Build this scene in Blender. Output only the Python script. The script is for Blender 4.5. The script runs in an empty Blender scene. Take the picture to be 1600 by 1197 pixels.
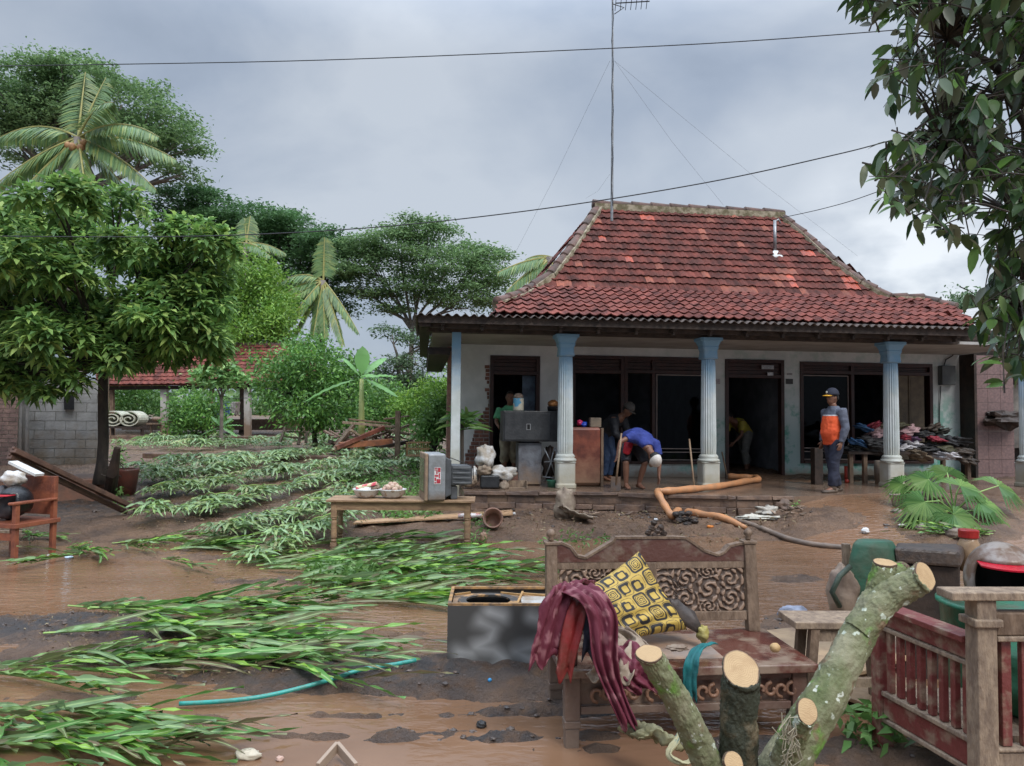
import bpy, math, random
import numpy as np
from mathutils import Vector, Matrix, noise as mnoise
random.seed(7); rng = np.random.default_rng(7)
R = math.radians; PI = math.pi
scn = bpy.context.scene; COL = scn.collection

# ------------------------------------------------------------ camera
CAMZ = 1.75; FPX = 1156.0; PITCH = math.atan(51.5/FPX); ROLL = 0.010
Fw = Vector((0, math.cos(PITCH), math.sin(PITCH)))
U0 = Vector((0, -math.sin(PITCH), math.cos(PITCH))); R0 = Vector((1, 0, 0))
RT = math.cos(ROLL)*R0 + math.sin(ROLL)*U0
UP = math.cos(ROLL)*U0 - math.sin(ROLL)*R0
CP = Vector((0, 0, CAMZ))
cam = bpy.data.cameras.new('camera'); camo = bpy.data.objects.new('camera', cam); COL.objects.link(camo)
camo.matrix_world = Matrix(((RT.x, UP.x, -Fw.x, 0), (RT.y, UP.y, -Fw.y, 0), (RT.z, UP.z, -Fw.z, CAMZ), (0, 0, 0, 1)))
cam.sensor_width = 36; cam.lens = 36*FPX/1600; cam.clip_start = .05; cam.clip_end = 2000
scn.camera = camo
# ------------------------------------------------------------ world: overcast sky
SUN_EL, SUN_AZ = R(58), R(60)
w = bpy.data.worlds.new('World'); scn.world = w; w.use_nodes = True
nt = w.node_tree; nt.nodes.clear(); N = nt.nodes.new; L = nt.links.new
out = N('ShaderNodeOutputWorld'); bg = N('ShaderNodeBackground'); L(bg.outputs[0], out.inputs[0])
sky = N('ShaderNodeTexSky'); sky.sky_type = 'NISHITA'; sky.sun_disc = False
sky.sun_elevation = SUN_EL; sky.sun_rotation = SUN_AZ
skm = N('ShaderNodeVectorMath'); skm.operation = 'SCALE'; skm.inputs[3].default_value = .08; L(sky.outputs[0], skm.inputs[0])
tc = N('ShaderNodeTexCoord'); sep = N('ShaderNodeSeparateXYZ'); L(tc.outputs['Generated'], sep.inputs[0])
mp = N('ShaderNodeMapping'); mp.inputs['Scale'].default_value = (1.0, 1.0, 2.0); L(tc.outputs['Generated'], mp.inputs[0])
n1 = N('ShaderNodeTexNoise'); n1.inputs['Scale'].default_value = 1.7; n1.inputs['Detail'].default_value = 7; n1.inputs['Roughness'].default_value = .5
n1.inputs['Distortion'].default_value = .25
L(mp.outputs[0], n1.inputs['Vector'])
cr = N('ShaderNodeValToRGB'); L(n1.outputs[0], cr.inputs[0])
e = cr.color_ramp.elements
e[0].position = .36; e[0].color = (.132, .162, .212, 1); e[1].position = .66; e[1].color = (.325, .355, .395, 1)
x = e.new(.5); x.color = (.212, .248, .305, 1)
# brighter break in the cloud low on the right
dot = N('ShaderNodeVectorMath'); dot.operation = 'DOT_PRODUCT'; nrm = N('ShaderNodeVectorMath'); nrm.operation = 'NORMALIZE'
L(tc.outputs['Generated'], nrm.inputs[0]); L(nrm.outputs[0], dot.inputs[0])
bd = (Fw + RT*((1435-800)/FPX) + UP*((598.5-435)/FPX)).normalized(); dot.inputs[1].default_value = bd
mr = N('ShaderNodeMapRange'); mr.inputs[1].default_value = .982; mr.inputs[2].default_value = 1.0; L(dot.outputs['Value'], mr.inputs[0])
n2 = N('ShaderNodeTexNoise'); n2.inputs['Scale'].default_value = 7; n2.inputs['Detail'].default_value = 6; L(mp.outputs[0], n2.inputs['Vector'])
mr2 = N('ShaderNodeMapRange'); mr2.inputs[1].default_value = .40; mr2.inputs[2].default_value = .62; L(n2.outputs[0], mr2.inputs[0])
mm = N('ShaderNodeMath'); mm.operation = 'MULTIPLY'; L(mr.outputs[0], mm.inputs[0]); L(mr2.outputs[0], mm.inputs[1])
mxb = N('ShaderNodeMixRGB'); L(mm.outputs[0], mxb.inputs[0]); L(cr.outputs[0], mxb.inputs[1]); mxb.inputs[2].default_value = (.52, .545, .57, 1)
# the cover is boosted towards the zenith to light the scene, beyond natural overcast
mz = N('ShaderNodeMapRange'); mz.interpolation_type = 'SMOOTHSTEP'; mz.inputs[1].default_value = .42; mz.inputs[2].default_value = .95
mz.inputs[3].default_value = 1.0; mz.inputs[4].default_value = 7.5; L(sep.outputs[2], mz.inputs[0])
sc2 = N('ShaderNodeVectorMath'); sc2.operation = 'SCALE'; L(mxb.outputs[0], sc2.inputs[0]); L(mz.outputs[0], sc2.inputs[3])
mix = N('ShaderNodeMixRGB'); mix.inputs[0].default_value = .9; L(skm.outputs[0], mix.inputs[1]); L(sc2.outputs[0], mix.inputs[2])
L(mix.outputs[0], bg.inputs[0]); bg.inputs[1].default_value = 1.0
sl = bpy.data.lights.new('sun', 'SUN'); sl.energy = 1.3; sl.angle = R(22); sl.color = (1, .96, .9)
so = bpy.data.objects.new('sun', sl); COL.objects.link(so)
sd = Vector((math.sin(SUN_AZ)*math.cos(SUN_EL), math.cos(SUN_AZ)*math.cos(SUN_EL)-.9, math.sin(SUN_EL)))
so.rotation_euler = sd.to_track_quat('Z', 'Y').to_euler(); so.location = (0, 0, 30)
scn.view_settings.view_transform = 'Standard'; scn.view_settings.look = 'None'; scn.view_settings.exposure = 0.85; scn.view_settings.gamma = 1
scn.render.engine = 'CYCLES'

# ------------------------------------------------------------ pixel helpers (1600 x 1197 photo)
def ray(x, y): return (Fw + RT*((x-800)/FPX) + UP*((598.5-y)/FPX))
def W(x, y, D): d = ray(x, y); return CP + d*(D/d.y)
def G(x, y, z): d = ray(x, y); return CP + d*((z-CAMZ)/d.z)
def RP(x, y, p, n): d = ray(x, y); return CP + d*((p-CP).dot(n)/d.dot(n))
def lerp(a, b, t): return a+(b-a)*t
def sm(t): t = max(0., min(1., t)); return t*t*(3-2*t)
PROF = [(-50, 0), (4.5, 0), (9, .10), (11.5, .22), (15.2, .46), (18, .60), (28, .74), (60, 1.3), (600, 9)]
def base(X, Y):
    for (a, za), (b, zb) in zip(PROF, PROF[1:]):
        if Y <= b: z = lerp(za, zb, (Y-a)/(b-a)); break
    else: z = PROF[-1][1]
    if X > 3 and 8 < Y < 20:
        z = lerp(z, .57, sm((X-3.6)/1.2)*sm((Y-8.8)/2.7)*(1-sm((X-6.6)/1.2)*.5))
    return z
def GG(x, y):
    p = G(x, y, 0)
    if ray(x, y).z > -.005: return W(x, y, 60)
    for _ in range(25): p = G(x, y, base(p.x, p.y)*.5+p.z*.5)
    return p
# mud that stands above the water: (px, py, half-width px, half-height px, height)
MUD = [(560, 1056, 330, 26, .09), (80, 985, 190, 26, .08), (60, 1035, 200, 14, .05), (700, 1150, 230, 12, .06), (860, 1110, 110, 10, .06), (640, 1118, 160, 6, .05),
       (850, 815, 190, 26, .12), (1100, 812, 200, 24, .12), (1235, 828, 60, 16, .09), (760, 1072, 150, 24, .08), (90, 800, 190, 42, .11), (420, 760, 360, 80, .11), (420, 835, 150, 20, .05),
       (640, 770, 180, 70, .11), (1500, 825, 80, 40, .11), (1245, 985, 90, 20, .08), (1180, 1168, 90, 20, .06), (420, 690, 700, 26, .12), (20, 720, 400, 66, .12),
       (1400, 1180, 220, 30, .06), (260, 870, 90, 8, .045), (380, 990, 250, 10, .05), (300, 1020, 270, 9, .05), (450, 908, 160, 7, .045), (690, 880, 110, 14, .05), (1060, 935, 70, 12, .04), (1250, 905, 50, 6, .05), (1540, 720, 150, 60, .1), (280, 1125, 80, 8, .05), (900, 1172, 80, 8, .05), (120, 1090, 160, 8, .05), (60, 1150, 90, 12, .05), (1010, 870, 60, 5, .04)]
MUDW = []
for (px, py, hw, hh, ht) in MUD:
    c = GG(px, py); a = GG(px+hw, py); b = GG(px, py-hh); MUDW.append((c.x, c.y, abs(a.x-c.x), max(.05, abs(b.y-c.y)), ht))
DARK = [(600, 1060, 300, 30), (80, 985, 200, 25), (760, 1140, 180, 40), (1180, 1170, 120, 30), (330, 1010, 200, 20), (960, 1110, 140, 30), (90, 795, 150, 30)]
DARKW = []
for (px, py, hw, hh) in DARK:
    c = GG(px, py); a = GG(px+hw, py); b = GG(px, py-hh); DARKW.append((c.x, c.y, abs(a.x-c.x), max(.05, abs(b.y-c.y))))
def pix(X, Y, z):
    d = Vector((X, Y, z))-CP; k = d.dot(Fw); return (800+FPX*d.dot(RT)/k, 598.5-FPX*d.dot(UP)/k)
def ground_z(X, Y):
    z = base(X, Y); m = -.036
    if Y > 1.6:
        px, py = pix(X, Y, z)
        for (cx, cy, hw, hh, ht) in MUD:
            d = ((px-cx)/hw)**2+((py-cy)/hh)**2
            if d < 4: m += ht*math.exp(-d*d*.7)
        m = min(m, .09)
    if Y > 13: m = max(m, lerp(m, .10, sm((Y-13)/3)))
    n = mnoise.fractal(Vector((X*1.1, Y*1.1, 0)), 1.0, 2.0, 4)*.032 + mnoise.fractal(Vector((X*5, Y*5, 3)), .7, 2.1, 6)*.030*(.35+.65*sm((m+.05)/.05)) + (mnoise.fractal(Vector((X*13, Y*13, 7)), .8, 2.1, 4)*.012*sm((m+.05)/.05) if Y < 14 else 0)
    if 1 < Y < 14: n += (mnoise.ridged_multi_fractal(Vector((X*1.7+Y*.5, Y*3.6, 1)), .9, 2.1, 4, 1.0, 2.0)-1.0)*.014*(.4+.6*sm((m+.05)/.05))
    if Y > 60: n *= 1.5
    return z+m+n
def gpt(x, y):
    p = GG(x, y); return Vector((p.x, p.y, ground_z(p.x, p.y)))

# ------------------------------------------------------------ object helpers
def tag(o, label=None, cat=None, group=None, kind=None):
    if label: o['label'] = label
    if cat: o['category'] = cat
    if group: o['group'] = group
    if kind: o['kind'] = kind
    return o
PLOC = {}
def empty(name, loc, label, cat, group=None):
    o = bpy.data.objects.new(name, None); COL.objects.link(o); o.location = loc; o.empty_display_size = .1
    PLOC[o.name] = Vector(loc); return tag(o, label, cat, group)
def link(name, me, m, parent=None, smooth=False):
    if m: me.materials.append(m)
    if smooth: me.polygons.foreach_set('use_smooth', [True]*len(me.polygons))
    o = bpy.data.objects.new(name, me); COL.objects.link(o)
    if parent:
        o.parent = parent
        o.matrix_parent_inverse = Matrix.Translation(-PLOC.get(parent.name, Vector((0, 0, 0))))
    return o
class MB:
    def __init__(s): s.v = []; s.f = []; s.sm = False
    def add(s, vs, fs):
        n = len(s.v); s.v += [tuple(v) for v in vs]; s.f += [tuple(i+n for i in f) for f in fs]; return s
    def box8(s, c):  # c: 8 corners, bottom ccw 4 then top 4
        return s.add(c, [(3, 2, 1, 0), (4, 5, 6, 7), (0, 1, 5, 4), (1, 2, 6, 5), (2, 3, 7, 6), (3, 0, 4, 7)])
    def box(s, c, sz, M=None, bev=0):
        x, y, z = sz[0]/2, sz[1]/2, sz[2]/2; c = Vector(c)
        co = [Vector(q) for q in [(-x, -y, -z), (x, -y, -z), (x, y, -z), (-x, y, -z), (-x, -y, z), (x, -y, z), (x, y, z), (-x, y, z)]]
        if M: co = [M @ q for q in co]
        return s.box8([c+q for q in co])
    def bar(s, p, q, w, h, up=(0, 0, 1), w2=None, h2=None):
        p, q = Vector(p), Vector(q); d = (q-p).normalized(); up = Vector(up)
        if abs(d.dot(up)) > .97: up = Vector((0, 1, 0))
        a = d.cross(up).normalized(); b = a.cross(d).normalized(); w2 = w if w2 is None else w2; h2 = h if h2 is None else h2
        return s.box8([p-a*w/2-b*h/2, p+a*w/2-b*h/2, q+a*w2/2-b*h2/2, q-a*w2/2-b*h2/2, p-a*w/2+b*h/2, p+a*w/2+b*h/2, q+a*w2/2+b*h2/2, q-a*w2/2+b*h2/2])
    def tube(s, pts, rad, n=8, cap=True, side=None, rough=0):
        pts = [Vector(p) for p in pts]; k = len(pts)
        if not hasattr(rad, '__len__'): rad = [rad]*k
        prev = Vector(side) if side is not None else None; vs = []
        for i, p in enumerate(pts):
            t = (pts[min(i+1, k-1)]-pts[max(i-1, 0)])
            t = t.normalized() if t.length > 1e-9 else Vector((0, 0, 1))
            if prev is None: prev = Vector((1, 0, 0)) if abs(t.x) < .8 else Vector((0, 1, 0))
            a = (prev-t*prev.dot(t)); a = a.normalized() if a.length > 1e-6 else t.orthogonal().normalized()
            b = t.cross(a); prev = a
            r = rad[i]; ra, rb = r if hasattr(r, '__len__') else (r, r)
            for j in range(n):
                g = 2*PI*j/n; q = 1+rough*mnoise.noise(p*9+Vector((math.cos(g), math.sin(g), 0))*1.3) if rough else 1
                vs.append(p+a*math.cos(g)*ra*q+b*math.sin(g)*rb*q)
        fs = [(i*n+j, i*n+(j+1) % n, (i+1)*n+(j+1) % n, (i+1)*n+j) for i in range(k-1) for j in range(n)]
        if cap: fs += [tuple(range(n-1, -1, -1)), tuple((k-1)*n+j for j in range(n))]
        return s.add(vs, fs)
    def lathe(s, c, prof, n=24, M=None, flute=None, sq=False):
        c = Vector(c); vs = []
        for (r, z) in prof:
            for j in range(n):
                g = 2*PI*(j+.5)/n; rr = r
                if flute: rr = r*(1-flute*(.5+.5*math.cos(j*PI)))
                if sq: rr = r/max(abs(math.cos(g)), abs(math.sin(g)))
                q = Vector((rr*math.cos(g), rr*math.sin(g), z))
                vs.append(c+(M @ q if M else q))
        k = len(prof)
        fs = [(i*n+j, i*n+(j+1) % n, (i+1)*n+(j+1) % n, (i+1)*n+j) for i in range(k-1) for j in range(n)]
        fs += [tuple(range(n-1, -1, -1)), tuple((k-1)*n+j for j in range(n))]
        return s.add(vs, fs)
    def ball(s, c, r, n=12, m=8, M=None, lump=0, seed=0):
        c = Vector(c); r = r if hasattr(r, '__len__') else (r, r, r); vs = []
        for i in range(m+1):
            for j in range(n):
                a = PI*i/m; g = 2*PI*j/n; q = Vector((math.sin(a)*math.cos(g), math.sin(a)*math.sin(g), math.cos(a)))
                if lump: q *= 1+lump*mnoise.noise(q*2.2+Vector((seed*3.7, seed, 0)))
                q = Vector((q.x*r[0], q.y*r[1], q.z*r[2])); vs.append(c+(M @ q if M else q))
        return s.add(vs, [(i*n+j, (i+1)*n+j, (i+1)*n+(j+1) % n, i*n+(j+1) % n) for i in range(m) for j in range(n)])
    def grid(s, fn, nu, nv):
        vs = [fn(i/nu, j/nv) for j in range(nv+1) for i in range(nu+1)]; a = nu+1
        return s.add(vs, [(j*a+i, j*a+i+1, (j+1)*a+i+1, (j+1)*a+i) for j in range(nv) for i in range(nu)])
    def build(s, name, m, parent=None, smooth=False, bevel=0, solid=0, sub=0, remesh=0):
        me = bpy.data.meshes.new(name); me.from_pydata(s.v, [], s.f); me.update()
        o = link(name, me, m, parent, smooth)
        if remesh:
            q = o.modifiers.new('r', 'REMESH'); q.mode = 'VOXEL'; q.voxel_size = remesh; q.use_smooth_shade = True
            q = o.modifiers.new('s', 'SMOOTH'); q.iterations = 6; q.factor = .5
        if solid: q = o.modifiers.new('t', 'SOLIDIFY'); q.thickness = solid; q.offset = 0
        if bevel: q = o.modifiers.new('b', 'BEVEL'); q.width = bevel; q.segments = 2; q.limit_method = 'ANGLE'
        if sub: q = o.modifiers.new('u', 'SUBSURF'); q.levels = sub; q.render_levels = sub
        return o
def RM(ax, deg): return Matrix.Rotation(R(deg), 3, ax)

# ------------------------------------------------------------ materials
def newmat(name):
    m = bpy.data.materials.new(name); m.use_nodes = True; t = m.node_tree; p = t.nodes['Principled BSDF']; return m, t, p
def C4(c): return (c[0], c[1], c[2], 1)
def mat(name, c1, c2=None, scale=6, rough=.6, bump=.3, bscale=30, metal=0, mud=None, stretch=None, spec=.4, island=0, ramp=(.38, .62), detail=6, wave=None):
    """noise-mixed colour; mud=(colour, z_full, z_none): dried flood mud below a tide line; wave=(scale, strength) wood grain bump"""
    m, t, p = newmat(name); N = t.nodes.new; Lk = t.links.new
    c2 = c2 or tuple(q*.7 for q in c1)
    tcn = N('ShaderNodeTexCoord'); mp = N('ShaderNodeMapping'); Lk(tcn.outputs['Object'], mp.inputs[0])
    if stretch: mp.inputs['Scale'].default_value = stretch
    n = N('ShaderNodeTexNoise'); n.inputs['Scale'].default_value = scale; n.inputs['Detail'].default_value = detail; n.inputs['Roughness'].default_value = .6
    Lk(mp.outputs[0], n.inputs['Vector'])
    r = N('ShaderNodeValToRGB'); Lk(n.outputs[0], r.inputs[0]); r.color_ramp.elements[0].position = ramp[0]; r.color_ramp.elements[1].position = ramp[1]
    r.color_ramp.elements[0].color = C4(c1); r.color_ramp.elements[1].color = C4(c2); col = r.outputs[0]
    if island:
        g = N('ShaderNodeNewGeometry'); mrn = N('ShaderNodeMapRange'); Lk(g.outputs['Random Per Island'], mrn.inputs[0]); mrn.inputs[3].default_value = 1-island; mrn.inputs[4].default_value = 1+island
        sc = N('ShaderNodeVectorMath'); sc.operation = 'SCALE'; Lk(col, sc.inputs[0]); Lk(mrn.outputs[0], sc.inputs[3]); col = sc.outputs[0]
    if mud:
        g = N('ShaderNodeNewGeometry'); sp = N('ShaderNodeSeparateXYZ'); Lk(g.outputs['Position'], sp.inputs[0])
        n3 = N('ShaderNodeTexNoise'); n3.inputs['Scale'].default_value = 5; n3.inputs['Detail'].default_value = 7; Lk(g.outputs['Position'], n3.inputs['Vector'])
        ma = N('ShaderNodeMath'); ma.operation = 'MULTIPLY_ADD'; Lk(n3.outputs[0], ma.inputs[0]); ma.inputs[1].default_value = (mud[2]-mud[1])*1.6; Lk(sp.outputs[2], ma.inputs[2])
        mrn = N('ShaderNodeMapRange'); Lk(ma.outputs[0], mrn.inputs[0]); off = (mud[2]-mud[1])*.8
        mrn.inputs[1].default_value = mud[1]+off; mrn.inputs[2].default_value = mud[2]+off; mrn.inputs[3].default_value = 1; mrn.inputs[4].default_value = 0
        mx = N('ShaderNodeMixRGB'); Lk(mrn.outputs[0], mx.inputs[0]); Lk(col, mx.inputs[1]); mx.inputs[2].default_value = C4(mud[0]); col = mx.outputs[0]
    Lk(col, p.inputs['Base Color']); p.inputs['Roughness'].default_value = rough; p.inputs['Metallic'].default_value = metal
    p.inputs['Specular IOR Level'].default_value = spec
    if bump:
        b = N('ShaderNodeTexNoise'); b.inputs['Scale'].default_value = bscale; b.inputs['Detail'].default_value = 5; Lk(mp.outputs[0], b.inputs['Vector'])
        bn = N('ShaderNodeBump'); bn.inputs['Strength'].default_value = bump; bn.inputs['Distance'].default_value = .02; Lk(b.outputs[0], bn.inputs['Height']); Lk(bn.outputs[0], p.inputs['Normal'])
    return m
def leafmat(name, cols, trans=.3, rough=.45):
    m, t, p = newmat(name); N = t.nodes.new; Lk = t.links.new
    g = N('ShaderNodeNewGeometry'); r = N('ShaderNodeValToRGB'); Lk(g.outputs['Random Per Island'], r.inputs[0])
    while len(r.color_ramp.elements) < len(cols): r.color_ramp.elements.new(.5)
    for i, c in enumerate(cols): r.color_ramp.elements[i].position = i/(len(cols)-1); r.color_ramp.elements[i].color = C4(c)
    n = N('ShaderNodeTexNoise'); n.inputs['Scale'].default_value = 1.4; Lk(g.outputs['Position'], n.inputs['Vector'])
    mr = N('ShaderNodeMapRange'); Lk(n.outputs[0], mr.inputs[0]); mr.inputs[1].default_value = .3; mr.inputs[2].default_value = .7; mr.inputs[3].default_value = .75; mr.inputs[4].default_value = 1.3
    sc = N('ShaderNodeVectorMath'); sc.operation = 'SCALE'; Lk(r.outputs[0], sc.inputs[0]); Lk(mr.outputs[0], sc.inputs[3])
    Lk(sc.outputs[0], p.inputs['Base Color']); p.inputs['Roughness'].default_value = rough; p.inputs['Specular IOR Level'].default_value = .45
    tr = N('ShaderNodeBsdfTranslucent'); Lk(sc.outputs[0], tr.inputs[0]); mx = N('ShaderNodeMixShader'); mx.inputs[0].default_value = trans
    o = t.nodes['Material Output']; Lk(p.outputs[0], mx.inputs[1]); Lk(tr.outputs[0], mx.inputs[2]); Lk(mx.outputs[0], o.inputs[0]); return m
MUDC = (.17, .11, .075)
M = {}
M['oldwood'] = mat('old_wood', (.20, .135, .09), (.11, .07, .045), 5, .6, .5, 14, stretch=(4, 4, 1.3))
M['tablewood'] = mat('table_wood', (.34, .215, .12), (.22, .13, .075), 4, .6, .35, 18, stretch=(1.5, 5, 5), mud=((.20, .13, .085), .1, .38))
M['darkwood'] = mat('dark_wood', (.045, .028, .020), (.02, .014, .011), 6, .6, .3, 20)
M['frame'] = mat('door_frame_wood', (.05, .017, .013), (.03, .014, .012), 6, .45, .2, 30)
M['redwood'] = mat('lacquered_wood', (.085, .032, .022), (.15, .105, .075), 6, .38, .35, 22, mud=((.17, .12, .09), .02, .5), spec=.5, ramp=(.48, .62))
M['armwood'] = mat('muddy_red_wood', (.15, .035, .03), (.24, .16, .11), 9, .4, .4, 26, ramp=(.5, .66), spec=.5)
M['palewood'] = mat('pale_wood', (.30, .22, .15), (.17, .12, .085), 6, .65, .5, 18, stretch=(4, 4, 1.3))
M['plank'] = mat('plank', (.42, .28, .16), (.26, .16, .10), 5, .6, .3, 20, stretch=(2, 6, 2))
M['carve'] = mat('carved_wood', (.24, .13, .08), (.16, .085, .055), 10, .5, .3, 30)
M['bark'] = mat('bark', (.07, .055, .042), (.035, .028, .024), 9, .85, .8, 16, stretch=(1, 1, .35))
M['palebark'] = mat('pale_bark', (.22, .19, .16), (.12, .10, .085), 5, .85, .6, 12)
M['cut'] = mat('cut_wood', (.60, .42, .23), (.46, .28, .13), 9, .7, .5, 30, stretch=(1, 4, 1))
M['iron'] = mat('rusty_steel', (.22, .065, .040), (.11, .035, .026), 5, .45, .25, 20, metal=.1, mud=((.24, .14, .09), .6, 1.2))
M['white'] = mat('white_paint', (.62, .62, .60), (.5, .5, .48), 5, .5, .1, 20, mud=((.3, .22, .16), .1, .3))
M['black'] = mat('black_paint', (.018, .019, .021), (.035, .036, .038), 7, .38, .2, 40)
M['brick'] = mat('brick', (.22, .10, .07), (.14, .07, .055), 14, .85, .5, 30, island=.3)
M['mortar'] = mat('mortar', (.33, .30, .24), (.16, .14, .10), 9, .85, .5, 24)
M['tile'] = mat('clay_tile', (.165, .050, .038), (.07, .030, .025), 3.4, .8, .6, 40, island=.24, ramp=(.36, .62), detail=9, spec=.12)
M['tilenew'] = mat('new_clay_tile', (.42, .07, .03), (.22, .055, .035), 6, .6, .3, 30, island=.2)
M['tilemid'] = mat('orange_clay_tile', (.26, .075, .042), (.16, .055, .038), 6, .8, .3, 30, island=.25)
M['ridge'] = mat('ridge_tile', (.13, .07, .055), (.07, .05, .04), 6, .8, .4, 30, island=.3)
M['moss'] = mat('mossy_plaster', (.33, .28, .20), (.13, .11, .06), 8, .85, .5, 24, ramp=(.4, .58))
M['skin'] = mat('skin', (.20, .095, .06), (.17, .08, .05), 8, .5, .05, 30)
M['skinp'] = mat('skin_light', (.28, .13, .085), (.22, .10, .065), 8, .5, .05, 30)
M['hair'] = mat('hair', (.012, .010, .009), (.02, .017, .015), 20, .6, .4, 60)
M['metalgrey'] = mat('grey_metal', (.32, .33, .34), (.2, .2, .2), 9, .4, .1, 20, metal=.5)
M['wire'] = mat('cable', (.02, .02, .022), None, 9, .5, 0)
M['guy'] = mat('guy_wire', (.16, .17, .18), None, 9, .5, 0)
M['conc'] = mat('concrete', (.30, .28, .25), (.18, .165, .15), 5, .85, .4, 24, mud=((.17, .125, .09), .6, 1.6))
M['stone'] = mat('stone', (.17, .105, .07), (.085, .055, .042), 5, .45, .8, 12, island=.2)
M['clod'] = mat('mud_clod', (.10, .068, .05), (.055, .042, .036), 12, .45, .5, 30, spec=.5)
M['muddy'] = mat('muddy_cloth', (.30, .235, .17), (.17, .12, .085), 7, .7, .5, 14)
M['sack'] = mat('white_sack', (.55, .55, .54), (.34, .29, .23), 8, .6, .4, 20)

def fmix(name, a, b, fac_fn=None): pass

# ------------------------------------------------------------ ground and water
def build_ground():
    Ys = [-4, -2, -.5]; y = .6
    while y < 500: Ys.append(y); y *= 1.0065 if y < 14 else 1.03
    nt_ = 560; ts = [(-1.25+2.5*i/nt_) for i in range(nt_+1)]
    vs = []; dk = []
    for Y in Ys:
        for t in ts:
            X = t*(max(Y, -3)+3.4) if Y > -3.2 else t*8
            vs.append((X, Y, ground_z(X, Y))); d = 0
            for (cx, cy, rx, ry) in DARKW:
                q = ((X-cx)/rx)**2+((Y-cy)/ry)**2
                if q < 5: d = max(d, math.exp(-q*.8))
            dk.append(d)
    a = nt_+1
    fs = [(j*a+i, j*a+i+1, (j+1)*a+i+1, (j+1)*a+i) for j in range(len(Ys)-1) for i in range(nt_)]
    me = bpy.data.meshes.new('ground'); me.from_pydata(vs, [], fs)
    at = me.attributes.new('dark', 'FLOAT', 'POINT'); at.data.foreach_set('value', dk)
    m, t, p = newmat('wet_mud'); N = t.nodes.new; Lk = t.links.new
    tcn = N('ShaderNodeTexCoord')
    n = N('ShaderNodeTexNoise'); n.inputs['Scale'].default_value = 1.7; n.inputs['Detail'].default_value = 9; n.inputs['Roughness'].default_value = .65; Lk(tcn.outputs['Object'], n.inputs['Vector'])
    r = N('ShaderNodeValToRGB'); Lk(n.outputs[0], r.inputs[0]); r.color_ramp.elements[0].position = .35; r.color_ramp.elements[0].color = (.085, .050, .031, 1)
    r.color_ramp.elements[1].position = .65; r.color_ramp.elements[1].color = (.215, .125, .072, 1)
    a_ = N('ShaderNodeAttribute'); a_.attribute_name = 'dark'
    n2 = N('ShaderNodeTexNoise'); n2.inputs['Scale'].default_value = 8; n2.inputs['Detail'].default_value = 8; Lk(tcn.outputs['Object'], n2.inputs['Vector'])
    mu = N('ShaderNodeMath'); mu.operation = 'MULTIPLY'; Lk(a_.outputs['Fac'], mu.inputs[0]); 
    mr = N('ShaderNodeMapRange'); Lk(n2.outputs[0], mr.inputs[0]); mr.inputs[1].default_value = .3; mr.inputs[2].default_value = .55; Lk(mr.outputs[0], mu.inputs[1])
    mx = N('ShaderNodeMixRGB'); Lk(mu.outputs[0], mx.inputs[0]); Lk(r.outputs[0], mx.inputs[1]); mx.inputs[2].default_value = (.045, .041, .040, 1)
    Lk(mx.outputs[0], p.inputs['Base Color'])
    rr = N('ShaderNodeMapRange'); Lk(n2.outputs[0], rr.inputs[0]); rr.inputs[1].default_value = .35; rr.inputs[2].default_value = .65; rr.inputs[3].default_value = .28; rr.inputs[4].default_value = .7
    Lk(rr.outputs[0], p.inputs['Roughness']); p.inputs['Specular IOR Level'].default_value = .5
    n3 = N('ShaderNodeTexNoise'); n3.inputs['Scale'].default_value = 22; n3.inputs['Detail'].default_value = 8; n3.inputs['Roughness'].default_value = .7; Lk(tcn.outputs['Object'], n3.inputs['Vector'])
    b = N('ShaderNodeBump'); b.inputs['Strength'].default_value = 1.0; b.inputs['Distance'].default_value = .06; Lk(n3.outputs[0], b.inputs['Height']); Lk(b.outputs[0], p.inputs['Normal'])
    tag(link('ground', me, m, smooth=True), kind='structure')
    # brown flood water
    vs = []; Y2 = [-4, -1]+[1+.35*i for i in range(44)]; X2 = [-22+.55*i for i in range(81)]
    for Y in Y2:
        for X in X2: vs.append((X, Y, base(X, Y)))
    a = len(X2); fs = [(j*a+i, j*a+i+1, (j+1)*a+i+1, (j+1)*a+i) for j in range(len(Y2)-1) for i in range(a-1)]
    me = bpy.data.meshes.new('water'); me.from_pydata(vs, [], fs)
    m, t, p = newmat('muddy_water'); N = t.nodes.new; Lk = t.links.new
    tcn = N('ShaderNodeTexCoord'); mp = N('ShaderNodeMapping'); mp.inputs['Scale'].default_value = (1, 2.4, 1); Lk(tcn.outputs['Object'], mp.inputs[0])
    n = N('ShaderNodeTexNoise'); n.inputs['Scale'].default_value = .8; n.inputs['Detail'].default_value = 4; Lk(mp.outputs[0], n.inputs['Vector'])
    r = N('ShaderNodeValToRGB'); Lk(n.outputs[0], r.inputs[0]); r.color_ramp.elements[0].position = .35; r.color_ramp.elements[1].position = .7
    r.color_ramp.elements[0].color = (.155, .083, .045, 1); r.color_ramp.elements[1].color = (.215, .122, .072, 1); Lk(r.outputs[0], p.inputs['Base Color'])
    p.inputs['Roughness'].default_value = .05; p.inputs['IOR'].default_value = 1.5
    n3 = N('ShaderNodeTexNoise'); n3.inputs['Scale'].default_value = 7; n3.inputs['Detail'].default_value = 3; n3.inputs['Distortion'].default_value = .6; Lk(mp.outputs[0], n3.inputs['Vector'])
    n4 = N('ShaderNodeTexNoise'); n4.inputs['Scale'].default_value = .5; Lk(tcn.outputs['Object'], n4.inputs['Vector'])
    g = N('ShaderNodeSeparateXYZ'); Lk(tcn.outputs['Object'], g.inputs[0])
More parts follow.
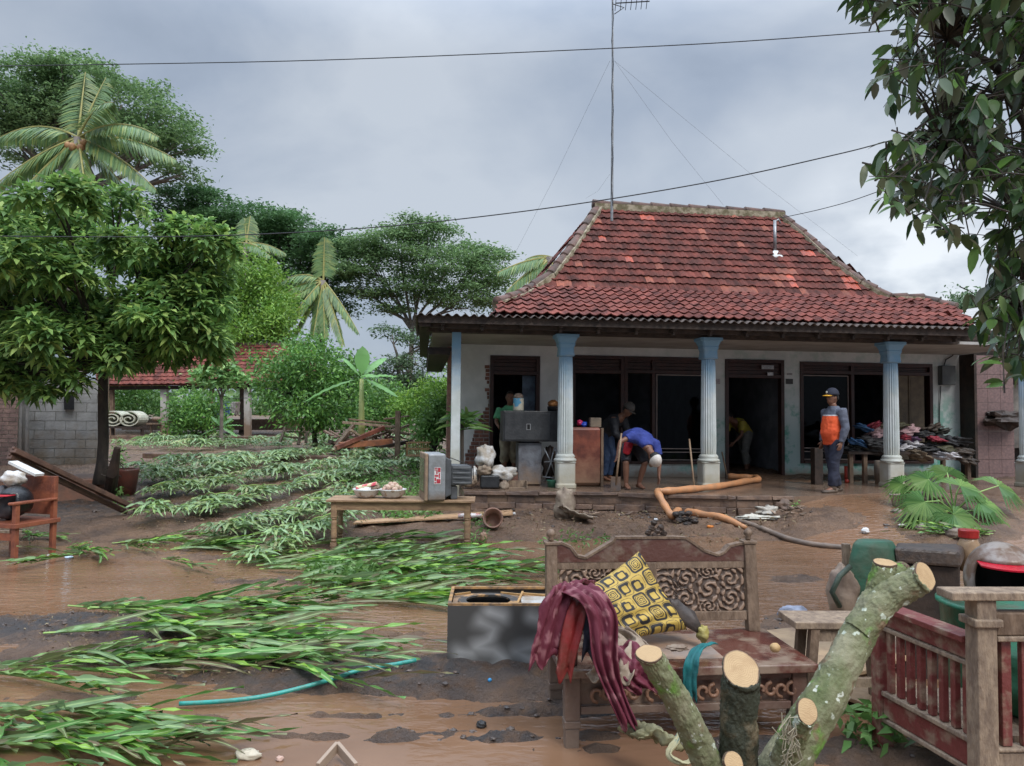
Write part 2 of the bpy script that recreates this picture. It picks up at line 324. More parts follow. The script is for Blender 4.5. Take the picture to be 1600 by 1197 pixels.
    mr = N('ShaderNodeMapRange'); Lk(g.outputs[1], mr.inputs[0]); mr.inputs[1].default_value = 3.9; mr.inputs[2].default_value = 5.5; mr.inputs[3].default_value = .03; mr.inputs[4].default_value = .7
    mu = N('ShaderNodeMath'); mu.operation = 'MULTIPLY'; Lk(mr.outputs[0], mu.inputs[0]); Lk(n3.outputs[0], mu.inputs[1])
    b = N('ShaderNodeBump'); b.inputs['Strength'].default_value = .6; b.inputs['Distance'].default_value = .05; Lk(mu.outputs[0], b.inputs['Height']); Lk(b.outputs[0], p.inputs['Normal'])
    tag(link('water', me, m, smooth=True), kind='structure')
build_ground()

# ------------------------------------------------------------ the house
TH = R(7); PZ = .58
u = Vector((math.cos(TH), math.sin(TH), 0)); v = Vector((-math.sin(TH), math.cos(TH), 0)); Z = Vector((0, 0, 1))
PC = G(883, 762, PZ); PC0 = Vector((PC.x, PC.y, 0))
def H(a, b, z): return PC0+u*a+v*b+Z*z
def HP(x, y, b): return RP(x, y, PC0+v*b, v)
def HA(x, b, y=650): return (HP(x, y, b)-PC0).dot(u)
def HZ(x, y, b): return HP(x, y, b).z
def hbox(mb, a0, a1, b0, b1, z0, z1):
    return mb.box8([H(a0, b0, z0), H(a1, b0, z0), H(a1, b1, z0), H(a0, b1, z0), H(a0, b0, z1), H(a1, b0, z1), H(a1, b1, z1), H(a0, b1, z1)])
MH = Matrix((u, v, Z)).transposed()
house = empty('tiled_house', H(2, 2, PZ), 'white flood-stained house with steep red tiled roof and a columned porch', 'house')
WB = 2.15; CZ = 3.12
def wall_mat():
    m = mat('plaster_wall', (.70, .70, .69), (.56, .57, .56), 2.2, .8, .15, 20)
    t = m.node_tree; p = t.nodes['Principled BSDF']; N = t.nodes.new; Lk = t.links.new
    old = p.inputs['Base Color'].links[0].from_socket
    g = N('ShaderNodeNewGeometry'); sp = N('ShaderNodeSeparateXYZ'); Lk(g.outputs['Position'], sp.inputs[0])
    n = N('ShaderNodeTexNoise'); n.inputs['Scale'].default_value = 3.2; n.inputs['Detail'].default_value = 8; n.inputs['Roughness'].default_value = .65; Lk(g.outputs['Position'], n.inputs['Vector'])
    # old teal paint showing low on the right-hand part
    zr = N('ShaderNodeMapRange'); Lk(sp.outputs[2], zr.inputs[0]); zr.inputs[1].default_value = 1.3; zr.inputs[2].default_value = 2.4; zr.inputs[3].default_value = 1; zr.inputs[4].default_value = .25
    xr = N('ShaderNodeMapRange'); Lk(sp.outputs[0], xr.inputs[0]); xr.inputs[1].default_value = 2.0; xr.inputs[2].default_value = 4.5
    a = N('ShaderNodeMath'); a.operation = 'MULTIPLY'; Lk(zr.outputs[0], a.inputs[0]); Lk(xr.outputs[0], a.inputs[1])
    f = N('ShaderNodeMapRange'); Lk(n.outputs[0], f.inputs[0]); f.inputs[1].default_value = .50; f.inputs[2].default_value = .60
    a2 = N('ShaderNodeMath'); a2.operation = 'MULTIPLY'; Lk(a.outputs[0], a2.inputs[0]); Lk(f.outputs[0], a2.inputs[1])
    base_t = N('ShaderNodeMixRGB'); Lk(a.outputs[0], base_t.inputs[0]); Lk(old, base_t.inputs[1]); base_t.inputs[2].default_value = (.36, .47, .46, 1)
    mx = N('ShaderNodeMixRGB'); Lk(a2.outputs[0], mx.inputs[0]); Lk(base_t.outputs[0], mx.inputs[1]); mx.inputs[2].default_value = (.09, .30, .23, 1)
    zm = N('ShaderNodeMapRange'); ad = N('ShaderNodeMath'); ad.operation = 'MULTIPLY_ADD'; Lk(n.outputs[0], ad.inputs[0]); ad.inputs[1].default_value = .5; Lk(sp.outputs[2], ad.inputs[2])
    Lk(ad.outputs[0], zm.inputs[0]); zm.inputs[1].default_value = .86; zm.inputs[2].default_value = 1.02; zm.inputs[3].default_value = .85; zm.inputs[4].default_value = 0
    m2 = N('ShaderNodeMixRGB'); Lk(zm.outputs[0], m2.inputs[0]); Lk(mx.outputs[0], m2.inputs[1]); m2.inputs[2].default_value = (.20, .15, .11, 1)
    Lk(m2.outputs[0], p.inputs['Base Color']); return m
M['wall'] = wall_mat()
def col_mat():
    m = mat('column_paint', (.56, .60, .60), (.46, .50, .48), 4, .55, .15, 20)
    t = m.node_tree; p = t.nodes['Principled BSDF']; N = t.nodes.new; Lk = t.links.new
    old = p.inputs['Base Color'].links[0].from_socket
    g = N('ShaderNodeNewGeometry'); sp = N('ShaderNodeSeparateXYZ'); Lk(g.outputs['Position'], sp.inputs[0])
    n = N('ShaderNodeTexNoise'); n.inputs['Scale'].default_value = 5; n.inputs['Detail'].default_value = 8; Lk(g.outputs['Position'], n.inputs['Vector'])
    ad = N('ShaderNodeMath'); ad.operation = 'MULTIPLY_ADD'; Lk(n.outputs[0], ad.inputs[0]); ad.inputs[1].default_value = .9; Lk(sp.outputs[2], ad.inputs[2])
    r = N('ShaderNodeMapRange'); Lk(ad.outputs[0], r.inputs[0]); r.inputs[1].default_value = 2.5; r.inputs[2].default_value = 3.35
    mx = N('ShaderNodeMixRGB'); Lk(r.outputs[0], mx.inputs[0]); Lk(old, mx.inputs[1]); mx.inputs[2].default_value = (.20, .38, .55, 1)
    r2 = N('ShaderNodeMapRange'); Lk(ad.outputs[0], r2.inputs[0]); r2.inputs[1].default_value = 1.05; r2.inputs[2].default_value = 1.9; r2.inputs[3].default_value = .85; r2.inputs[4].default_value = 0
    m2 = N('ShaderNodeMixRGB'); Lk(r2.outputs[0], m2.inputs[0]); Lk(mx.outputs[0], m2.inputs[1]); m2.inputs[2].default_value = (.36, .31, .21, 1)
    Lk(m2.outputs[0], p.inputs['Base Color']); return m
M['column'] = col_mat()
A = lambda x: HA(x, WB)
zt1 = HZ(800, 556, WB); zt2 = HZ(1180, 562, WB); zt3 = HZ(1350, 567, WB); zw = HZ(1000, 557, WB); zs = HZ(1040, 725, WB); zs2 = HZ(1300, 724, WB)
aL, aR = A(716), A(1500)
wl = MB()
def seg(a0, a1, z0, z1, mb=None): hbox(mb or wl, a0, a1, WB, WB+.15, z0, z1)
seg(aL, A(765), PZ, CZ); seg(A(765), A(843), zt1, CZ); seg(A(843), A(893), PZ, CZ); seg(A(893), A(1108), zw, CZ); seg(A(975), A(1108), PZ, zs)
seg(A(1108), A(1133), PZ, CZ); seg(A(1133), A(1225), zt2, CZ); seg(A(1225), A(1250), PZ, CZ); seg(A(1250), A(1457), zt3, CZ); seg(A(1250), A(1457), PZ, zs2); seg(A(1457), aR, PZ, CZ)
wl.build('wall', M['wall'], house)
# interior shell
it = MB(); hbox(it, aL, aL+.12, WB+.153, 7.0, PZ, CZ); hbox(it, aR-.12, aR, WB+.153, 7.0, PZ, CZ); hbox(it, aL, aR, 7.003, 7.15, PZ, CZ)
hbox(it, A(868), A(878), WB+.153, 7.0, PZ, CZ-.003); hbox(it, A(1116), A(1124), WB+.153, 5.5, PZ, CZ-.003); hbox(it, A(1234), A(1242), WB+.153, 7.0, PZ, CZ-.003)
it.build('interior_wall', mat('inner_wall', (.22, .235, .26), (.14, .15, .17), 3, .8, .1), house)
# side wall of brick on the left (raw brick), seen edge on
# exposed bricks where plaster fell off beside the left door
bm = MB()
edge = [(765, 600), (757, 606), (760, 616), (764, 622), (762, 632), (752, 645), (745, 660), (742, 668), (736, 690), (731, 700), (727, 712), (722, 735), (718, 750)]
brz = 0
for yy in range(570, 750, 6):
    x0 = 763
    for (xa, ya), (xb, yb) in zip(edge, edge[1:]):
        if ya <= yy <= yb: x0 = lerp(xa, xb, (yy-ya)/(yb-ya))
    if yy < 600: x0 = 759+2*math.sin(yy)
    x1 = 764.5; xx = x0+random.uniform(-2, 1)+((yy//6) % 2)*4
    xs = x0+random.uniform(-1.5, 1.5); o = ((yy//6) % 2)*7
    cells = [xs]+[q for q in np.arange(700+o, 766, 14) if q > xs+3 and q < x1-2]+[x1]
    for xa, xb in zip(cells, cells[1:]):
        hbox(bm, A(xa)+.006, A(xb)-.006, WB-.012-random.random()*.012, WB+.02, HZ(750, yy+6, WB)+.006, HZ(750, yy, WB)-.006)
bm.build('exposed_brick', M['brick'], house)
bm = MB(); hbox(bm, A(700)-.02, A(716)-.003, WB+.02, WB+.28, PZ-.3, CZ-.05); bm.build('brick_corner', mat('salmon_brick', (.36, .20, .15), (.22, .13, .10), 12, .85, .5, 30), house)
# doors & windows frames
def frame(name, a0, a1, z0, z1, w=.07, d=(-.03, .12), mids=(), transom=None, sill=True, label=None, slats=True):
    f = MB(); b0, b1 = WB+d[0], WB+d[1]
    hbox(f, a0, a0+w, b0, b1, z0, z1); hbox(f, a1-w, a1, b0, b1, z0, z1); hbox(f, a0+w, a1-w, b0, b1, z1-w, z1)
    if sill: hbox(f, a0+w, a1-w, b0-.03, b1, z0, z0+w*.8)
    if transom: hbox(f, a0+w, a1-w, b0+.003, b1, transom-w/2, transom+w/2)
    for m_ in mids: hbox(f, m_-w/2, m_+w/2, b0+.006, b1-.01, z0+(w*.8 if sill else 0), z1-w)
    o = f.build(name, M['frame'], house, bevel=.004)
    if label: o['label'] = label
    return o
tz = lambda x, y: HZ(x, y, WB)
d1 = frame('door_frame', A(765), A(843), PZ, zt1, transom=tz(800, 583), sill=False)
d2 = frame('door_frame', A(1133), A(1225), PZ, zt2, transom=tz(1180, 588), sill=False)
w1 = frame('window_frame', A(975), A(1108), zs, zw, mids=(A(1021),), transom=tz(1020, 581))
d3 = frame('door_frame', A(893), A(975)-.003, PZ, zw, transom=tz(940, 581), sill=False)
w2 = frame('window_frame', A(1250), A(1457), zs2, zt3, mids=(A(1332), A(1392)), transom=tz(1350, 583))
# transom boards (solid slats above doors/windows)
def boards(a0, a1, z0, z1, par):
    f = MB(); n = 3
    for i in range(n): hbox(f, a0, a1, WB+.03, WB+.05+.01*i, lerp(z0, z1, i/n)+.004, lerp(z0, z1, (i+1)/n)-.004)
    f.build('transom_board', M['frame'], par)
for (xa, xb, ya, fr) in [(769, 839, 558, d1), (897, 971, 560, d3), (979, 1104, 560, w1), (1137, 1221, 566, d2), (1254, 1453, 570, w2)]:
    zz0 = tz((xa+xb)/2, {558: 580, 560: 578, 566: 585, 570: 580}[ya]); boards(A(xa)+.02, A(xb)-.02, zz0, tz((xa+xb)/2, ya)-.02, fr)
def glassmat():
    m, t, p = newmat('window_glass'); N = t.nodes.new; Lk = t.links.new
    tr = N('ShaderNodeBsdfTransparent'); tr.inputs[0].default_value = (.35, .38, .42, 1); gl = N('ShaderNodeBsdfGlossy'); gl.inputs['Roughness'].default_value = .03
    gl.inputs[0].default_value = (.3, .3, .3, 1); fr = N('ShaderNodeFresnel'); fr.inputs[0].default_value = 1.35; mx = N('ShaderNodeMixShader'); Lk(fr.outputs[0], mx.inputs[0]); Lk(tr.outputs[0], mx.inputs[1]); Lk(gl.outputs[0], mx.inputs[2])
    Lk(mx.outputs[0], t.nodes['Material Output'].inputs[0]); return m
M['glass'] = glassmat()
def pane(par, a0, a1, z0, z1):
    g = MB(); hbox(g, a0, a1, WB+.055, WB+.061, z0, z1); g.build('pane', M['glass'], par)
    f = MB(); w = .018
    for q in ((a0, a1, z0, z0+w), (a0, a1, z1-w, z1), (a0, a0+w, z0+w, z1-w), (a1-w, a1, z0+w, z1-w)): hbox(f, q[0], q[1], WB+.035, WB+.053, q[2], q[3])
    f.build('pane_edge', mat('pane_edge', (.33, .27, .25), None, 8, .5, 0), par)
pane(w1, A(1025)+.02, A(1104), tz(1060, 702), tz(1060, 583)-.03); pane(w1, A(1025)+.02, A(1104), zs+.07, tz(1060, 706))
pane(w2, A(1254), A(1328), tz(1290, 701), tz(1290, 584)-.03); pane(w2, A(1254), A(1328), zs2+.07, tz(1290, 705))
sh = MB(); hbox(sh, A(1397), A(1446), WB+.03, WB+.06, zs2+.08, tz(1420, 584)-.04)
for k in range(2):
    aa = lerp(A(1399), A(1444), k/2); ab = lerp(A(1399), A(1444), (k+1)/2)
    for (za, zb) in ((zs2+.12, 1.35), (1.42, tz(1420, 584)-.1)): hbox(sh, aa+.04, ab-.04, WB+.018, WB+.029, za, zb)
    hbox(sh, aa, aa+.03, WB+.012, WB+.029, zs2+.08, tz(1420, 584)-.04)
sh.build('shutter', mat('shutter_wood', (.15, .115, .07), (.10, .075, .05), 8, .6, .3), w2)
# door leaf inside left door, bluish poster/curtain
dl = MB(); hbox(dl, A(818), A(838), WB+.2, WB+.24, PZ+.02, tz(820, 586)); dl.build('open_door_leaf', mat('blue_door', (.12, .17, .24), (.06, .08, .12), 5, .5, .2), d1)
# small plates by the big door
for (xa, xb, ya, yb, c) in [(1189, 1208, 571, 577, (.4, .42, .45)), (1198, 1207, 582, 587, (.55, .57, .6)), (1228, 1239, 592, 600, (.05, .05, .05)), (1230, 1238, 583, 586, (.3, .3, .3)), (1117, 1125, 592, 600, (.42, .38, .40))]:
    q = MB(); bb = WB-.046 if xa < 1215 and xa > 1130 else WB-.012
    hbox(q, A(xa), A(xb), bb, bb+.01, tz(xa, yb), tz(xa, ya)); q.build('house_plate', mat('plate', c, tuple(.7*k for k in c), 30, .5, 0, ramp=(.45, .55)), house)
# meter box
q = MB(); hbox(q, HA(1466, WB), HA(1487, WB), WB-.14, WB-.003, tz(1475, 602), tz(1475, 572)); em = q.build('meter_box', mat('meter', (.10, .11, .11), None, 6, .5, .1), house, bevel=.01)
q = MB(); q.tube([HP(1475, 571, WB-.04), HP(1478, 562, WB-.04), HP(1488, 556, WB-.04), HP(1490, 553, WB-.04)], .012); q.tube([HP(1470, 603, WB-.03), HP(1468, 640, WB-.02), HP(1468, 700, WB-.02)], .009); q.build('meter_cable', M['wire'], em)
# porch slab with stone riser
FE = [G(725, 768, PZ), G(900, 769, PZ), G(1150, 776, PZ), G(1240, 776, PZ)]
def porch():
    m = mat('porch_floor', (.20, .135, .095), (.13, .085, .06), 4, .22, .3, 12, spec=.6)
    p = MB(); fr = [FE[0]-Vector((.0, 0, 0)), FE[1], FE[2], FE[3], H(HA(1500, -.4), -.4, PZ), H(HA(1690, .2), -.1, PZ)]
    bk = [H((q-PC0).dot(u), 7.2, PZ) for q in fr]; bk[0] = H((fr[0]-PC0).dot(u)-.0, 7.2, PZ)
    n = len(fr); vs = fr+bk+[q-Z*.6 for q in fr]+[q-Z*.6 for q in bk]
    fs = [(i, i+1, n+i+1, n+i) for i in range(n-1)]+[(2*n+i, 2*n+i+1, i+1, i) for i in range(n-1)]+[(2*n, 0, n, 3*n), (2*n-1, n-1, 3*n-1, 4*n-1)]
    p.add(vs, fs); po = p.build('porch_floor', m, house)
    s = MB(); random.seed(3)   # stone and brick courses of the riser
    for (p0, p1) in zip(FE, FE[1:]):
        d = (p1-p0); Ln = d.length; d.normalize(); nn = Vector((d.y, -d.x, 0))
        for row, (z0, z1, off) in enumerate([(PZ-.045, PZ+.006, .03), (PZ-.17, PZ-.052, .0), (PZ-.26, PZ-.176, .05), (PZ-.40, PZ-.265, .10)]):
            x = 0
            while x < Ln-.02:
                wv = min(Ln-x, random.uniform(.22, .5) if row else random.uniform(.5, 1.1)); o = off+random.uniform(0, .025)
                a, b = p0+d*(x+.005), p0+d*(x+wv-.005); a = Vector((a.x, a.y, 0)); b = Vector((b.x, b.y, 0)); k = [random.uniform(-.02, .02) for _ in range(4)]
                s.box8([a+nn*o+Z*z0, b+nn*o+Z*(z0+k[0]), b-nn*.02+Z*z0, a-nn*.02+Z*z0, a+nn*(o-.008)+Z*(z1+k[1]), b+nn*(o-.01)+Z*(z1+k[2]), b-nn*.02+Z*z1, a-nn*.02+Z*z1]); x += wv
    s.build('stone_riser', M['stone'], po, bevel=.008)
porch()
# ceiling, beams, rafters
aBL, aBR = HA(668, -.1, 520), HA(1500, -.1, 530)
c = MB(); hbox(c, HA(676, .1, 540), aR, .15, 7.1, CZ, CZ+.05); c.build('ceiling', mat('ceiling_boards', (.42, .41, .39), (.33, .31, .29), 2, .8, .1), house)
c = MB(); hbox(c, aBL, aBR, -.09, .12, CZ-.02, CZ+.12); hbox(c, aBL-.1, aBR+.2, -.47, -.40, CZ+.0, CZ+.10)
a = aBL+.2
while a < aBR: hbox(c, a, a+.06, -.62, -.092, CZ+.025, CZ+.115); hbox(c, a+.01, a+.05, -.56, -.475, CZ-.04, CZ+.02); a += .62
hbox(c, aBL-.15, aBR+.25, -.66, -.625, CZ+.05, CZ+.16)
c.build('roof_beam', mat('beam_wood', (.075, .055, .045), (.035, .027, .023), 7, .7, .4, 20), house)
for sy in (1,):
    c = MB(); hbox(c, HA(655, 0, 520), aBL+.04, -.6, 5.5, CZ+.0, CZ+.08); hbox(c, HA(670, .3, 560), HA(704, .3, 560), .4, 5.5, CZ-.35, CZ-.28)
    for k in range(9): hbox(c, HA(668, .3, 560), HA(706, .3, 560), .5+k*.55, .56+k*.55, CZ-.28, CZ-.22)
    c.build('side_eave', M['darkwood'], house)
# roof planes
BE, BB, BR = -.62, .9, 2.5
zE = HZ(1000, 499, BE)+.02; zB = HZ(1100, 457, BB); zR = HZ(1080, 331, BR)
def uvplane(b0, z0, b1, z1):
    s = (v*(b1-b0)+Z*(z1-z0)); Ls = s.length; s.normalize(); n = u.cross(s).normalized(); O = H(0, b0, z0)
    def pj(x, y):
        p = RP(x, y, O, n)-O; return (p.dot(u), p.dot(s))
    return O, s, n, Ls, pj
def tiles(O, ud, s, n, Ls, left, right, expo=.2, tw=.20, mats=('tile',), parent=None, name='roof_tiles', pick=None, lift=.035, wave=.028):
    mbs = [MB()]; MI = []; k = 0; rows = max(1, round(Ls/expo)); ex = Ls/rows
    for r_ in range(rows):
        s0 = r_*ex; a0, a1 = left(s0+ex*.4), right(s0+ex*.4); i0 = math.floor(a0/tw); i1 = math.ceil(a1/tw)
        jit = random.uniform(-.01, .01)
        for i in range(i0, i1):
            xa, xb = max(i*tw+(jit if i*tw > a0 else 0), a0), min((i+1)*tw+jit, a1)
            if xb-xa < .02: continue
            mi = pick((xa+xb)/2, s0, r_) if pick else 0; mb = mbs[0]; vs = []; MI += [mi]*18; ns = 6; dz = random.uniform(-.004, .006); sk = random.uniform(-.008, .008)
            for (sv, hh) in ((s0-.015+sk, lift-.018), (s0-.02+sk, lift), (s0+ex*.5, lift*.6), (s0+ex*1.12, .0)):
                for j in range(ns+1):
                    t = j/ns; xx = lerp(xa, xb, t); w_ = ((xx-i*tw)/tw)
                    h = wave*(.5-.5*math.cos(2*PI*w_)) * (1 if w_ < .62 else .55)
                    vs.append(O+ud*xx+s*sv+n*(hh+h+dz+.01))
            q = ns+1; mb.add(vs, [(a*q+b, a*q+b+1, (a+1)*q+b+1, (a+1)*q+b) for a in range(3) for b in range(ns)])
    o = mbs[0].build(name, M[mats[0]], parent, smooth=False)
    for mk in mats[1:]: o.data.materials.append(M[mk])
    if len(mats) > 1: o.data.polygons.foreach_set('material_index', MI)
def poly_fn(pts):  # pts sorted by s: (a, s)
    pts = sorted(pts, key=lambda q: q[1])
    def f(s):
        if s <= pts[0][1]: return pts[0][0]
        for (a0, s0), (a1, s1) in zip(pts, pts[1:]):
            if s <= s1: return lerp(a0, a1, (s-s0)/max(1e-6, s1-s0))
        return pts[-1][0]
    return f
O1, s1, n1_, L1, pj1 = uvplane(BE, zE, BB, zB); O2, s2, n2_, L2, pj2 = uvplane(BB, zB, BR, zR)
lowL = [(HA(774, BE, 492), 0), pj1(778, 474), pj1(812, 462), (HA(834, BB, 452), L1)]
lowR = [(HA(1530, BE, 514), 0), pj1(1492, 482), pj1(1440, 468), (HA(1388, BB, 459), L1)]
upL = [(lowL[-1][0], 0), pj2(861, 430), pj2(893, 389), pj2(915, 355), (HA(935, BR, 326), L2)]
upR = [(lowR[-1][0], 0), pj2(1345, 442), pj2(1303, 410), pj2(1255, 366), (HA(1218, BR, 332), L2)]
roof = MB()
fA = lambda pl, O, s: [O+u*a+s*q for a, q in pl]
LL, RR = fA(lowL, O1, s1)+fA(upL, O2, s2)[1:], fA(lowR, O1, s1)+fA(upR, O2, s2)[1:]
def back(p): d = (p-PC0).dot(v); return p+v*(2*(BR-d)+0)
nk = len(LL)
roof.add([p-Z*.03 for p in LL+RR], [(i, nk+i, nk+i+1, i+1) for i in range(nk-1)])
roof.add([p-Z*.03 for p in [back(q) for q in LL]+[back(q) for q in RR]], [(i+1, nk+i+1, nk+i, i) for i in range(nk-1)])
roof.add([p-Z*.03 for p in LL+[back(q) for q in LL]], [(i, i+1, nk+i+1, nk+i) for i in range(nk-1)])
roof.add([p-Z*.03 for p in RR+[back(q) for q in RR]], [(nk+i, nk+i+1, i+1, i) for i in range(nk-1)])
ro = roof.build('roof', M['tile'], house)
random.seed(11)
orange = [(pj2(1262, 398), .15, .1), (pj2(1325, 440), .13, .2), (pj2(985, 408), .09, .1), (pj2(938, 375), .08, .08), (pj2(1010, 339), .12, .05), (pj2(1235, 440), .09, .1)]
mid = [(pj2(1215, 430), .35, .3), (pj2(1240, 350), .2, .25), (pj2(1180, 455), .7, .08), (pj2(1080, 340), .9, .07), (pj2(900, 447), .6, .12), (pj2(1310, 425), .3, .2)]
def pick_up(a, s, r_):
    for (c_, ra, rs) in orange:
        if abs(a-c_[0]) < ra and abs(s+.1-c_[1]) < rs: return 1
    for (c_, ra, rs) in mid:
        if abs(a-c_[0]) < ra and abs(s+.1-c_[1]) < rs and random.random() < .42: return 2
    return 2 if random.random() < .04 else 0
tiles(O2, u, s2, n2_, L2, poly_fn(upL), poly_fn(upR), .198, .140, ('tile', 'tilenew', 'tilemid'), ro, pick=pick_up, lift=.035, wave=.020)
M['tilelow'] = mat('weathered_clay_tile', (.21, .066, .050), (.10, .040, .034), 3.5, .8, .5, 40, island=.26, spec=.12)
tiles(O1, u, s1, n1_, L1, poly_fn(lowL), poly_fn(lowR), .235, .170, ('tilelow',), ro, lift=.03, wave=.036)
# side and back slopes
for Pn in (0, 1):
    E = LL if Pn == 0 else RR
    for (p0, p1) in ((E[0], E[3]), (E[3], E[-1])):
        q0, q1 = back(p0), back(p1); Ls = ((p1+q1)/2-(p0+q0)/2).length; s_ = (((p1+q1)-(p0+q0))/2).normalized()
        ud = -v if Pn == 0 else v; n_ = ud.cross(s_).normalized(); Om = (p0+q0)/2
        h0, h1 = (q0-p0).length/2, (q1-p1).length/2
        tiles(Om, ud, s_, n_, Ls, lambda s, h0=h0, h1=h1, Ls=Ls: -lerp(h0, h1, s/Ls), lambda s, h0=h0, h1=h1, Ls=Ls: lerp(h0, h1, s/Ls), .21, .2, ('tile',), ro)
# hip and ridge caps
def caps(pts, mb, mo, seglen=.36, r=.085):
    acc = []
    for a, b in zip(pts, pts[1:]):
        n = max(1, round((b-a).length/seglen))
        for i in range(n): acc.append((a.lerp(b, i/n), a.lerp(b, (i+1)/n)))
    for a, b in acc:
        d = (b-a).normalized(); mb.tube([a-d*.02+Z*.035, a+Z*.035, b+d*.03+Z*.02], [(r*1.12, r*1.0), (r*1.1, r*.95), (r*.88, r*.8)], 10)
    for a, b in zip(pts, pts[1:]): mo.bar(a-Z*.035, b-Z*.035, .23, .13)
cb, cm = MB(), MB()
caps([LL[1], LL[2], LL[3], LL[4], LL[5], LL[6], LL[7]], cb, cm); caps([RR[1], RR[2], RR[3], RR[4], RR[5], RR[6], RR[7]], cb, cm); caps([LL[-1]-u*.1+Z*.03, RR[-1]+u*.06+Z*.02], cb, cm, .4, .1)
cb.build('ridge_tile', M['ridge'], ro, smooth=True); cm.build('ridge_mortar', M['moss'], ro)
# corrugated sheet under the tile edge and out to the left
cs = MB(); a0, a1 = HA(648, BE-.13, 489), HA(1534, BE-.13, 515); nn = int((a1-a0)/.0225)
zc = zE-.045
cs.grid(lambda i, j: H(lerp(a0, a1, i), lerp(BE-.13, BE+.5 if lerp(a0, a1, i) > lowL[0][0] else 3.4, j), zc+.022*math.sin(lerp(a0, a1, i)*2*PI/.135)+(lerp(0, .12, j))), nn, 3)
cs.build('corrugated_roof_edge', mat('corrugated_sheet', (.12, .095, .085), (.06, .05, .045), 6, .8, .3), house, solid=.008, smooth=True)
# side corrugated (left side eave hanging lower)
# white service mast on roof
mast = empty('service_mast', pj2 and (O2+u*pj2(1210, 395)[0]+s2*pj2(1210, 395)[1]), 'grey service mast with white foot standing on the right of the roof', 'mast')
pb = O2+u*pj2(1211, 396)[0]+s2*pj2(1211, 396)[1]
q = MB(); q.tube([pb, pb+Z*.66], .032, 10); q.tube([pb+Z*.62, pb+Z*.68+u*.07, pb+Z*.60+u*.12], .02); q.build('pole', M['metalgrey'], mast, smooth=True)
q = MB(); q.lathe(pb-Z*.10, [(.13, -.05), (.12, .03), (.06, .12), (.04, .15)], 14, sq=True); q.build('foot', M['white'], mast)
# columns
def column(px, ytop, ybot, label):
    pb = G(px, ybot, PZ) if px != 1394 else H(HA(1394, 0), 0, PZ)
    pb = H(HA(px, 0, 700), 0, PZ); ht = CZ-.02-PZ
    t = empty('porch_column', pb, label, 'column', 'columns of the porch')
    q = MB(); q.lathe(pb, [(.165, 0), (.165, .06), (.15, .08), (.15, .40), (.165, .43)], 32, MH, sq=True); q.build('base', M['column'], t, bevel=.01)
    q = MB(); q.lathe(pb, [(.175, .433), (.19, .455), (.175, .48), (.15, .49), (.165, .515), (.15, .54), (.13, .56)], 32, MH, sq=False); q.build('ring', M['column'], t, smooth=True)
    q = MB(); q.lathe(pb, [(.125, .563), (.13, .75), (.118, ht-.50), (.112, ht-.36)], 40, MH, flute=.13); q.build('shaft', M['column'], t)
    q = MB(); q.lathe(pb, [(.118, ht-.357), (.135, ht-.34), (.125, ht-.32), (.12, ht-.22), (.14, ht-.16), (.135, ht-.14), (.17, ht-.06), (.195, ht-.045), (.195, ht)], 32, MH, sq=True); q.build('capital', M['column'], t)
column(883, 522, 762, 'fluted blue and white column at the left beside the rusty refrigerator')
column(1107, 530, 765, 'fluted blue and white column in the middle with orange logs behind it')
column(1393, 535, 760, 'fluted blue and white column at the right before the clothes pile')
column(1606, 535, 760, 'fluted blue and white column at the right picture edge')
pp = H(HA(711, 0, 700), 0, PZ-.3)
q = MB(); hbox(q, HA(704, 0, 700), HA(718, 0, 700), -.07, .07, PZ-.35, CZ-.02); tag(q.build('porch_post', M['column'], None, bevel=.005), 'slender square post, blue at the top, at the left corner of the porch', 'post')
# pink tiled wall, right of the house
def pinkwall():
    t = empty('side_building', H(HA(1530, WB-.3), WB, PZ), 'neighbouring pink tiled wall with a dark opening right of the porch', 'building')
    m = mat('pink_tile', (.22, .14, .13), (.15, .10, .095), 24, .4, .2, 20)
    q = MB(); a = aR+.06; wv = .29; zz = PZ-.2
    while zz < 3.05:
        aa = aR+.06
        while aa < HA(1562, WB): hbox(q, aa+.003, aa+wv-.003, WB-.35, WB-.2, zz+.003, min(zz+.29, 3.09)-.003); aa += wv
        zz += .29
    q.build('wall', m, t)
    q = MB(); hbox(q, aR, aR+.055, WB-.42, WB+.1, PZ-.2, CZ-.01); q.build('post', M['darkwood'], t)
    q = MB(); hbox(q, HA(1562, WB)+.1, HA(1562, WB)+4, WB+1.5, WB+1.6, PZ-.3, 3.3); hbox(q, HA(1562, WB)+.1, HA(1562, WB)+4, WB-.3, WB-.2, 2.5, 3.1); q.build('back_wall', M['darkwood'], t)
    q = MB(); q.ball(HP(1568, 655, WB-.5), (.42, .22, .16), 18, 12, MH, .7, 3); q.build('rolled_mat', M['darkwood'], t)  # lump for a rolled dark mat
    # pale roof of the next building beyond
    t2 = empty('neighbour_roof_house', W(1560, 560, 19), 'pale grey sheet roof of a house rising behind the right of the roof', 'house')
    q = MB(); q.add([W(1480, 489, 18), W(1800, 440, 20), W(1800, 520, 16), W(1460, 525, 16)], [(0, 1, 2, 3)]); q.build('roof', mat('zinc', (.36, .35, .33), (.26, .25, .23), 3, .6, .2, stretch=(1, 8, 1)), t2, solid=.04)
    q = MB(); q.box8([W(1490, 700, 17), W(1800, 700, 17), W(1800, 700, 21), W(1490, 700, 21), W(1490, 526, 17), W(1800, 526, 17), W(1800, 526, 21), W(1490, 526, 21)]); q.build('wall', M['conc'], t2)
pinkwall()

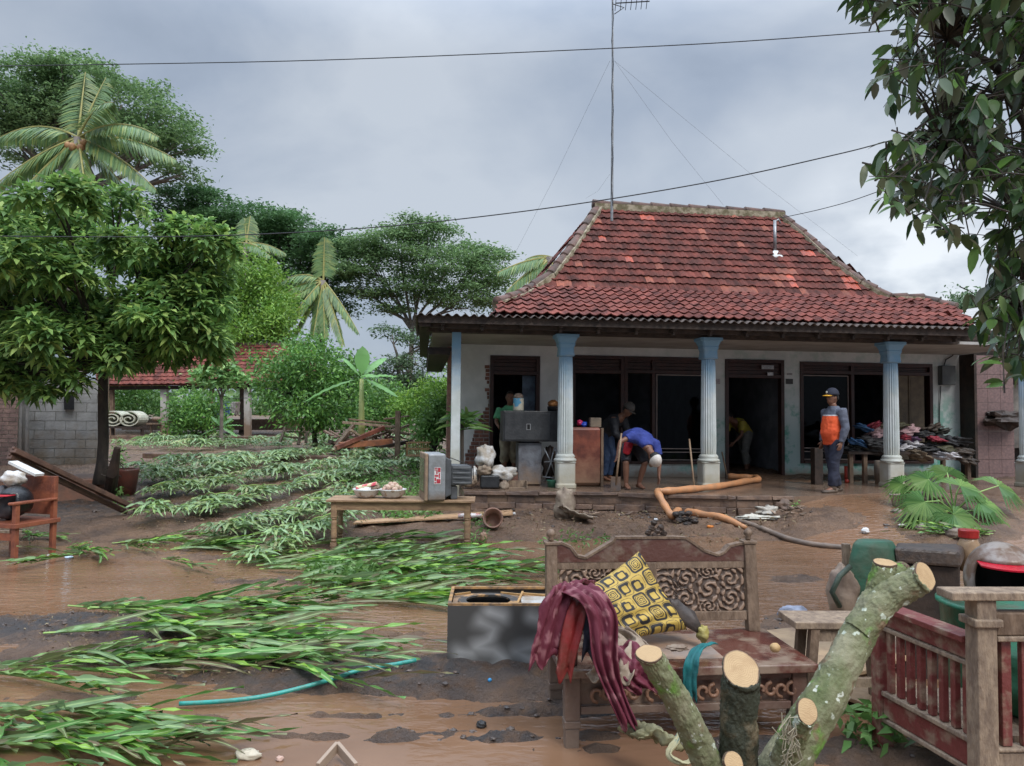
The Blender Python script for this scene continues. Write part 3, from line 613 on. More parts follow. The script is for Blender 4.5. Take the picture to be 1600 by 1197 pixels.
# ------------------------------------------------------------ vegetation
def leaves(name, P, D, S, Lh, Wd, m, parent=None, droop=.15, fold=.12, seg=1):
    """N separate leaves; P base, D direction, S side (all Nx3), Lh length, Wd width"""
    P = np.asarray(P, float); n = len(P); D = np.asarray(D, float); S = np.asarray(S, float)
    D /= np.linalg.norm(D, axis=1)[:, None]+1e-9; S = S-D*np.sum(S*D, 1)[:, None]; S /= np.linalg.norm(S, axis=1)[:, None]+1e-9
    Nn = np.cross(D, S); Nn *= np.sign(Nn[:, 2]+1e-6)[:, None]
    Lh = np.broadcast_to(Lh, (n,))[:, None]; Wd = np.broadcast_to(Wd, (n,))[:, None]; dz = np.array([0, 0, -1.])
    if seg == 1:
        c = P+D*Lh*.45+dz*droop*Lh*.15
        V = np.stack([P, c-S*Wd/2+Nn*Wd*fold, c, c+S*Wd/2+Nn*Wd*fold, P+D*Lh+dz*droop*Lh], 1).reshape(-1, 3)
        F = np.array([[0, 2, 1], [0, 3, 2], [1, 2, 4], [2, 3, 4]]); k = 5
    else:
        rows = [P]; ts = [(.22, .8), (.5, 1.), (.78, .68)]
        vv = [P]
        for t, wf in ts:
            c = P+D*Lh*t+dz*droop*Lh*t*t
            vv += [c-S*Wd/2*wf+Nn*Wd*fold*wf, c, c+S*Wd/2*wf+Nn*Wd*fold*wf]
        vv.append(P+D*Lh+dz*droop*Lh); V = np.stack(vv, 1).reshape(-1, 3); k = 11
        F = [[0, 2, 1], [0, 3, 2]]
        for q in (1, 4): F += [[q, q+1, q+3], [q+1, q+4, q+3], [q+1, q+2, q+4], [q+2, q+5, q+4]]
        F += [[7, 8, 10], [8, 9, 10]]; F = np.array(F)
    FF = (F[None]+(np.arange(n)*k)[:, None, None]).reshape(-1, 3)
    me = bpy.data.meshes.new(name); me.vertices.add(len(V)); me.vertices.foreach_set('co', V.ravel())
    me.loops.add(FF.size); me.loops.foreach_set('vertex_index', FF.ravel().astype(np.int32)); me.polygons.add(len(FF))
    me.polygons.foreach_set('loop_start', np.arange(0, FF.size, 3, dtype=np.int32)); me.polygons.foreach_set('loop_total', np.full(len(FF), 3, np.int32))
    me.update(calc_edges=True); return link(name, me, m, parent)
def unit(n):
    q = rng.normal(size=(n, 3)); return q/np.linalg.norm(q, axis=1)[:, None]
def lobe_pts(lobes, n, shell=.75, up=0):
    wts = np.array([(l[1][0]*l[1][2])**1.0 for l in lobes]); wts /= wts.sum(); out = []; nor = []
    idx = rng.choice(len(lobes), n, p=wts); U = unit(n)
    if up: U[:, 2] = np.abs(U[:, 2])*up+U[:, 2]*(1-up); U /= np.linalg.norm(U, axis=1)[:, None]
    rr = shell+(1-shell)*rng.random(n)**.7
    Cn = np.array([l[0] for l in lobes])[idx]; Rr = np.array([l[1] for l in lobes])[idx]
    return Cn+U*Rr*rr[:, None], U, idx
def limbs(base_p, trunk_top, lobes, r0, r1, mb, sub=3, n=8, lean=.3, tw=.4):
    base_p, trunk_top = Vector(base_p), Vector(trunk_top); pts = []
    for i in range(7):
        t = i/6; pts.append(base_p.lerp(trunk_top, t)+Vector((math.sin(t*5+base_p.x)*.018, math.cos(t*4)*.02, 0))*(t*(1-t)*4))
    mb.tube(pts, [r0*1.35]+[lerp(r0, r1*1.5, i/6) for i in range(1, 7)], 10, rough=.3)
    for c, rr in lobes:
        c = Vector(c); md = trunk_top.lerp(c, .5)+Vector((0, 0, -.12*(c-trunk_top).length)); P = [trunk_top.lerp(base_p, .08)]
        for i in range(1, 6):
            t = i/5; P.append((trunk_top*(1-t)**2+md*2*t*(1-t)+c*t*t)+Vector([random.uniform(-1, 1)*.05*rr[0] for _ in range(3)]))
        mb.tube(P, [lerp(r1*1.1, r1*.25, i/5) for i in range(6)], 6)
        for k in range(sub):
            s_ = P[random.randint(2, 4)]; e_ = c+Vector([random.uniform(-.85, .85)*q for q in rr]); mdl = s_.lerp(e_, .5)+Vector((0, 0, .1*rr[2]))
            mb.tube([s_, mdl, e_], [r1*.45, r1*.28, r1*.08], 5)
LM = {
 'mango': leafmat('broad_leaf', [(.075, .155, .05), (.11, .215, .06), (.155, .28, .075), (.23, .37, .09), (.36, .46, .13)], .38, .6),
 'rain': leafmat('rain_tree_leaf', [(.06, .13, .05), (.085, .18, .065), (.12, .23, .085)], .4, .6),
 'rainfar': leafmat('feathery_leaf', [(.11, .19, .08), (.15, .25, .10), (.21, .32, .12)], .4, .7),
 'rainfar2': leafmat('grey_green_leaf', [(.09, .15, .08), (.12, .20, .10), (.16, .24, .12)], .3, .6),
 'lime': leafmat('lime_leaf', [(.09, .20, .03), (.15, .29, .04), (.24, .38, .06)], .35, .5),
 'bush': leafmat('bush_leaf', [(.06, .15, .035), (.10, .23, .05), (.18, .34, .06)], .3, .5),
 'dark': leafmat('hanging_leaf', [(.03, .065, .03), (.045, .09, .035), (.075, .14, .035), (.08, .105, .065), (.15, .15, .10), (.11, .22, .04), (.04, .07, .035)], .25, .4),
 'palm': leafmat('coconut_leaf', [(.09, .17, .065), (.12, .21, .08), (.17, .26, .09), (.27, .31, .09)], .3, .45),
 'banana': leafmat('banana_leaf', [(.13, .30, .09), (.20, .40, .12)], .4, .4),
 'maize': leafmat('maize_leaf', [(.07, .18, .04), (.10, .25, .05), (.17, .34, .05), (.28, .46, .06), (.17, .28, .13), (.30, .28, .10), (.09, .22, .05), (.17, .12, .07)], .3, .4),
 'maizefar': leafmat('maize_leaf_pale', [(.15, .24, .12), (.22, .33, .17), (.31, .44, .23), (.18, .31, .08), (.32, .31, .16)], .3, .4),
 'fan': leafmat('fan_leaf', [(.07, .17, .04), (.12, .24, .06), (.22, .34, .10)], .35, .4),
 'bush2': leafmat('papaya_leaf', [(.14, .28, .10), (.20, .36, .12), (.30, .44, .14)], .35, .5),
 'weed': leafmat('weed_leaf', [(.08, .18, .04), (.13, .25, .06), (.17, .30, .08)], .3, .5),
 'dry': leafmat('dry_leaf', [(.20, .13, .07), (.13, .085, .05), (.28, .22, .12)], .2, .6),
}
def tree(name, label, base_p, top, lobes, nclus, mode, lm, ls, r0=.2, r1=.1, bark='bark', group=None, shell=.7, cat='tree', sub=3, per=12, cr=.3):
    rs = random.Random(len(label)); lobes = list(lobes); extra = []
    for c_, r_ in lobes:
        for _ in range(3):
            d_ = Vector((rs.uniform(-1, 1), rs.uniform(-1, 1), rs.uniform(-.5, 1))).normalized(); k_ = rs.uniform(.28, .5); extra.append((tuple(c_[i]+d_[i]*r_[i]*1.0 for i in range(3)), tuple(q*k_ for q in r_)))
    t = empty(name, base_p, label, cat, group); mb = MB(); limbs(base_p, top, lobes, r0, r1, mb, sub); mb.build('trunk', M[bark], t, smooth=True)
    lobes = lobes+extra; P, U, idx = lobe_pts(lobes, nclus, shell, .35 if mode == 'flat' else .15)
    n = nclus*per; PP = np.repeat(P, per, 0); UU = np.repeat(U, per, 0)
    if mode == 'rosette':
        g = np.tile(np.arange(per)*2.4, nclus)+np.repeat(rng.random(nclus)*6, per); el = np.tile(np.linspace(.75, -.8, per), nclus)+rng.normal(0, .15, n)
        Dr = np.stack([np.cos(g)*np.cos(el), np.sin(g)*np.cos(el), np.sin(el)], 1)+UU*np.array([.45, .45, .15]); base_ = PP+Dr*.05+rng.normal(0, cr*.2, (n, 3))
        S = np.cross(Dr, [0, 0, 1.])+rng.normal(0, .15, (n, 3)); leaves('crown', base_, Dr, S, ls*rng.uniform(.7, 1.15, n), ls*.42*rng.uniform(.8, 1.2, n), lm, t, .25)
    elif mode == 'flat':
        off = rng.normal(0, 1, (n, 3))*np.array([cr, cr, cr*.22]); Dr = rng.normal(0, 1, (n, 3))*np.array([1, 1, .35]); S = rng.normal(0, 1, (n, 3))*np.array([1, 1, .25])
        leaves('crown', PP+off, Dr, S, ls*rng.uniform(.6, 1.3, n), ls*.45*rng.uniform(.7, 1.2, n), lm, t, .1)
    else:
        off = rng.normal(0, cr*.6, (n, 3)); Dr = unit(n)+UU*.7+np.array([0, 0, .1]); S = unit(n)
        leaves('crown', PP+off, Dr, S, ls*rng.uniform(.6, 1.3, n), ls*.45*rng.uniform(.7, 1.2, n), lm, t, .2)
    return t
def lb(px, py, D, rx, ry=None, rd=None):  # lobe from pixels, radii in pixels
    k = D/FPX; ry = ry or rx; return (tuple(W(px, py, D)), (rx*k, (rd or rx)*k, ry*k))
def gb(px, py): p = gpt(px, py); return tuple(p-Z*.05)
def foot(px, D):
    p = W(px, 700, D); return Vector((p.x, D, ground_z(p.x, D)-.05))
def midrib(m):
    t = m.node_tree; p = t.nodes['Principled BSDF']; old = p.inputs['Base Color'].links[0].from_socket; a = t.nodes.new('ShaderNodeAttribute'); a.attribute_name = 'mid'
    mr = t.nodes.new('ShaderNodeMapRange'); t.links.new(a.outputs['Fac'], mr.inputs[0]); mr.inputs[1].default_value = .72; mr.inputs[2].default_value = .98
    mx = t.nodes.new('ShaderNodeMixRGB'); t.links.new(mr.outputs[0], mx.inputs[0]); t.links.new(old, mx.inputs[1]); mx.inputs[2].default_value = (.38, .52, .22, 1)
    g = t.nodes.new('ShaderNodeNewGeometry'); n = t.nodes.new('ShaderNodeTexNoise'); n.inputs['Scale'].default_value = 7; n.inputs['Detail'].default_value = 6; t.links.new(g.outputs['Position'], n.inputs['Vector'])
    m3 = t.nodes.new('ShaderNodeMapRange'); t.links.new(n.outputs[0], m3.inputs[0]); m3.inputs[1].default_value = .60; m3.inputs[2].default_value = .68; m3.inputs[4].default_value = .8
    m4 = t.nodes.new('ShaderNodeMixRGB'); t.links.new(m3.outputs[0], m4.inputs[0]); t.links.new(mx.outputs[0], m4.inputs[1]); m4.inputs[2].default_value = (.17, .115, .075, 1)
    t.links.new(m4.outputs[0], p.inputs['Base Color'])
midrib(LM['maize']); midrib(LM['maizefar'])
# big broad-leaved tree on the left
D = 12.3
mango = [lb(60, 345, D, 95, 60, 80), lb(175, 345, D+.2, 110, 62, 90), lb(285, 375, D, 75, 55, 70), lb(30, 450, D-1.0, 80, 48), lb(150, 430, D+.5, 100, 60), lb(180, 475, D-1.3, 85, 55, 60), lb(290, 460, D-.2, 62, 62),
         lb(20, 540, D-.9, 85, 45), lb(250, 540, D-.2, 70, 40), lb(300, 520, D+.4, 45, 40), lb(90, 560, D-.6, 75, 42), lb(-40, 380, D, 80, 60), lb(-60, 500, D, 80, 60), lb(185, 575, D-.3, 48, 38), lb(130, 325, D+.6, 50, 40), lb(20, 590, D-.2, 40, 28)]
mo_ = [(0, 300), (60, 285), (130, 280), (190, 288), (240, 312), (300, 340), (338, 372), (352, 420), (345, 480), (318, 520), (300, 565), (255, 598), (215, 590)]
rm_ = random.Random(4); mango = []
def mtop(x): return 300 if x < 0 else next((lerp(a[1], c_[1], (x-a[0])/(c_[0]-a[0])) for a, c_ in zip(mo_[:8], mo_[1:8]) if x <= c_[0]), 999)
def mbot(x): return 615 if x < 110 else 580 if x < 170 else 600 if x < 250 else 560 if x < 310 else 500
while len(mango) < 58:
    x = rm_.uniform(-110, 330); r_ = rm_.uniform(26, 50); y = rm_.uniform(mtop(x)+r_*.7, mbot(x)-r_*.55); dd = (1-((x-130)/260)**2)
    if not mtop(x) < y < mbot(x): continue
    if 225 < x < 330 and 560 < y < 600 and rm_.random() < .5: continue
    mango.append(lb(x, y, D+rm_.uniform(-1.9, 1.5)*max(.3, dd), r_*1.25, r_*.78, r_*1.2))
b = foot(160, 12.0); b.z = gpt(160, 765).z+.15
tree('broadleaf_tree', 'large dense green broad-leaved tree standing in the low terrace at the left', tuple(b), tuple(W(163, 560, 12.0)), mango, 2500, 'rosette', LM['mango'], .20, .085, .045, shell=.62, per=17, cr=.16)
# trees beyond
rn = [lb(40, 130, 42, 75, 30, 90), lb(110, 115, 42, 70, 25), lb(190, 165, 42, 75, 35), lb(250, 195, 42, 62, 25), lb(280, 225, 42, 40, 18), lb(120, 200, 43, 110, 40), lb(30, 230, 43, 70, 35), lb(210, 235, 42, 80, 22), lb(285, 272, 42, 32, 14), lb(10, 170, 42, 60, 40), lb(90, 165, 43, 80, 35)]
tree('rain_tree', 'wide spreading rain tree rising behind the coconut palm at far left', tuple(foot(120, 43)), tuple(W(110, 300, 43)), rn, 2000, 'flat', LM['rainfar'], .26, .40, .2, 'palebark', per=24, cr=.42, sub=5, shell=.55)
rn = [lb(290, 305, 46, 45, 16), lb(330, 320, 46, 45, 20), lb(400, 345, 46, 60, 26), lb(450, 365, 46, 55, 30), lb(500, 395, 45, 48, 34), lb(370, 390, 46, 60, 30), lb(430, 420, 46, 70, 32), lb(520, 430, 45, 32, 40), lb(470, 470, 45, 55, 40), lb(300, 350, 46, 60, 30), lb(530, 475, 45, 20, 25), lb(420, 380, 47, 80, 40)]
tree('rain_tree', 'dark layered rain tree between the lime green tree and the small coconut palm', tuple(foot(440, 46)), tuple(W(430, 480, 46)), rn, 2200, 'flat', LM['rain'], .27, .40, .2, per=22, cr=.40, sub=4, shell=.5)
al = [lb(620, 375, 44, 62, 22), lb(670, 362, 44, 48, 22), lb(570, 395, 44, 34, 22), lb(600, 425, 44, 60, 26), lb(700, 410, 44, 75, 30), lb(765, 400, 44, 32, 22), lb(760, 440, 44, 45, 25), lb(650, 455, 44, 65, 24), lb(720, 470, 44, 60, 25), lb(575, 455, 44, 30, 14), lb(610, 485, 44, 26, 12)]
tree('albizia_tree', 'tall airy tree with thin pale forking stems in the gap left of the roof', tuple(foot(636, 44)), tuple(W(645, 505, 44)), al, 1700, 'flat', LM['rainfar'], .24, .15, .09, 'palebark', per=20, cr=.36, sub=6, shell=.4)
al = [lb(665, 530, 40, 35, 18), lb(612, 522, 40, 25, 10), lb(655, 570, 40, 40, 20), lb(690, 520, 40, 28, 16), lb(640, 605, 40, 40, 24), lb(600, 600, 40, 40, 25), lb(675, 620, 40, 40, 25)]
tree('albizia_tree', 'slimmer young feathery tree just left of the porch eave', tuple(foot(628, 40)), tuple(W(622, 560, 40)), al, 520, 'flat', LM['rainfar2'], .22, .12, .08, 'palebark', per=18, cr=.3, sub=3)
lm = [lb(385, 425, 32, 45, 28), lb(410, 470, 32, 45, 35), lb(360, 480, 32, 45, 45), lb(400, 520, 31, 55, 25), lb(340, 430, 33, 30, 25), lb(340, 530, 31, 45, 25), lb(425, 500, 31, 25, 20)]
tree('lime_green_tree', 'bright lime green tree behind the shed roof', tuple(foot(380, 32)), tuple(W(380, 540, 32)), lm, 1500, 'spray', LM['lime'], .19, .16, .09, 'palebark', per=13, cr=.45, shell=.5)
bs = [lb(500, 580, 20, 55, 35), lb(445, 600, 20, 45, 32), lb(540, 610, 20, 40, 30), lb(470, 640, 19.5, 50, 26), lb(520, 650, 19.5, 40, 25), lb(430, 570, 20.5, 30, 18), lb(480, 545, 20.5, 35, 16)]
tree('bushy_tree', 'bushy green tree with several stems before the shed roof', tuple(foot(492, 20)), tuple(W(492, 660, 20)), bs, 950, 'spray', LM['bush'], .13, .07, .04, per=13, cr=.26, shell=.5)
for (lab, px, D, lob, nc, lk, ls) in [
  ('yellow green shrub at the left corner of the porch', 672, 20, [lb(680, 610, 20, 26, 20), lb(655, 635, 20, 45, 25), lb(690, 640, 19, 22, 30)], 260, 'lime', .13),
  ('dark green bush around the foot of the banana plant', 590, 23, [lb(600, 620, 23, 38, 24), lb(565, 655, 23, 40, 25), lb(620, 655, 23, 30, 22)], 260, 'bush', .15),
  ('leafy shrub between the shed posts beside the washing', 320, 25, [lb(300, 640, 25, 35, 35), lb(330, 650, 25, 25, 35), lb(285, 665, 25, 25, 25)], 220, 'bush', .16),
  ('green bush behind the rolled mattresses in the shed', 225, 34, [lb(220, 630, 34, 60, 30), lb(200, 600, 34, 40, 20)], 200, 'bush', .22),
  ('low weedy bush behind the rattan cage', 668, 17, [lb(672, 672, 17, 24, 22), lb(688, 650, 17, 14, 30)], 180, 'weed', .12),
  ('small tree peeping above the roof end at the right', 1510, 32, [lb(1500, 478, 32, 22, 10), lb(1530, 480, 32, 28, 14)], 90, 'rainfar2', .25)]:
    t = empty('bush', tuple(foot(px, D)), lab, 'bush'); P, U, ix = lobe_pts(lob, nc, .4, .1); per = 14; n = nc*per
    off = rng.normal(0, 1.1*ls, (n, 3)); leaves('foliage', np.repeat(P, per, 0)+off, unit(n)+np.array([0, 0, .4]), unit(n), ls*rng.uniform(.6, 1.3, n), ls*.42, LM[lk], t, .2)
    mb = MB()
    for c, rr in lob: mb.tube([foot(px, D), Vector(foot(px, D)).lerp(Vector(c), .5)+Vector((.1, 0, 0)), c], [.05, .035, .015], 6)
    mb.build('stem', M['bark'], t)
# far wall of green behind everything
t = []
lobF = [lb(px, 640+random.uniform(-14, 12), 75, 60, 34) for px in range(-500, 2300, 50)]
P, U, ix = lobe_pts(lobF, 2200, .5, .3); n = 2200*9
ft = leaves('far_woods', np.repeat(P, 9, 0)+rng.normal(0, .8, (n, 3)), unit(n), unit(n), .9, .5, LM['rainfar'], None); tag(ft, 'far hazy line of trees behind the garden', 'woods', kind='stuff')
# coconut palms
def frond(mb_r, LP, c, az, el, Ln, drop, lf=.55, ncl=58):
    d = Vector((math.cos(az)*math.cos(el), math.sin(az)*math.cos(el), math.sin(el))); pts = []
    hz = Vector((math.cos(az), math.sin(az), 0)); side = Vector((-math.sin(az), math.cos(az), 0))
    for i in range(10):
        t = i/9; pts.append(Vector(c)+d*Ln*t+Vector((0, 0, -drop*Ln*t*t)))
    mb_r.tube(pts, [lerp(.045, .012, i/9) for i in range(10)], 5)
    for i in range(ncl):
        t = .12+.88*i/ncl; k = min(8, int(t*9)); p = pts[k].lerp(pts[k+1], t*9-k); tg = (pts[k+1]-pts[k]).normalized()
        L_ = lf*math.sin(PI*min(1, t*.85+.12))**.6
        for sg in (-1, 1):
            q = side*sg*.75+tg*.55+Vector((0, 0, -.55-random.random()*.35)); LP.append((tuple(p), tuple(q), tuple(tg), L_*random.uniform(.85, 1.1)))
def palm(label, px, py, D, Ln, fr, basepx, nuts=True, lk='palm', lf=.55, tr=.16, fl=None):
    c = W(px, py, D); t = empty('coconut_palm', tuple(foot(basepx, D)), label, 'palm tree', 'coconut palms'); mb = MB(); LP = []
    for (az, el, dr, s_) in fr: frond(mb, LP, c, R(az), R(el), Ln*s_, dr, lf)
    mb.build('frond_stem', M['palm_rib'], t)
    leaves('fronds', [q[0] for q in LP], [q[1] for q in LP], [q[2] for q in LP], np.array([q[3] for q in LP]), .075*D/30, LM[lk], t, .25)
    mb = MB(); b = foot(basepx, D); pts = [b.lerp(c, i/6)+Vector((math.sin(i)*.1, 0, 0)) for i in range(7)]; pts[-1] = Vector(c)
    mb.tube(pts, [tr*1.4]+[tr]*5+[tr*.9], 10); mb.build('trunk', M['palebark'], t, smooth=True)
    if nuts:
        for k in range(nuts):
            mb = MB(); g = k*2.4; mb.ball(c+Vector((math.cos(g)*.28, math.sin(g)*.28-.1, -.25-.12*(k % 3))), (.13, .13, .16), 10, 7); mb.build('coconut', mat('coconut', (.36, .20, .08), (.24, .12, .05), 8, .6, .1), t, smooth=True)
    return t
M['palm_rib'] = mat('palm_rib', (.34, .30, .10), (.24, .24, .08), 5, .5, .1)
palm('tall coconut palm with orange nuts above the big left tree', 122, 215, 27, 3.3, [(180, 30, .55, 1.1), (160, 5, .5, 1.05), (195, -25, .3, .95), (215, -50, .15, .9), (250, -72, .05, .95), (285, -68, .05, .95), (310, -50, .15, 1.), (350, -18, .3, 1.05), (5, 12, .4, 1.1), (345, 25, .5, 1.2), (60, 72, .1, .95), (110, 75, .1, 1.), (90, 60, .3, 1.), (330, 50, .5, 1.), (30, -40, .2, 1.), (140, -50, .2, 1.1)], 120, 7, lf=.85)
palm('smaller leaning coconut palm with yellowing fronds behind the bushy tree', 505, 438, 34, 2.9, [(175, 30, .6, .9), (185, 0, .5, .75), (200, -25, .35, 1.0), (225, -45, .2, .95), (260, -70, .05, .95), (290, -68, .05, 1.), (320, -60, .1, 1.1), (340, -45, .2, .95), (80, 80, .1, .8), (100, 85, .05, .75), (210, -60, .2, 1.1), (150, 20, .5, 1.)], 502, 0, lf=.6, tr=.14)
palm('coconut palm top showing over the left slope of the roof', 860, 402, 22, 1.6, [(190, -5, .25, 1.), (200, -30, .2, 1.), (215, -45, .1, 1.), (250, -60, .1, .9), (300, -60, .1, .9), (170, 20, .4, .5)], 880, 4, lf=.5, lk='palm')
palm('palm crown half hidden between the lime tree and the dark rain tree', 385, 380, 38, 2.0, [(10, 10, .4, 1.), (330, -10, .3, .9), (90, 75, .1, .9), (180, 10, .4, .8), (120, 70, .2, 1.)], 384, 0, lf=.6, lk='palm')
# banana plant
def banana(px, py, D, sc, label, n=7):
    b = foot(px, D); t = empty('banana_plant', tuple(b), label, 'banana plant'); c = W(px, py, D)
    mb = MB(); mb.tube([b, b.lerp(c, .5), c], [.10*sc, .08*sc, .05*sc], 9); mb.build('stalk', mat('banana_stalk', (.42, .42, .16), (.30, .33, .12), 4, .5, .1), t, smooth=True)
    for k in range(n):
        az = R([170, 20, 95, -20, 200, 60, -60, 140][k % 8]); el = R([60, 25, 85, -5, -5, 50, 20, 35][k % 8]); Ln = sc*random.uniform(1.0, 1.5)
        d = Vector((math.cos(az)*math.cos(el), math.sin(az)*math.cos(el), math.sin(el))); sd = Vector((-math.sin(az), math.cos(az), 0)); mb = MB()
        def fn(i, j, d=d, sd=sd, Ln=Ln):
            wv = math.sin(PI*min(1, max(0, i-.12)/.88))**.6*.19*sc if i > .12 else .01
            return Vector(c)+d*Ln*i+Vector((0, 0, -.35*Ln*i*i))+sd*wv*(j*2-1)+Vector((0, 0, abs(j*2-1)*-.3*wv+.012*math.sin(i*40)))
        mb.grid(fn, 16, 4); mb.build('leaf', LM['banana'], t, smooth=True)
banana(565, 592, 18, .95, 'young banana plant with broad leaves beside the porch garden')
tree('papaya_tree', 'small pale leaved papaya before the shed roof', tuple(foot(346, 22)), tuple(W(346, 620, 22)), [lb(330, 582, 22, 20, 9), lb(362, 588, 22, 20, 9), lb(346, 572, 22, 18, 8), lb(345, 600, 22, 24, 9)], 70, 'flat', LM['bush2'], .24, .06, .03, 'palebark', per=14, cr=.16)
banana(345, 668, 23, .55, 'low banana sucker at the foot of the shed', 6)
# potted plant at porch corner
t = empty('house_plant', tuple(HP(725, 700, .5)), 'green strap-leaved plant behind the slender porch post', 'plant')
P = []; Dd = []
for k in range(46):
    P.append(tuple(HP(722+random.uniform(-10, 10), 672-random.uniform(0, 25), .3))); a = random.uniform(0, 2*PI); Dd.append((math.cos(a)*.8, math.sin(a)*.5, random.uniform(.0, 1.1)))
leaves('foliage', P, Dd, unit(46), rng.uniform(.35, .55, 46), .06, LM['fan'], t, .35, seg=3)
mb = MB(); mb.tube([HP(722, 765, .3), HP(722, 655, .3)], .03); mb.build('stem', M['bark'], t)
# foreground tree on the right
def right_tree():
    b = Vector((3.95, 5.2, -.05)); t = empty('foreground_tree', tuple(b), 'dark glossy-leaved tree hanging into the picture at the upper right', 'tree')
    tr = MB(); top = Vector((3.75, 5.2, 3.1)); tr.tube([b, b+Vector((-.1, 0, 1.2)), top, top+Vector((.05, .1, 1.5)), top+Vector((0, 0, 3))], [.17, .13, .11, .09, .04], 10)
    edge = [(0, 1325), (60, 1368), (130, 1360), (190, 1400), (260, 1350), (300, 1355), (360, 1400), (385, 1490), (430, 1530), (470, 1500), (520, 1535), (560, 1535), (590, 1590)]
    def ex(y):
        for (y0, x0), (y1, x1) in zip(edge, edge[1:]):
            if y <= y1: return lerp(x0, x1, max(0, (y-y0))/(y1-y0))
        return 1600
    P = []; Dd = []; tw = MB(); ends = []
    k = 0
    while k < 1250:
        y = random.uniform(-420, 575); yy = max(0, y)
        x0 = ex(yy)+26 if y >= 0 else 1330; x = random.uniform(x0, 1900)
        if random.random() > (.62 if x > x0+50 else .75): continue
        if 330 < y < 470 and x < 1560 and random.random() < .35: continue
        Dp = random.uniform(4.0, 6.4); c = W(x, y, Dp); k += 1; ends.append(c)
        hang = Vector((random.uniform(-.8, .3), random.uniform(-.4, .4), random.uniform(-.6, .3))).normalized(); c0 = c-hang*.22
        tw.tube([c0, c0.lerp(c, .5)+Vector((0, 0, .02)), c+hang*.1], [.006, .004, .002], 4)
        for j in range(random.randint(5, 8)):
            s_ = random.random(); p = c0.lerp(c+hang*.1, s_); a = random.uniform(0, 2*PI)
            d = hang*.7+Vector((math.cos(a)*.8, math.sin(a)*.8, -.45+random.uniform(-.5, .35))); P.append(tuple(p)); Dd.append(tuple(d))
    n = len(P); leaves('crown', P, Dd, np.cross(np.array(Dd), [0, 0, 1.])+rng.normal(0, .45, (n, 3)), rng.uniform(.09, .15, n), rng.uniform(.042, .066, n), LM['dark'], t, .3, .12, seg=3)
    hubs = [W(1560, -60, 5.2), W(1570, 150, 5.0), W(1580, 330, 5.1), W(1590, 480, 5.0), W(1750, 60, 5.2), W(1750, 350, 5.3), W(1480, 60, 5.0), W(1480, 230, 4.9), W(1700, -250, 5.2), W(1450, -150, 5.)]
    for i, h in enumerate(hubs):
        s_ = Vector((3.78, 5.2, max(1.6, min(5.6, h.z-.5)))); tr.tube([s_, s_.lerp(h, .5)+Vector((0, 0, .1)), h], [.05, .032, .015], 6)
    for e_ in ends:
        h = min(hubs, key=lambda q: (q-e_).length); md = h.lerp(e_, .5)+Vector((0, 0, random.uniform(.02, .15)))
        tw.tube([h, md, e_], [.008, .006, .004], 4)
    tr.build('trunk', M['bark'], t, smooth=True); tw.build('twigs', M['bark'], t)
right_tree()
# ------------------------------------------------------------ flattened maize
def maize_mesh(kind, seed):
    rd = random.Random(seed); V = []; F = []; MID = []
    def strip(p, d, Ln, wd, lift, drop, twist):
        d = Vector(d).normalized(); sd = d.cross(Vector((0, 0, 1))).normalized(); sd = (Matrix.Rotation(twist, 3, d) @ sd); n = 9; b0 = len(V); curl = rd.uniform(-.35, .35); ph = rd.random()*6
        for i in range(n+1):
            t = i/n; w_ = wd*(math.sin(PI*min(1, t*.9+.1))**.55)*(1-t**4)+.004; c = Vector(p)+d*Ln*t+Vector((0, 0, lift*math.sin(PI*t*.6)-drop*t*t))+sd*curl*Ln*t*t*.5
            c.z = max(c.z, .012+.01*rd.random()); rp = .016*math.sin(t*17+ph)
            nrm = sd.cross(d); V.extend([c-sd*w_/2+nrm*(.2*w_+rp), c, c+sd*w_/2+nrm*(.2*w_-rp)]); MID.extend([0, 1, 0])
        for i in range(n):
            a = b0+i*3; F.extend([(a, a+1, a+4, a+3), (a+1, a+2, a+5, a+4)])
    Ls = {'near': 1.5, 'mid': 1.25, 'tuft': .5}[kind]; nl = {'near': 10, 'mid': 10, 'tuft': 17}[kind]
    for k in range(nl):
        t = .08+.9*k/nl; p = Vector((Ls*t, rd.uniform(-.02, .02), .04+(.10 if kind == 'tuft' else .04)*math.sin(PI*t)+(.08*t if kind == 'tuft' else 0)))
        if kind == 'tuft': a = rd.uniform(-1.9, 1.9); strip(p, (math.cos(a), math.sin(a), .35), rd.uniform(.20, .40), rd.uniform(.030, .050), .03, .20, rd.uniform(-.7, .7))
        else: a = rd.gauss(0, .17)*(1 if k % 2 else -1); strip(p, (math.cos(a), math.sin(a), rd.uniform(.0, .35)), rd.uniform(.5, .98), rd.uniform(.038, .076), .035, .08, rd.uniform(-1.1, 1.1))
    me = bpy.data.meshes.new('maize_plant'); me.from_pydata([tuple(q) for q in V], [], F); me.attributes.new('mid', 'FLOAT', 'POINT').data.foreach_set('value', [float(z) for z in MID]); me.polygons.foreach_set('use_smooth', [True]*len(F)); me.materials.append(LM['maize' if kind != 'tuft' else 'maizefar'])
    mb = MB(); mb.tube([(Ls*i/6, 0, .03+(.10 if kind == 'tuft' else .04)*math.sin(PI*i/6*.95)+(.20*i/6 if kind == 'tuft' else 0)) for i in range(7)], [.014]*3+[.012, .010, .007, .004], 6); ms = bpy.data.meshes.new('stalk'); ms.from_pydata(mb.v, [], mb.f); ms.materials.append(M['stalk'])
    return me, ms
M['stalk'] = mat('maize_stalk', (.26, .38, .10), (.17, .28, .08), 4, .45, .1)
LIB = {k: [maize_mesh(k, i*7+1) for i in range(6)] for k in ('near', 'mid', 'tuft')}
nmz = [0]
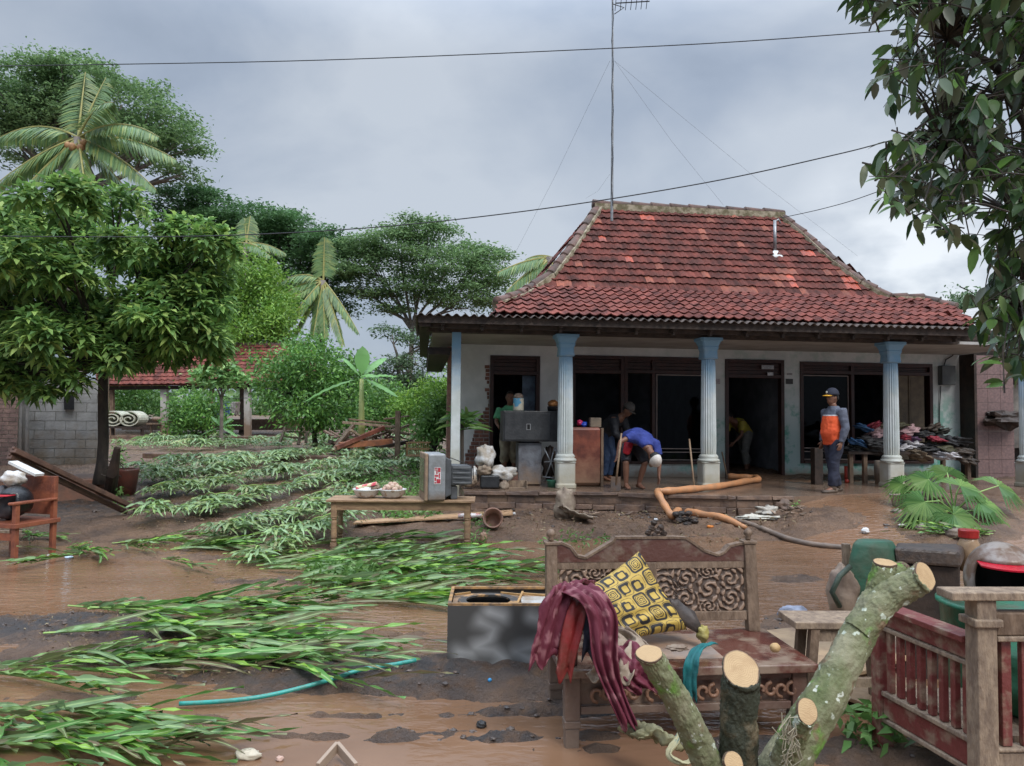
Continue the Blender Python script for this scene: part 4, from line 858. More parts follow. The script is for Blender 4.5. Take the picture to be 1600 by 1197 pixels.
def maize(p, yaw, kind, label, group, sc=1., stalk=True, tilt=0):
    me, ms = LIB[kind][random.randrange(6)]
    o = bpy.data.objects.new('maize_plant', me); COL.objects.link(o); o.location = p; o.rotation_euler = (random.uniform(-.1, .1), tilt, yaw); o.scale = (sc, sc*random.choice((-1, 1))*random.uniform(.85, 1.1), sc*random.uniform(.6, 1.0))
    tag(o, label, 'maize', group)
    if stalk: s_ = bpy.data.objects.new('stalk', ms); COL.objects.link(s_); s_.parent = o
    nmz[0] += 1
random.seed(21)
BL = [  # (pixel ellipse, count, yaw degrees, spread, kind, label)
 (300, 1002, 200, 9, 6, -10, 13, 'near', 'long maize plant flattened beside the thick near swath'),
 (330, 958, 200, 13, 9, -12, 16, 'near', 'maize plant pressed flat in the thick swath left of the speaker box'),
 (330, 1036, 230, 7, 7, -11, 12, 'near', 'maize plant lying in the dark mud above the green hose'),
 (120, 1050, 110, 8, 3, -11, 12, 'near', 'maize plant lying at the left edge above the puddle'),
 (100, 1112, 90, 12, 5, -21, 14, 'near', 'broad bright maize plant lying at the lower left'),
 (30, 1165, 60, 14, 4, -25, 16, 'near', 'broad bright maize plant in the lower left corner'),
 (480, 920, 170, 9, 6, -12, 14, 'near', 'maize plant lying across the puddles left of the speaker box'),
 (690, 888, 110, 18, 10, -17, 14, 'near', 'maize plant combed flat below the wooden table'),
 (650, 938, 60, 8, 3, -9, 14, 'near', 'maize plant lying in brown water beside the speaker box'),
 (430, 878, 150, 18, 14, -10, 22, 'mid', 'tangled maize plant in the middle of the field'),
 (300, 850, 100, 16, 9, -12, 22, 'mid', 'maize plant fallen beside the left pool'),
 (150, 850, 30, 24, 3, -30, 50, 'mid', 'uprooted maize plant standing out of the left pool'),
 (40, 842, 50, 10, 3, -20, 50, 'mid', 'maize plant heaped before the wooden chair'),
 (560, 862, 60, 16, 8, -5, 25, 'mid', 'maize plant fallen around the left table legs'),
 (1540, 840, 50, 12, 4, 180, 35, 'mid', 'maize leaves piled below the fan palm')]
for (cx, cy, hw, hh, n, yw, sp, kd, lab) in BL:
    for k in range(n):
        a = random.uniform(0, 2*PI); r_ = math.sqrt(random.random()); p = gpt(cx+hw*r_*math.cos(a)-(90 if kd == 'near' else 30), cy+hh*r_*math.sin(a)); p.z = max(p.z, base(p.x, p.y))+.0+random.random()*.02
        maize(p, R(yw+random.gauss(0, sp)), kd, lab, 'maize plants flattened near the camera', random.uniform(.62, .95) if kd == 'near' else random.uniform(.5, .8))
rows = [((205, 766), (520, 714), 30), ((215, 792), (640, 716), 40), ((255, 822), (650, 730), 44), ((330, 850), (600, 775), 30), ((400, 868), (520, 830), 12), ((200, 708), (560, 702), 34), ((215, 698), (640, 696), 30), ((230, 745), (600, 706), 30), ((640, 735), (700, 725), 3)]
for (pa, pb_, n) in rows:
    for k in range(n):
        t = (k+random.random()*.6)/n; p = gpt(lerp(pa[0], pb_[0], t)+random.uniform(-8, 8), lerp(pa[1], pb_[1], t)+random.uniform(-4, 4)); p.z += .03
        maize(p, R(-45+random.gauss(0, 35)), 'tuft', 'drooping maize plant bent over in the far garden rows', 'maize plants bent over in the far rows', random.uniform(.8, 1.2)*(1.2 if p.y > 14 else 1), stalk=p.y < 13)
# small weeds and grass as ground cover
def weeds(px, py, hw, hh, n, ls, lk, name, lab, cat='weeds'):
    P = []
    for k in range(n):
        a = random.uniform(0, 2*PI); r_ = math.sqrt(random.random()); p = gpt(px+hw*r_*math.cos(a), py+hh*r_*math.sin(a)); p.z += random.random()*ls*1.2; P.append(tuple(p))
    tag(leaves(name, P, unit(n)*np.array([1, 1, .6])+np.array([0, 0, .35]), unit(n), ls*rng.uniform(.6, 1.4, n), ls*.3, LM[lk], None, .3), lab, cat, kind='stuff')
weeds(640, 790, 70, 40, 1500, .12, 'weed', 'weeds', 'low green weeds behind the wooden table')
weeds(560, 745, 60, 30, 900, .12, 'weed', 'weeds', 'low green weeds beside the garden rows')
weeds(540, 905, 60, 18, 1100, .10, 'weed', 'grass', 'fine bright grass tuft in the flooded garden', 'grass')
weeds(655, 725, 45, 25, 700, .14, 'bush', 'weeds', 'green weeds below the rattan cage')
weeds(745, 840, 20, 22, 200, .08, 'weed', 'weeds', 'green sprigs by the right table leg')
weeds(420, 805, 240, 70, 1600, .05, 'dry', 'plant_litter', 'dry leaf litter strewn over the garden mud', 'litter')
weeds(350, 980, 330, 90, 1200, .035, 'dry', 'plant_litter', 'bits of straw strewn over the near mud', 'litter')
weeds(1000, 830, 250, 25, 500, .07, 'dry', 'plant_litter', 'brown leaf litter washed up before the porch', 'litter')
weeds(185, 750, 12, 60, 320, .13, 'weed', 'creeper', 'flood-borne weeds caught against the tree trunk')
weeds(1400, 1160, 90, 30, 160, .14, 'weed', 'grass', 'grass sprigs below the broken armchair', 'grass')
weeds(950, 835, 300, 40, 900, .03, 'dry', 'plant_litter', 'fine brown litter over the yard mud', 'litter')
weeds(900, 850, 60, 10, 120, .09, 'weed', 'weeds', 'few green blades in the yard water')
weeds(1230, 790, 20, 14, 160, .07, 'weed', 'weeds', 'small weeds at the end of the porch step')
weeds(125, 715, 25, 15, 160, .12, 'dry', 'dry_grass', 'dry grass at the foot of the block wall', 'grass')
weeds(300, 745, 90, 25, 700, .10, 'weed', 'weeds', 'sparse weeds on the mud bank by the planter')
for (px, py, lab) in [(237, 695, 'spiky pale green grass tussock under the shed'), (345, 690, 'arching grass tussock beside the shed post'), (290, 690, 'small grass tussock left of the shrub')]:
    b = gpt(px, py); n = 160; az = rng.random(n)*6.28; P = np.array([tuple(b)]*n)+rng.normal(0, .09, (n, 3))*[1, 1, .1]
    t = leaves('grass_tussock', P, np.stack([np.cos(az), np.sin(az), np.full(n, .9)], 1), unit(n), rng.uniform(.6, .95, n), .035, LM['maizefar'], None, .75, seg=3); tag(t, lab, 'grass')
# fan palm leaves heaped by the porch
def fanleaf(c, nrm, up, rad, par):
    mb = MB(); nrm = Vector(nrm).normalized(); up = Vector(up); up = (up-nrm*up.dot(nrm)).normalized(); sd = up.cross(nrm); n = 26; c = Vector(c)
    for k in range(n):
        a = lerp(-2.3, 2.3, (k+.5)/n); da = 2.3/n; L_ = rad*random.uniform(.88, 1.05); d = up*math.cos(a)+sd*math.sin(a)
        d1 = up*math.cos(a-da)+sd*math.sin(a-da); d2 = up*math.cos(a+da)+sd*math.sin(a+da); dz = Vector((0, 0, -1))
        P1, P2, Pm = c+d1*L_*.55+dz*.05*rad, c+d2*L_*.55+dz*.05*rad, c+d*L_*.55+nrm*.018+dz*.05*rad; tip = c+d*L_+dz*.34*rad
        mb.add([c, P1, Pm, P2, tip], [(0, 1, 2), (0, 2, 3), (1, 4, 2), (2, 4, 3)])
    return mb.build('fan', LM['fan'], par)
FP = empty('fan_palm', tuple(W(1480, 790, 10.2)), 'fan palm with broad pleated leaves sprawling by the right column', 'palm')
random.seed(5)
for (x, y, D_, r_, nx, ux) in [(1450, 735, 10.6, .42, (-.2, -1, .7), (-1, 0, .4)), (1445, 770, 10.0, .46, (-.2, -1, .5), (-.7, 0, -.8)), (1500, 745, 10.4, .42, (.1, -1, .8), (.6, 0, .5)), (1490, 790, 9.8, .44, (.1, -1, .5), (.2, 0, -1)), (1530, 770, 10.2, .40, (.2, -1, .7), (1, 0, -.2)), (1440, 800, 9.9, .3, (0, -1, .9), (-1, 0, -.2)), (1550, 800, 10., .4, (.2, -1, .6), (.6, 0, -.7)), (1480, 725, 10.9, .36, (0, -1, .5), (0, 0, 1)), (1410, 742, 10.8, .32, (-.4, -1, .5), (-1, 0, .1)), (1560, 745, 10.6, .4, (.3, -1, .6), (.8, 0, .5)), (1520, 830, 9.6, .32, (.1, -1, .9), (-.3, 0, -.8))]:
    y += 14; f = fanleaf(W(x, y, D_), (nx[0], nx[1]*.6, nx[2]+.3), ux, r_*1.0, FP)
    mb = MB(); cc = W(x, y, D_); hb = W(1490, 800, 10.4); mb.tube([hb, cc.lerp(hb, .5)+Z*.08, cc], [.014, .011, .008], 6); mb.build('leaf_stalk', M['stalk'], FP)

# ------------------------------------------------------------ helpers for things
def cmat(name, c1, c2=None, **k): return mat(name, c1, c2, **{**dict(scale=7, rough=.6, bump=.25), **k})
def frameM(yaw): return Matrix.Rotation(R(yaw), 3, 'Z')
def obox(mb, o, Mx, x0, x1, y0, y1, z0, z1):
    o = Vector(o); return mb.box8([o+Mx @ Vector(q) for q in [(x0, y0, z0), (x1, y0, z0), (x1, y1, z0), (x0, y1, z0), (x0, y0, z1), (x1, y0, z1), (x1, y1, z1), (x0, y1, z1)]])
def drape(pts, wd, side, folds=4, amp=.02, n=28, m=14, thick=.006, seed=0, wend=None):
    """cloth strip that follows a path of world points; side = width direction"""
    pts = [Vector(p) for p in pts]; side = Vector(side).normalized(); mb = MB()
    def path(t):
        s = t*(len(pts)-1); i = min(int(s), len(pts)-2); f = s-i
        p0, p1, p2, p3 = pts[max(i-1, 0)], pts[i], pts[i+1], pts[min(i+2, len(pts)-1)]
        return .5*((2*p1)+(p2-p0)*f+(2*p0-5*p1+4*p2-p3)*f*f+(3*p1-p0-3*p2+p3)*f**3)
    def fn(i, j):
        c = path(j); d = (path(min(1, j+.02))-path(max(0, j-.02))).normalized(); nr = d.cross(side).normalized(); w_ = lerp(wd, wend or wd, j)
        w_ *= 1+.25*mnoise.noise(Vector((j*4, seed*3.1, 0))); x = (i-.5)
        h = amp*(.6*math.sin(x*folds*2*PI+seed+3.5*mnoise.noise(Vector((j*2.5, x*1.5, seed))))+1.0*mnoise.noise(Vector((x*4, j*6, seed)))+.45*mnoise.noise(Vector((x*13, j*15, seed)))+.2*mnoise.noise(Vector((x*25, j*40, seed))))
        return c+side*w_*x+nr*h+d*.03*math.sin(x*9+seed)*(1 if j > .9 else 0)
    mb.grid(fn, m, n); return mb
def lump(c, r, seed=0, l=.45, M_=None): mb = MB(); mb.ball(c, r, 22, 14, M_, l, seed); return mb
def patmat(name, c1, c2, attr='pat', rough=.7):
    m, t, p = newmat(name); a = t.nodes.new('ShaderNodeAttribute'); a.attribute_name = attr; mx = t.nodes.new('ShaderNodeMixRGB'); t.links.new(a.outputs['Fac'], mx.inputs[0])
    mx.inputs[1].default_value = C4(c1); mx.inputs[2].default_value = C4(c2); t.links.new(mx.outputs[0], p.inputs['Base Color']); p.inputs['Roughness'].default_value = rough
    return m
def setattr_(o, vals, name='pat'):
    a = o.data.attributes.new(name, 'FLOAT', 'POINT'); a.data.foreach_set('value', [float(q) for q in vals])

# ------------------------------------------------------------ carved settee
SO = Vector((.285, 3.97, 0)); SM = frameM(5.5)
def SP(x, y, z): return SO+SM @ Vector((x, y, z))
set_ = empty('carved_settee', SP(.66, .32, 0), 'mud-stained carved wooden settee standing in the water before the house', 'settee')
def turned(mb, x, y, z0, z1, w): obox(mb, SO, SM, x-w/2, x+w/2, y-w/2, y+w/2, z0, z1)
SL = 1.36; SD = .66; SH = .42
q = MB(); obox(q, SO, SM, -.01, SL+.04, -.03, SD, SH-.045, SH); q.build('seat', mat('seat_wood', (.10, .035, .025), (.23, .165, .12), 5, .2, .2, 14, ramp=(.45, .60), spec=.6), set_, bevel=.006)
q = MB(); obox(q, SO, SM, .32, .92, .10, .56, SH+.001, SH+.004); q.build('seat_panel', mat('seat_panel_wood', (.33, .21, .14), (.24, .19, .16), 6, .4, .2), set_)
for (x, y) in ((.055, .05), (SL-.05, .05), (.055, SD-.05), (SL-.05, SD-.05)):
    q = MB(); turned(q, x, y, -.12, .10, .075); turned(q, x, y, .10, .14, .088); turned(q, x, y, .14, SH-.048, .082); q.build('leg', M['redwood'], set_, bevel=.006)
q = MB(); obox(q, SO, SM, .10, SL-.095, .02, .04, SH-.085, SH-.048); obox(q, SO, SM, .10, SL-.095, .02, .045, .17, .21); obox(q, SO, SM, .10, SL-.095, .045, .055, .21, SH-.085); q.build('apron', M['redwood'], set_, bevel=.003)
def scrolls(mb, P, x0, x1, z0, z1, n, seed, r=.008, d=-1, big=.05):
    rd = random.Random(seed)
    for k in range(n):
        cx, cz = rd.uniform(x0+big*.8, x1-big*.8), rd.uniform(z0+big*.8, z1-big*.8); s_ = rd.choice((-1, 1)); a0 = rd.random()*6.28; Rr = big*rd.uniform(.6, 1.25); pts = []
        for i in range(15):
            t = i/14; a = a0+s_*t*7.5; rr = Rr*(1-t*.85); pts.append(P(min(max(cx+rr*math.cos(a), x0), x1), cz_clip(cz+rr*math.sin(a), z0, z1), d*.004*rd.random()))
        mb.tube(pts, [r*(.5+.8*math.sin(PI*(i/14)**.7)) for i in range(15)], 5)
        # leaf sprays off the scroll
        for j in range(3):
            a = a0+j*2.1; p0 = P(cx+Rr*.9*math.cos(a), cz_clip(cz+Rr*.9*math.sin(a), z0, z1), 0); p1 = P(min(max(cx+Rr*1.7*math.cos(a+.5), x0), x1), cz_clip(cz+Rr*1.7*math.sin(a+.5), z0, z1), 0)
            mb.tube([p0, p0.lerp(p1, .5)+Vector((0, -.005, 0)), p1], [r*.5, r*1.3, r*.3], 5)
def cz_clip(z, a, b): return min(max(z, a), b)
q = MB()
for cx in (.22, .36, .52, .66, .80, .96, 1.12, 1.24):
    for s_ in (-1, 1):
        pts = [SP(cx+s_*.03+.042*math.cos(a)*(1-.08*i), .018, .275+.042*math.sin(a)*(1-.08*i)) for i, a in enumerate(np.linspace(PI/2*s_, PI/2*s_+s_*5.5, 10))]; q.tube(pts, .011, 6)
q.build('apron_carving', M['carve'], set_, smooth=True)
BY = SD-.03
def bp(x, z, dd=0): return SP(x, BY+(z-SH)*.12+dd, z)
def bbox_(mb, x0, x1, z0, z1, t=.04):
    mb.box8([bp(x0, z0, -t/2), bp(x1, z0, -t/2), bp(x1, z0, t/2), bp(x0, z0, t/2), bp(x0, z1, -t/2), bp(x1, z1, -t/2), bp(x1, z1, t/2), bp(x0, z1, t/2)])
q = MB(); bbox_(q, .0, .07, SH, .95, .07); bbox_(q, -.008, .078, .95, .97, .085); q.build('back_post', M['oldwood'], set_, bevel=.005)
q = MB(); bbox_(q, SL-.085, SL-.01, SH, .95, .07); bbox_(q, SL-.093, SL-.002, .95, .97, .085); q.build('back_post', M['oldwood'], set_, bevel=.005)
for xx in (.035, SL-.047):
    q = MB(); q.lathe(bp(xx, .97), [(.012, 0), (.022, .012), (.014, .022), (.03, .04), (.026, .058), (.01, .075)], 14); q.build('finial', M['oldwood'], set_, smooth=True)
q = MB()   # lower rail, muntins, and the broken swan-neck crest
bbox_(q, .07, SL-.085, .485, .54); bbox_(q, .62, .70, .54, .84, .045); bbox_(q, .07, .62, .80, .845, .035); bbox_(q, .70, SL-.085, .80, .845, .035)
q.build('back_rail', M['oldwood'], set_, bevel=.004)
crest = [(.03, .945), (.10, .955), (.16, .93), (.20, .875), (.25, .865), (.33, .91), (.42, .96), (.44, .985), (.50, .985), (.66, .985), (.82, .985), (.90, .98), (.94, .955), (1.02, .90), (1.10, .875), (1.14, .89), (1.18, .93), (1.25, .945), (1.30, .94)]
q = MB(); n = len(crest); vs = []
for (x, z) in crest: vs += [bp(x, .845, -.02), bp(x, z, -.02), bp(x, .845, .02), bp(x, z, .02)]
q.add(vs, [(4*i, 4*i+4, 4*i+5, 4*i+1) for i in range(n-1)]+[(4*i+2, 4*i+3, 4*i+7, 4*i+6) for i in range(n-1)]+[(4*i+1, 4*i+5, 4*i+7, 4*i+3) for i in range(n-1)]); q.build('crest_rail', M['redwood'], set_)
q = MB()
for (a, b) in zip(crest, crest[1:]): q.bar(bp(a[0], a[1]+.006), bp(b[0], b[1]+.006), .055, .014)
q.build('crest_moulding', M['oldwood'], set_)
q = MB(); 
for k, (x, z) in enumerate([(.70, 1.0), (.72, 1.03), (.68, 1.045), (.74, 1.05), (.70, 1.08), (.76, 1.015), (.66, 1.02)]): q.ball(bp(x, z), (.022, .015, .02), 8, 6, None, .5, k)
q.bar(bp(.66, .99), bp(.76, .995), .03, .02); q.build('crest_ornament', M['darkwood'], set_)
def carved(x0, x1, flip):
    NX, NZ = 150, 90; mb = MB(); val = []; w_, h_ = x1-x0, .26; cs = [(.17, .30, 1, .9), (.17, .74, -1, .9), (.42, .52, 1, 1.1), (.68, .28, -1, .9), (.68, .76, 1, .9), (.90, .50, -1, .85), (.42, .10, -1, .6), (.42, .92, 1, .6)]
    def hgt(i, j):
        X, Y = (1-i if flip else i)*w_, j*h_; best = 9; k = 0
        for q, (cx, cy, sg, sc) in enumerate(cs):
            d = math.hypot(X-cx*w_, Y-cy*h_)/sc
            if d < best: best = d; k = q
        cx, cy, sg, sc = cs[k]; a = math.atan2(Y-cy*h_, X-cx*w_)*sg; r_ = best
        sp = math.sin(r_*150-a*2+.9*mnoise.noise(Vector((X*14, Y*14, 0)))); pt = math.sin(a*7+r_*60)
        f = (.62*sp+.45*pt*sm((r_-.03)/.03)) if r_ > .012 else 1
        f += .35*mnoise.noise(Vector((X*60, Y*60, 2))); return sm((f+.35)/.9)
    for j in range(NZ+1):
        for i in range(NX+1): val.append(hgt(i/NX, j/NZ))
    it_ = iter(range(10**6)); mb.grid(lambda i, j: bp(lerp(x0, x1, i), lerp(.54, .80, j), -.002-.016*val[next(it_)]), NX, NZ)
    o = mb.build('carved_panel', patmat('carved_relief', (.07, .045, .032), (.24, .155, .105), rough=.5), set_, True); setattr_(o, val)  # recess shade painted in: colour darkens where the relief is low
carved(.085, .615, False); carved(.705, SL-.09, True)
# left arm
q = MB(); obox(q, SO, SM, .02, .085, .03, .09, SH, .60); q.build('arm_post', M['redwood'], set_, bevel=.008)
q = MB(); q.tube([SP(.05, -.02, .655), SP(.05, .1, .66), SP(.05, .35, .64), SP(.05, .62, .66)], [(.036, .034), (.034, .02), (.034, .02), (.03, .02)], 12); q.ball(SP(.052, -.01, .652), (.040, .035, .045), 14, 10); q.build('arm_rest', M['oldwood'], set_, smooth=True)
# black and yellow cushion
def cushion():
    q = [W(906, 925, 4.33), W(998, 861, 4.56), W(1074, 984, 4.40), W(968, 1003, 4.20)]
    nrm = (q[1]-q[0]).cross(q[3]-q[0]).normalized(); nrm = -nrm if nrm.y > 0 else nrm; n = 150; mb = MB(); pat = []
    def pt(i, j, s):
        a = i*2-1; b = j*2-1; ed = max(abs(a), abs(b)); puff = (max(0, (1-a**4)*(1-b**4)))**.5*.075
        ii = .5+.5*a*(1-.06*(1-b*b)); jj = .5+.5*b*(1-.06*(1-a*a))
        p = q[0].lerp(q[1], ii).lerp(q[3].lerp(q[2], ii), jj); wr = .010*mnoise.noise(Vector((i*3, j*9, 0)))+.02*mnoise.noise(Vector((i*2, j*2, 4)))
        wr += .006*math.sin(j*38+4*i)*sm((j-.55)*3)
        return p+nrm*s*(puff+wr*min(1, puff*30))
    def pattern(x, y):
        X, Y = x*4.5, y*4.5; row = math.floor(Y); X += .5*(row % 2); cx, cy = X-math.floor(X)-.5, Y-row-.5; ky = (math.floor(X)+row*2) % 3
        r_ = (abs(cx)**4+abs(cy)**4)**.25
        if ky == 0:
            a = math.atan2(cy, cx)/(2*PI); s_ = (r_*9-a) % 1; return 1 if (.05 < r_ < .33 and s_ < .45) or .37 < r_ < .48 else 0
        if ky == 1: return 1 if .22 < r_ < (.42 if cx+cy < .15 else .31) or (.45 < r_ < .48) else 0
        r2 = ((abs(cx+.12))**4+(abs(cy-.1))**4)**.25; return 1 if .20 < r2 < (.37 if cx-cy < .1 else .29) or .40 < r_ < .425 else 0
    for s in (1, -1): mb.grid(lambda i, j, s=s: pt(i, j, s), n, n)
    for s in (1, -1): pat += [pattern(i/n, j/n) for j in range(n+1) for i in range(n+1)]
    o = mb.build('cushion', patmat('cushion_print', (.42, .28, .055), (.012, .011, .012)), None, smooth=True); setattr_(o, pat)
    tag(o, 'yellow cushion with black square spirals propped on the settee', 'cushion')
cushion()
MAR = patmat('maroon_batik', (.10, .009, .022), (.20, .07, .08), rough=.75)
def cloth(name, lab, cat, pts, wd, side, m_, pattern=True, **k):
    mb = drape(pts, wd, side, **k); o = mb.build(name, m_, None, smooth=True, solid=.006)
    if pattern: setattr_(o, [1 if mnoise.noise(Vector(v_)*26) > .22 and mnoise.noise(Vector(v_)*9) > -.1 else 0 for v_ in mb.v])
    return tag(o, lab, cat) if lab else o
cl = empty('batik_cloth', W(905, 915, 4.0), 'maroon batik cloth draped over the left arm of the settee, hanging to the mud', 'cloth')
def part(o, par):
    o.parent = par; o.matrix_parent_inverse = Matrix.Translation(-PLOC[par.name]); return o
part(cloth('cloth_fall', None, None, [W(915, 916, 4.25), W(895, 914, 4.05), W(872, 930, 3.92), W(858, 985, 3.88), W(846, 1038, 3.86)], .17, (.8, .5, .1), MAR, folds=2.2, amp=.022, seed=1, n=50, m=30), cl)
part(cloth('cloth_fall', None, None, [W(893, 914, 4.0), W(922, 930, 3.86), W(942, 965, 3.80), W(945, 1030, 3.78), W(962, 1085, 3.76), W(984, 1136, 3.74)], .19, (1, .15, 0), MAR, folds=2.6, amp=.02, seed=5, n=60, m=34, wend=.09), cl)
part(cloth('cloth_fall', None, None, [W(960, 1005, 3.95), W(975, 1030, 3.83), W(985, 1060, 3.81), W(1000, 1080, 3.8)], .26, (1, 0, 0), MAR, folds=3, amp=.02, seed=9, n=40, m=34, wend=.16), cl)
cloth('red_cloth', 'plain red cloth over the settee arm beneath the maroon batik', 'cloth', [W(905, 940, 4.2), W(905, 936, 3.98), W(900, 960, 3.9), W(889, 1010, 3.88), W(880, 1060, 3.88)], .10, (1, .1, 0), cmat('red_cloth', (.20, .015, .015), (.13, .035, .025)), False, folds=1.2, amp=.015, seed=3)
cloth('navy_cloth', 'dark navy cloth hanging under the maroon batik at the settee arm', 'cloth', [W(925, 935, 4.1), W(930, 950, 3.95), W(928, 990, 3.9), W(926, 1028, 3.9)], .12, (1, .1, 0), cmat('navy_cloth', (.012, .013, .025), None), False, folds=2, amp=.012, seed=7)
cloth('muddy_shirt', 'crumpled muddy brown shirt under the cushion on the settee', 'clothing', [W(925, 985, 4.3), W(955, 985, 4.15), W(985, 1005, 4.0), W(965, 1035, 3.86), W(950, 1060, 3.84)], .24, (.8, -.5, .1), M['muddy'], False, folds=2.6, amp=.032, seed=4, n=44, m=34)
cloth('teal_cloth', 'teal cloth hanging over the front of the settee seat', 'cloth', [W(1112, 1006, 4.2), W(1095, 1010, 4.06), W(1082, 1030, 3.93), W(1078, 1060, 3.92), W(1077, 1098, 3.93)], .075, (1, .1, .1), cmat('teal_cloth', (.006, .13, .13), (.01, .09, .095), rough=.8), False, folds=1.4, amp=.01, seed=2)
tag(lump(W(1098, 990, 4.35), (.035, .035, .045), 3, .5).build('cloth_knot', cmat('yellow_rag', (.30, .25, .07), (.16, .13, .05)), None, True), 'knotted yellow green rag on the settee beside the cushion', 'rag')
q = MB(); q.tube([W(1052, 945, 4.5), W(1075, 965, 4.42), W(1093, 985, 4.36)], [(.04, .05), (.055, .05), (.02, .02)], 12, rough=.5); q.ball(W(1053, 950, 4.47), (.045, .03, .05), 12, 8, None, .4, 2)
tag(q.build('shoe', cmat('muddy_leather', (.04, .032, .028), (.08, .06, .05)), None, True), 'dark muddy shoe lying on the settee right of the cushion', 'shoe')
tag(lump(W(1211, 1012, 4.13), (.028, .028, .026), 1, .1).build('fruit', cmat('fruit_skin', (.42, .27, .12), (.30, .20, .10)), None, True), 'round yellowish fruit on the right end of the settee', 'fruit')
tag(lump(W(1058, 1012, 4.08), (.055, .04, .014), 6, .6).build('mud_cake', M['muddy'], None, True), 'flat cake of mud on the settee seat', 'mud')
q = MB()
for k in range(26):
    p = W(1050+random.uniform(-22, 22), 945+random.uniform(-28, 20), 4.5); d = Vector((random.uniform(-.07, .07), random.uniform(-.03, .02), random.uniform(-.07, .07))); q.tube([p, p+d*.6+Vector((0, -.01, .02)), p+d*1.3], .003, 4)
tag(q.build('root_tangle', M['darkwood'], None), 'tangle of dry roots caught on the back of the settee', 'roots')
cloth('rag_heap', 'khaki rags lying in the water under the settee front', 'rags', [W(985, 1150, 3.75), W(1005, 1140, 3.7), W(1035, 1150, 3.62), W(1060, 1165, 3.55)], .22, (.3, -.9, .2), cmat('khaki_rag', (.26, .23, .11), (.12, .11, .06)), False, folds=3, amp=.03, seed=8, n=40, m=30)
cloth('rag_strip', 'pale knotted rag strip with teal band beside the cut trunk', 'rag', [W(1085, 1120, 3.4), W(1062, 1150, 3.38), W(1045, 1180, 3.36), W(1070, 1192, 3.3), W(1100, 1172, 3.28)], .05, (.4, -.7, .5), cmat('pale_rag', (.36, .32, .18), (.04, .16, .16), ramp=(.5, .55)), False, folds=1.2, amp=.012, seed=3)
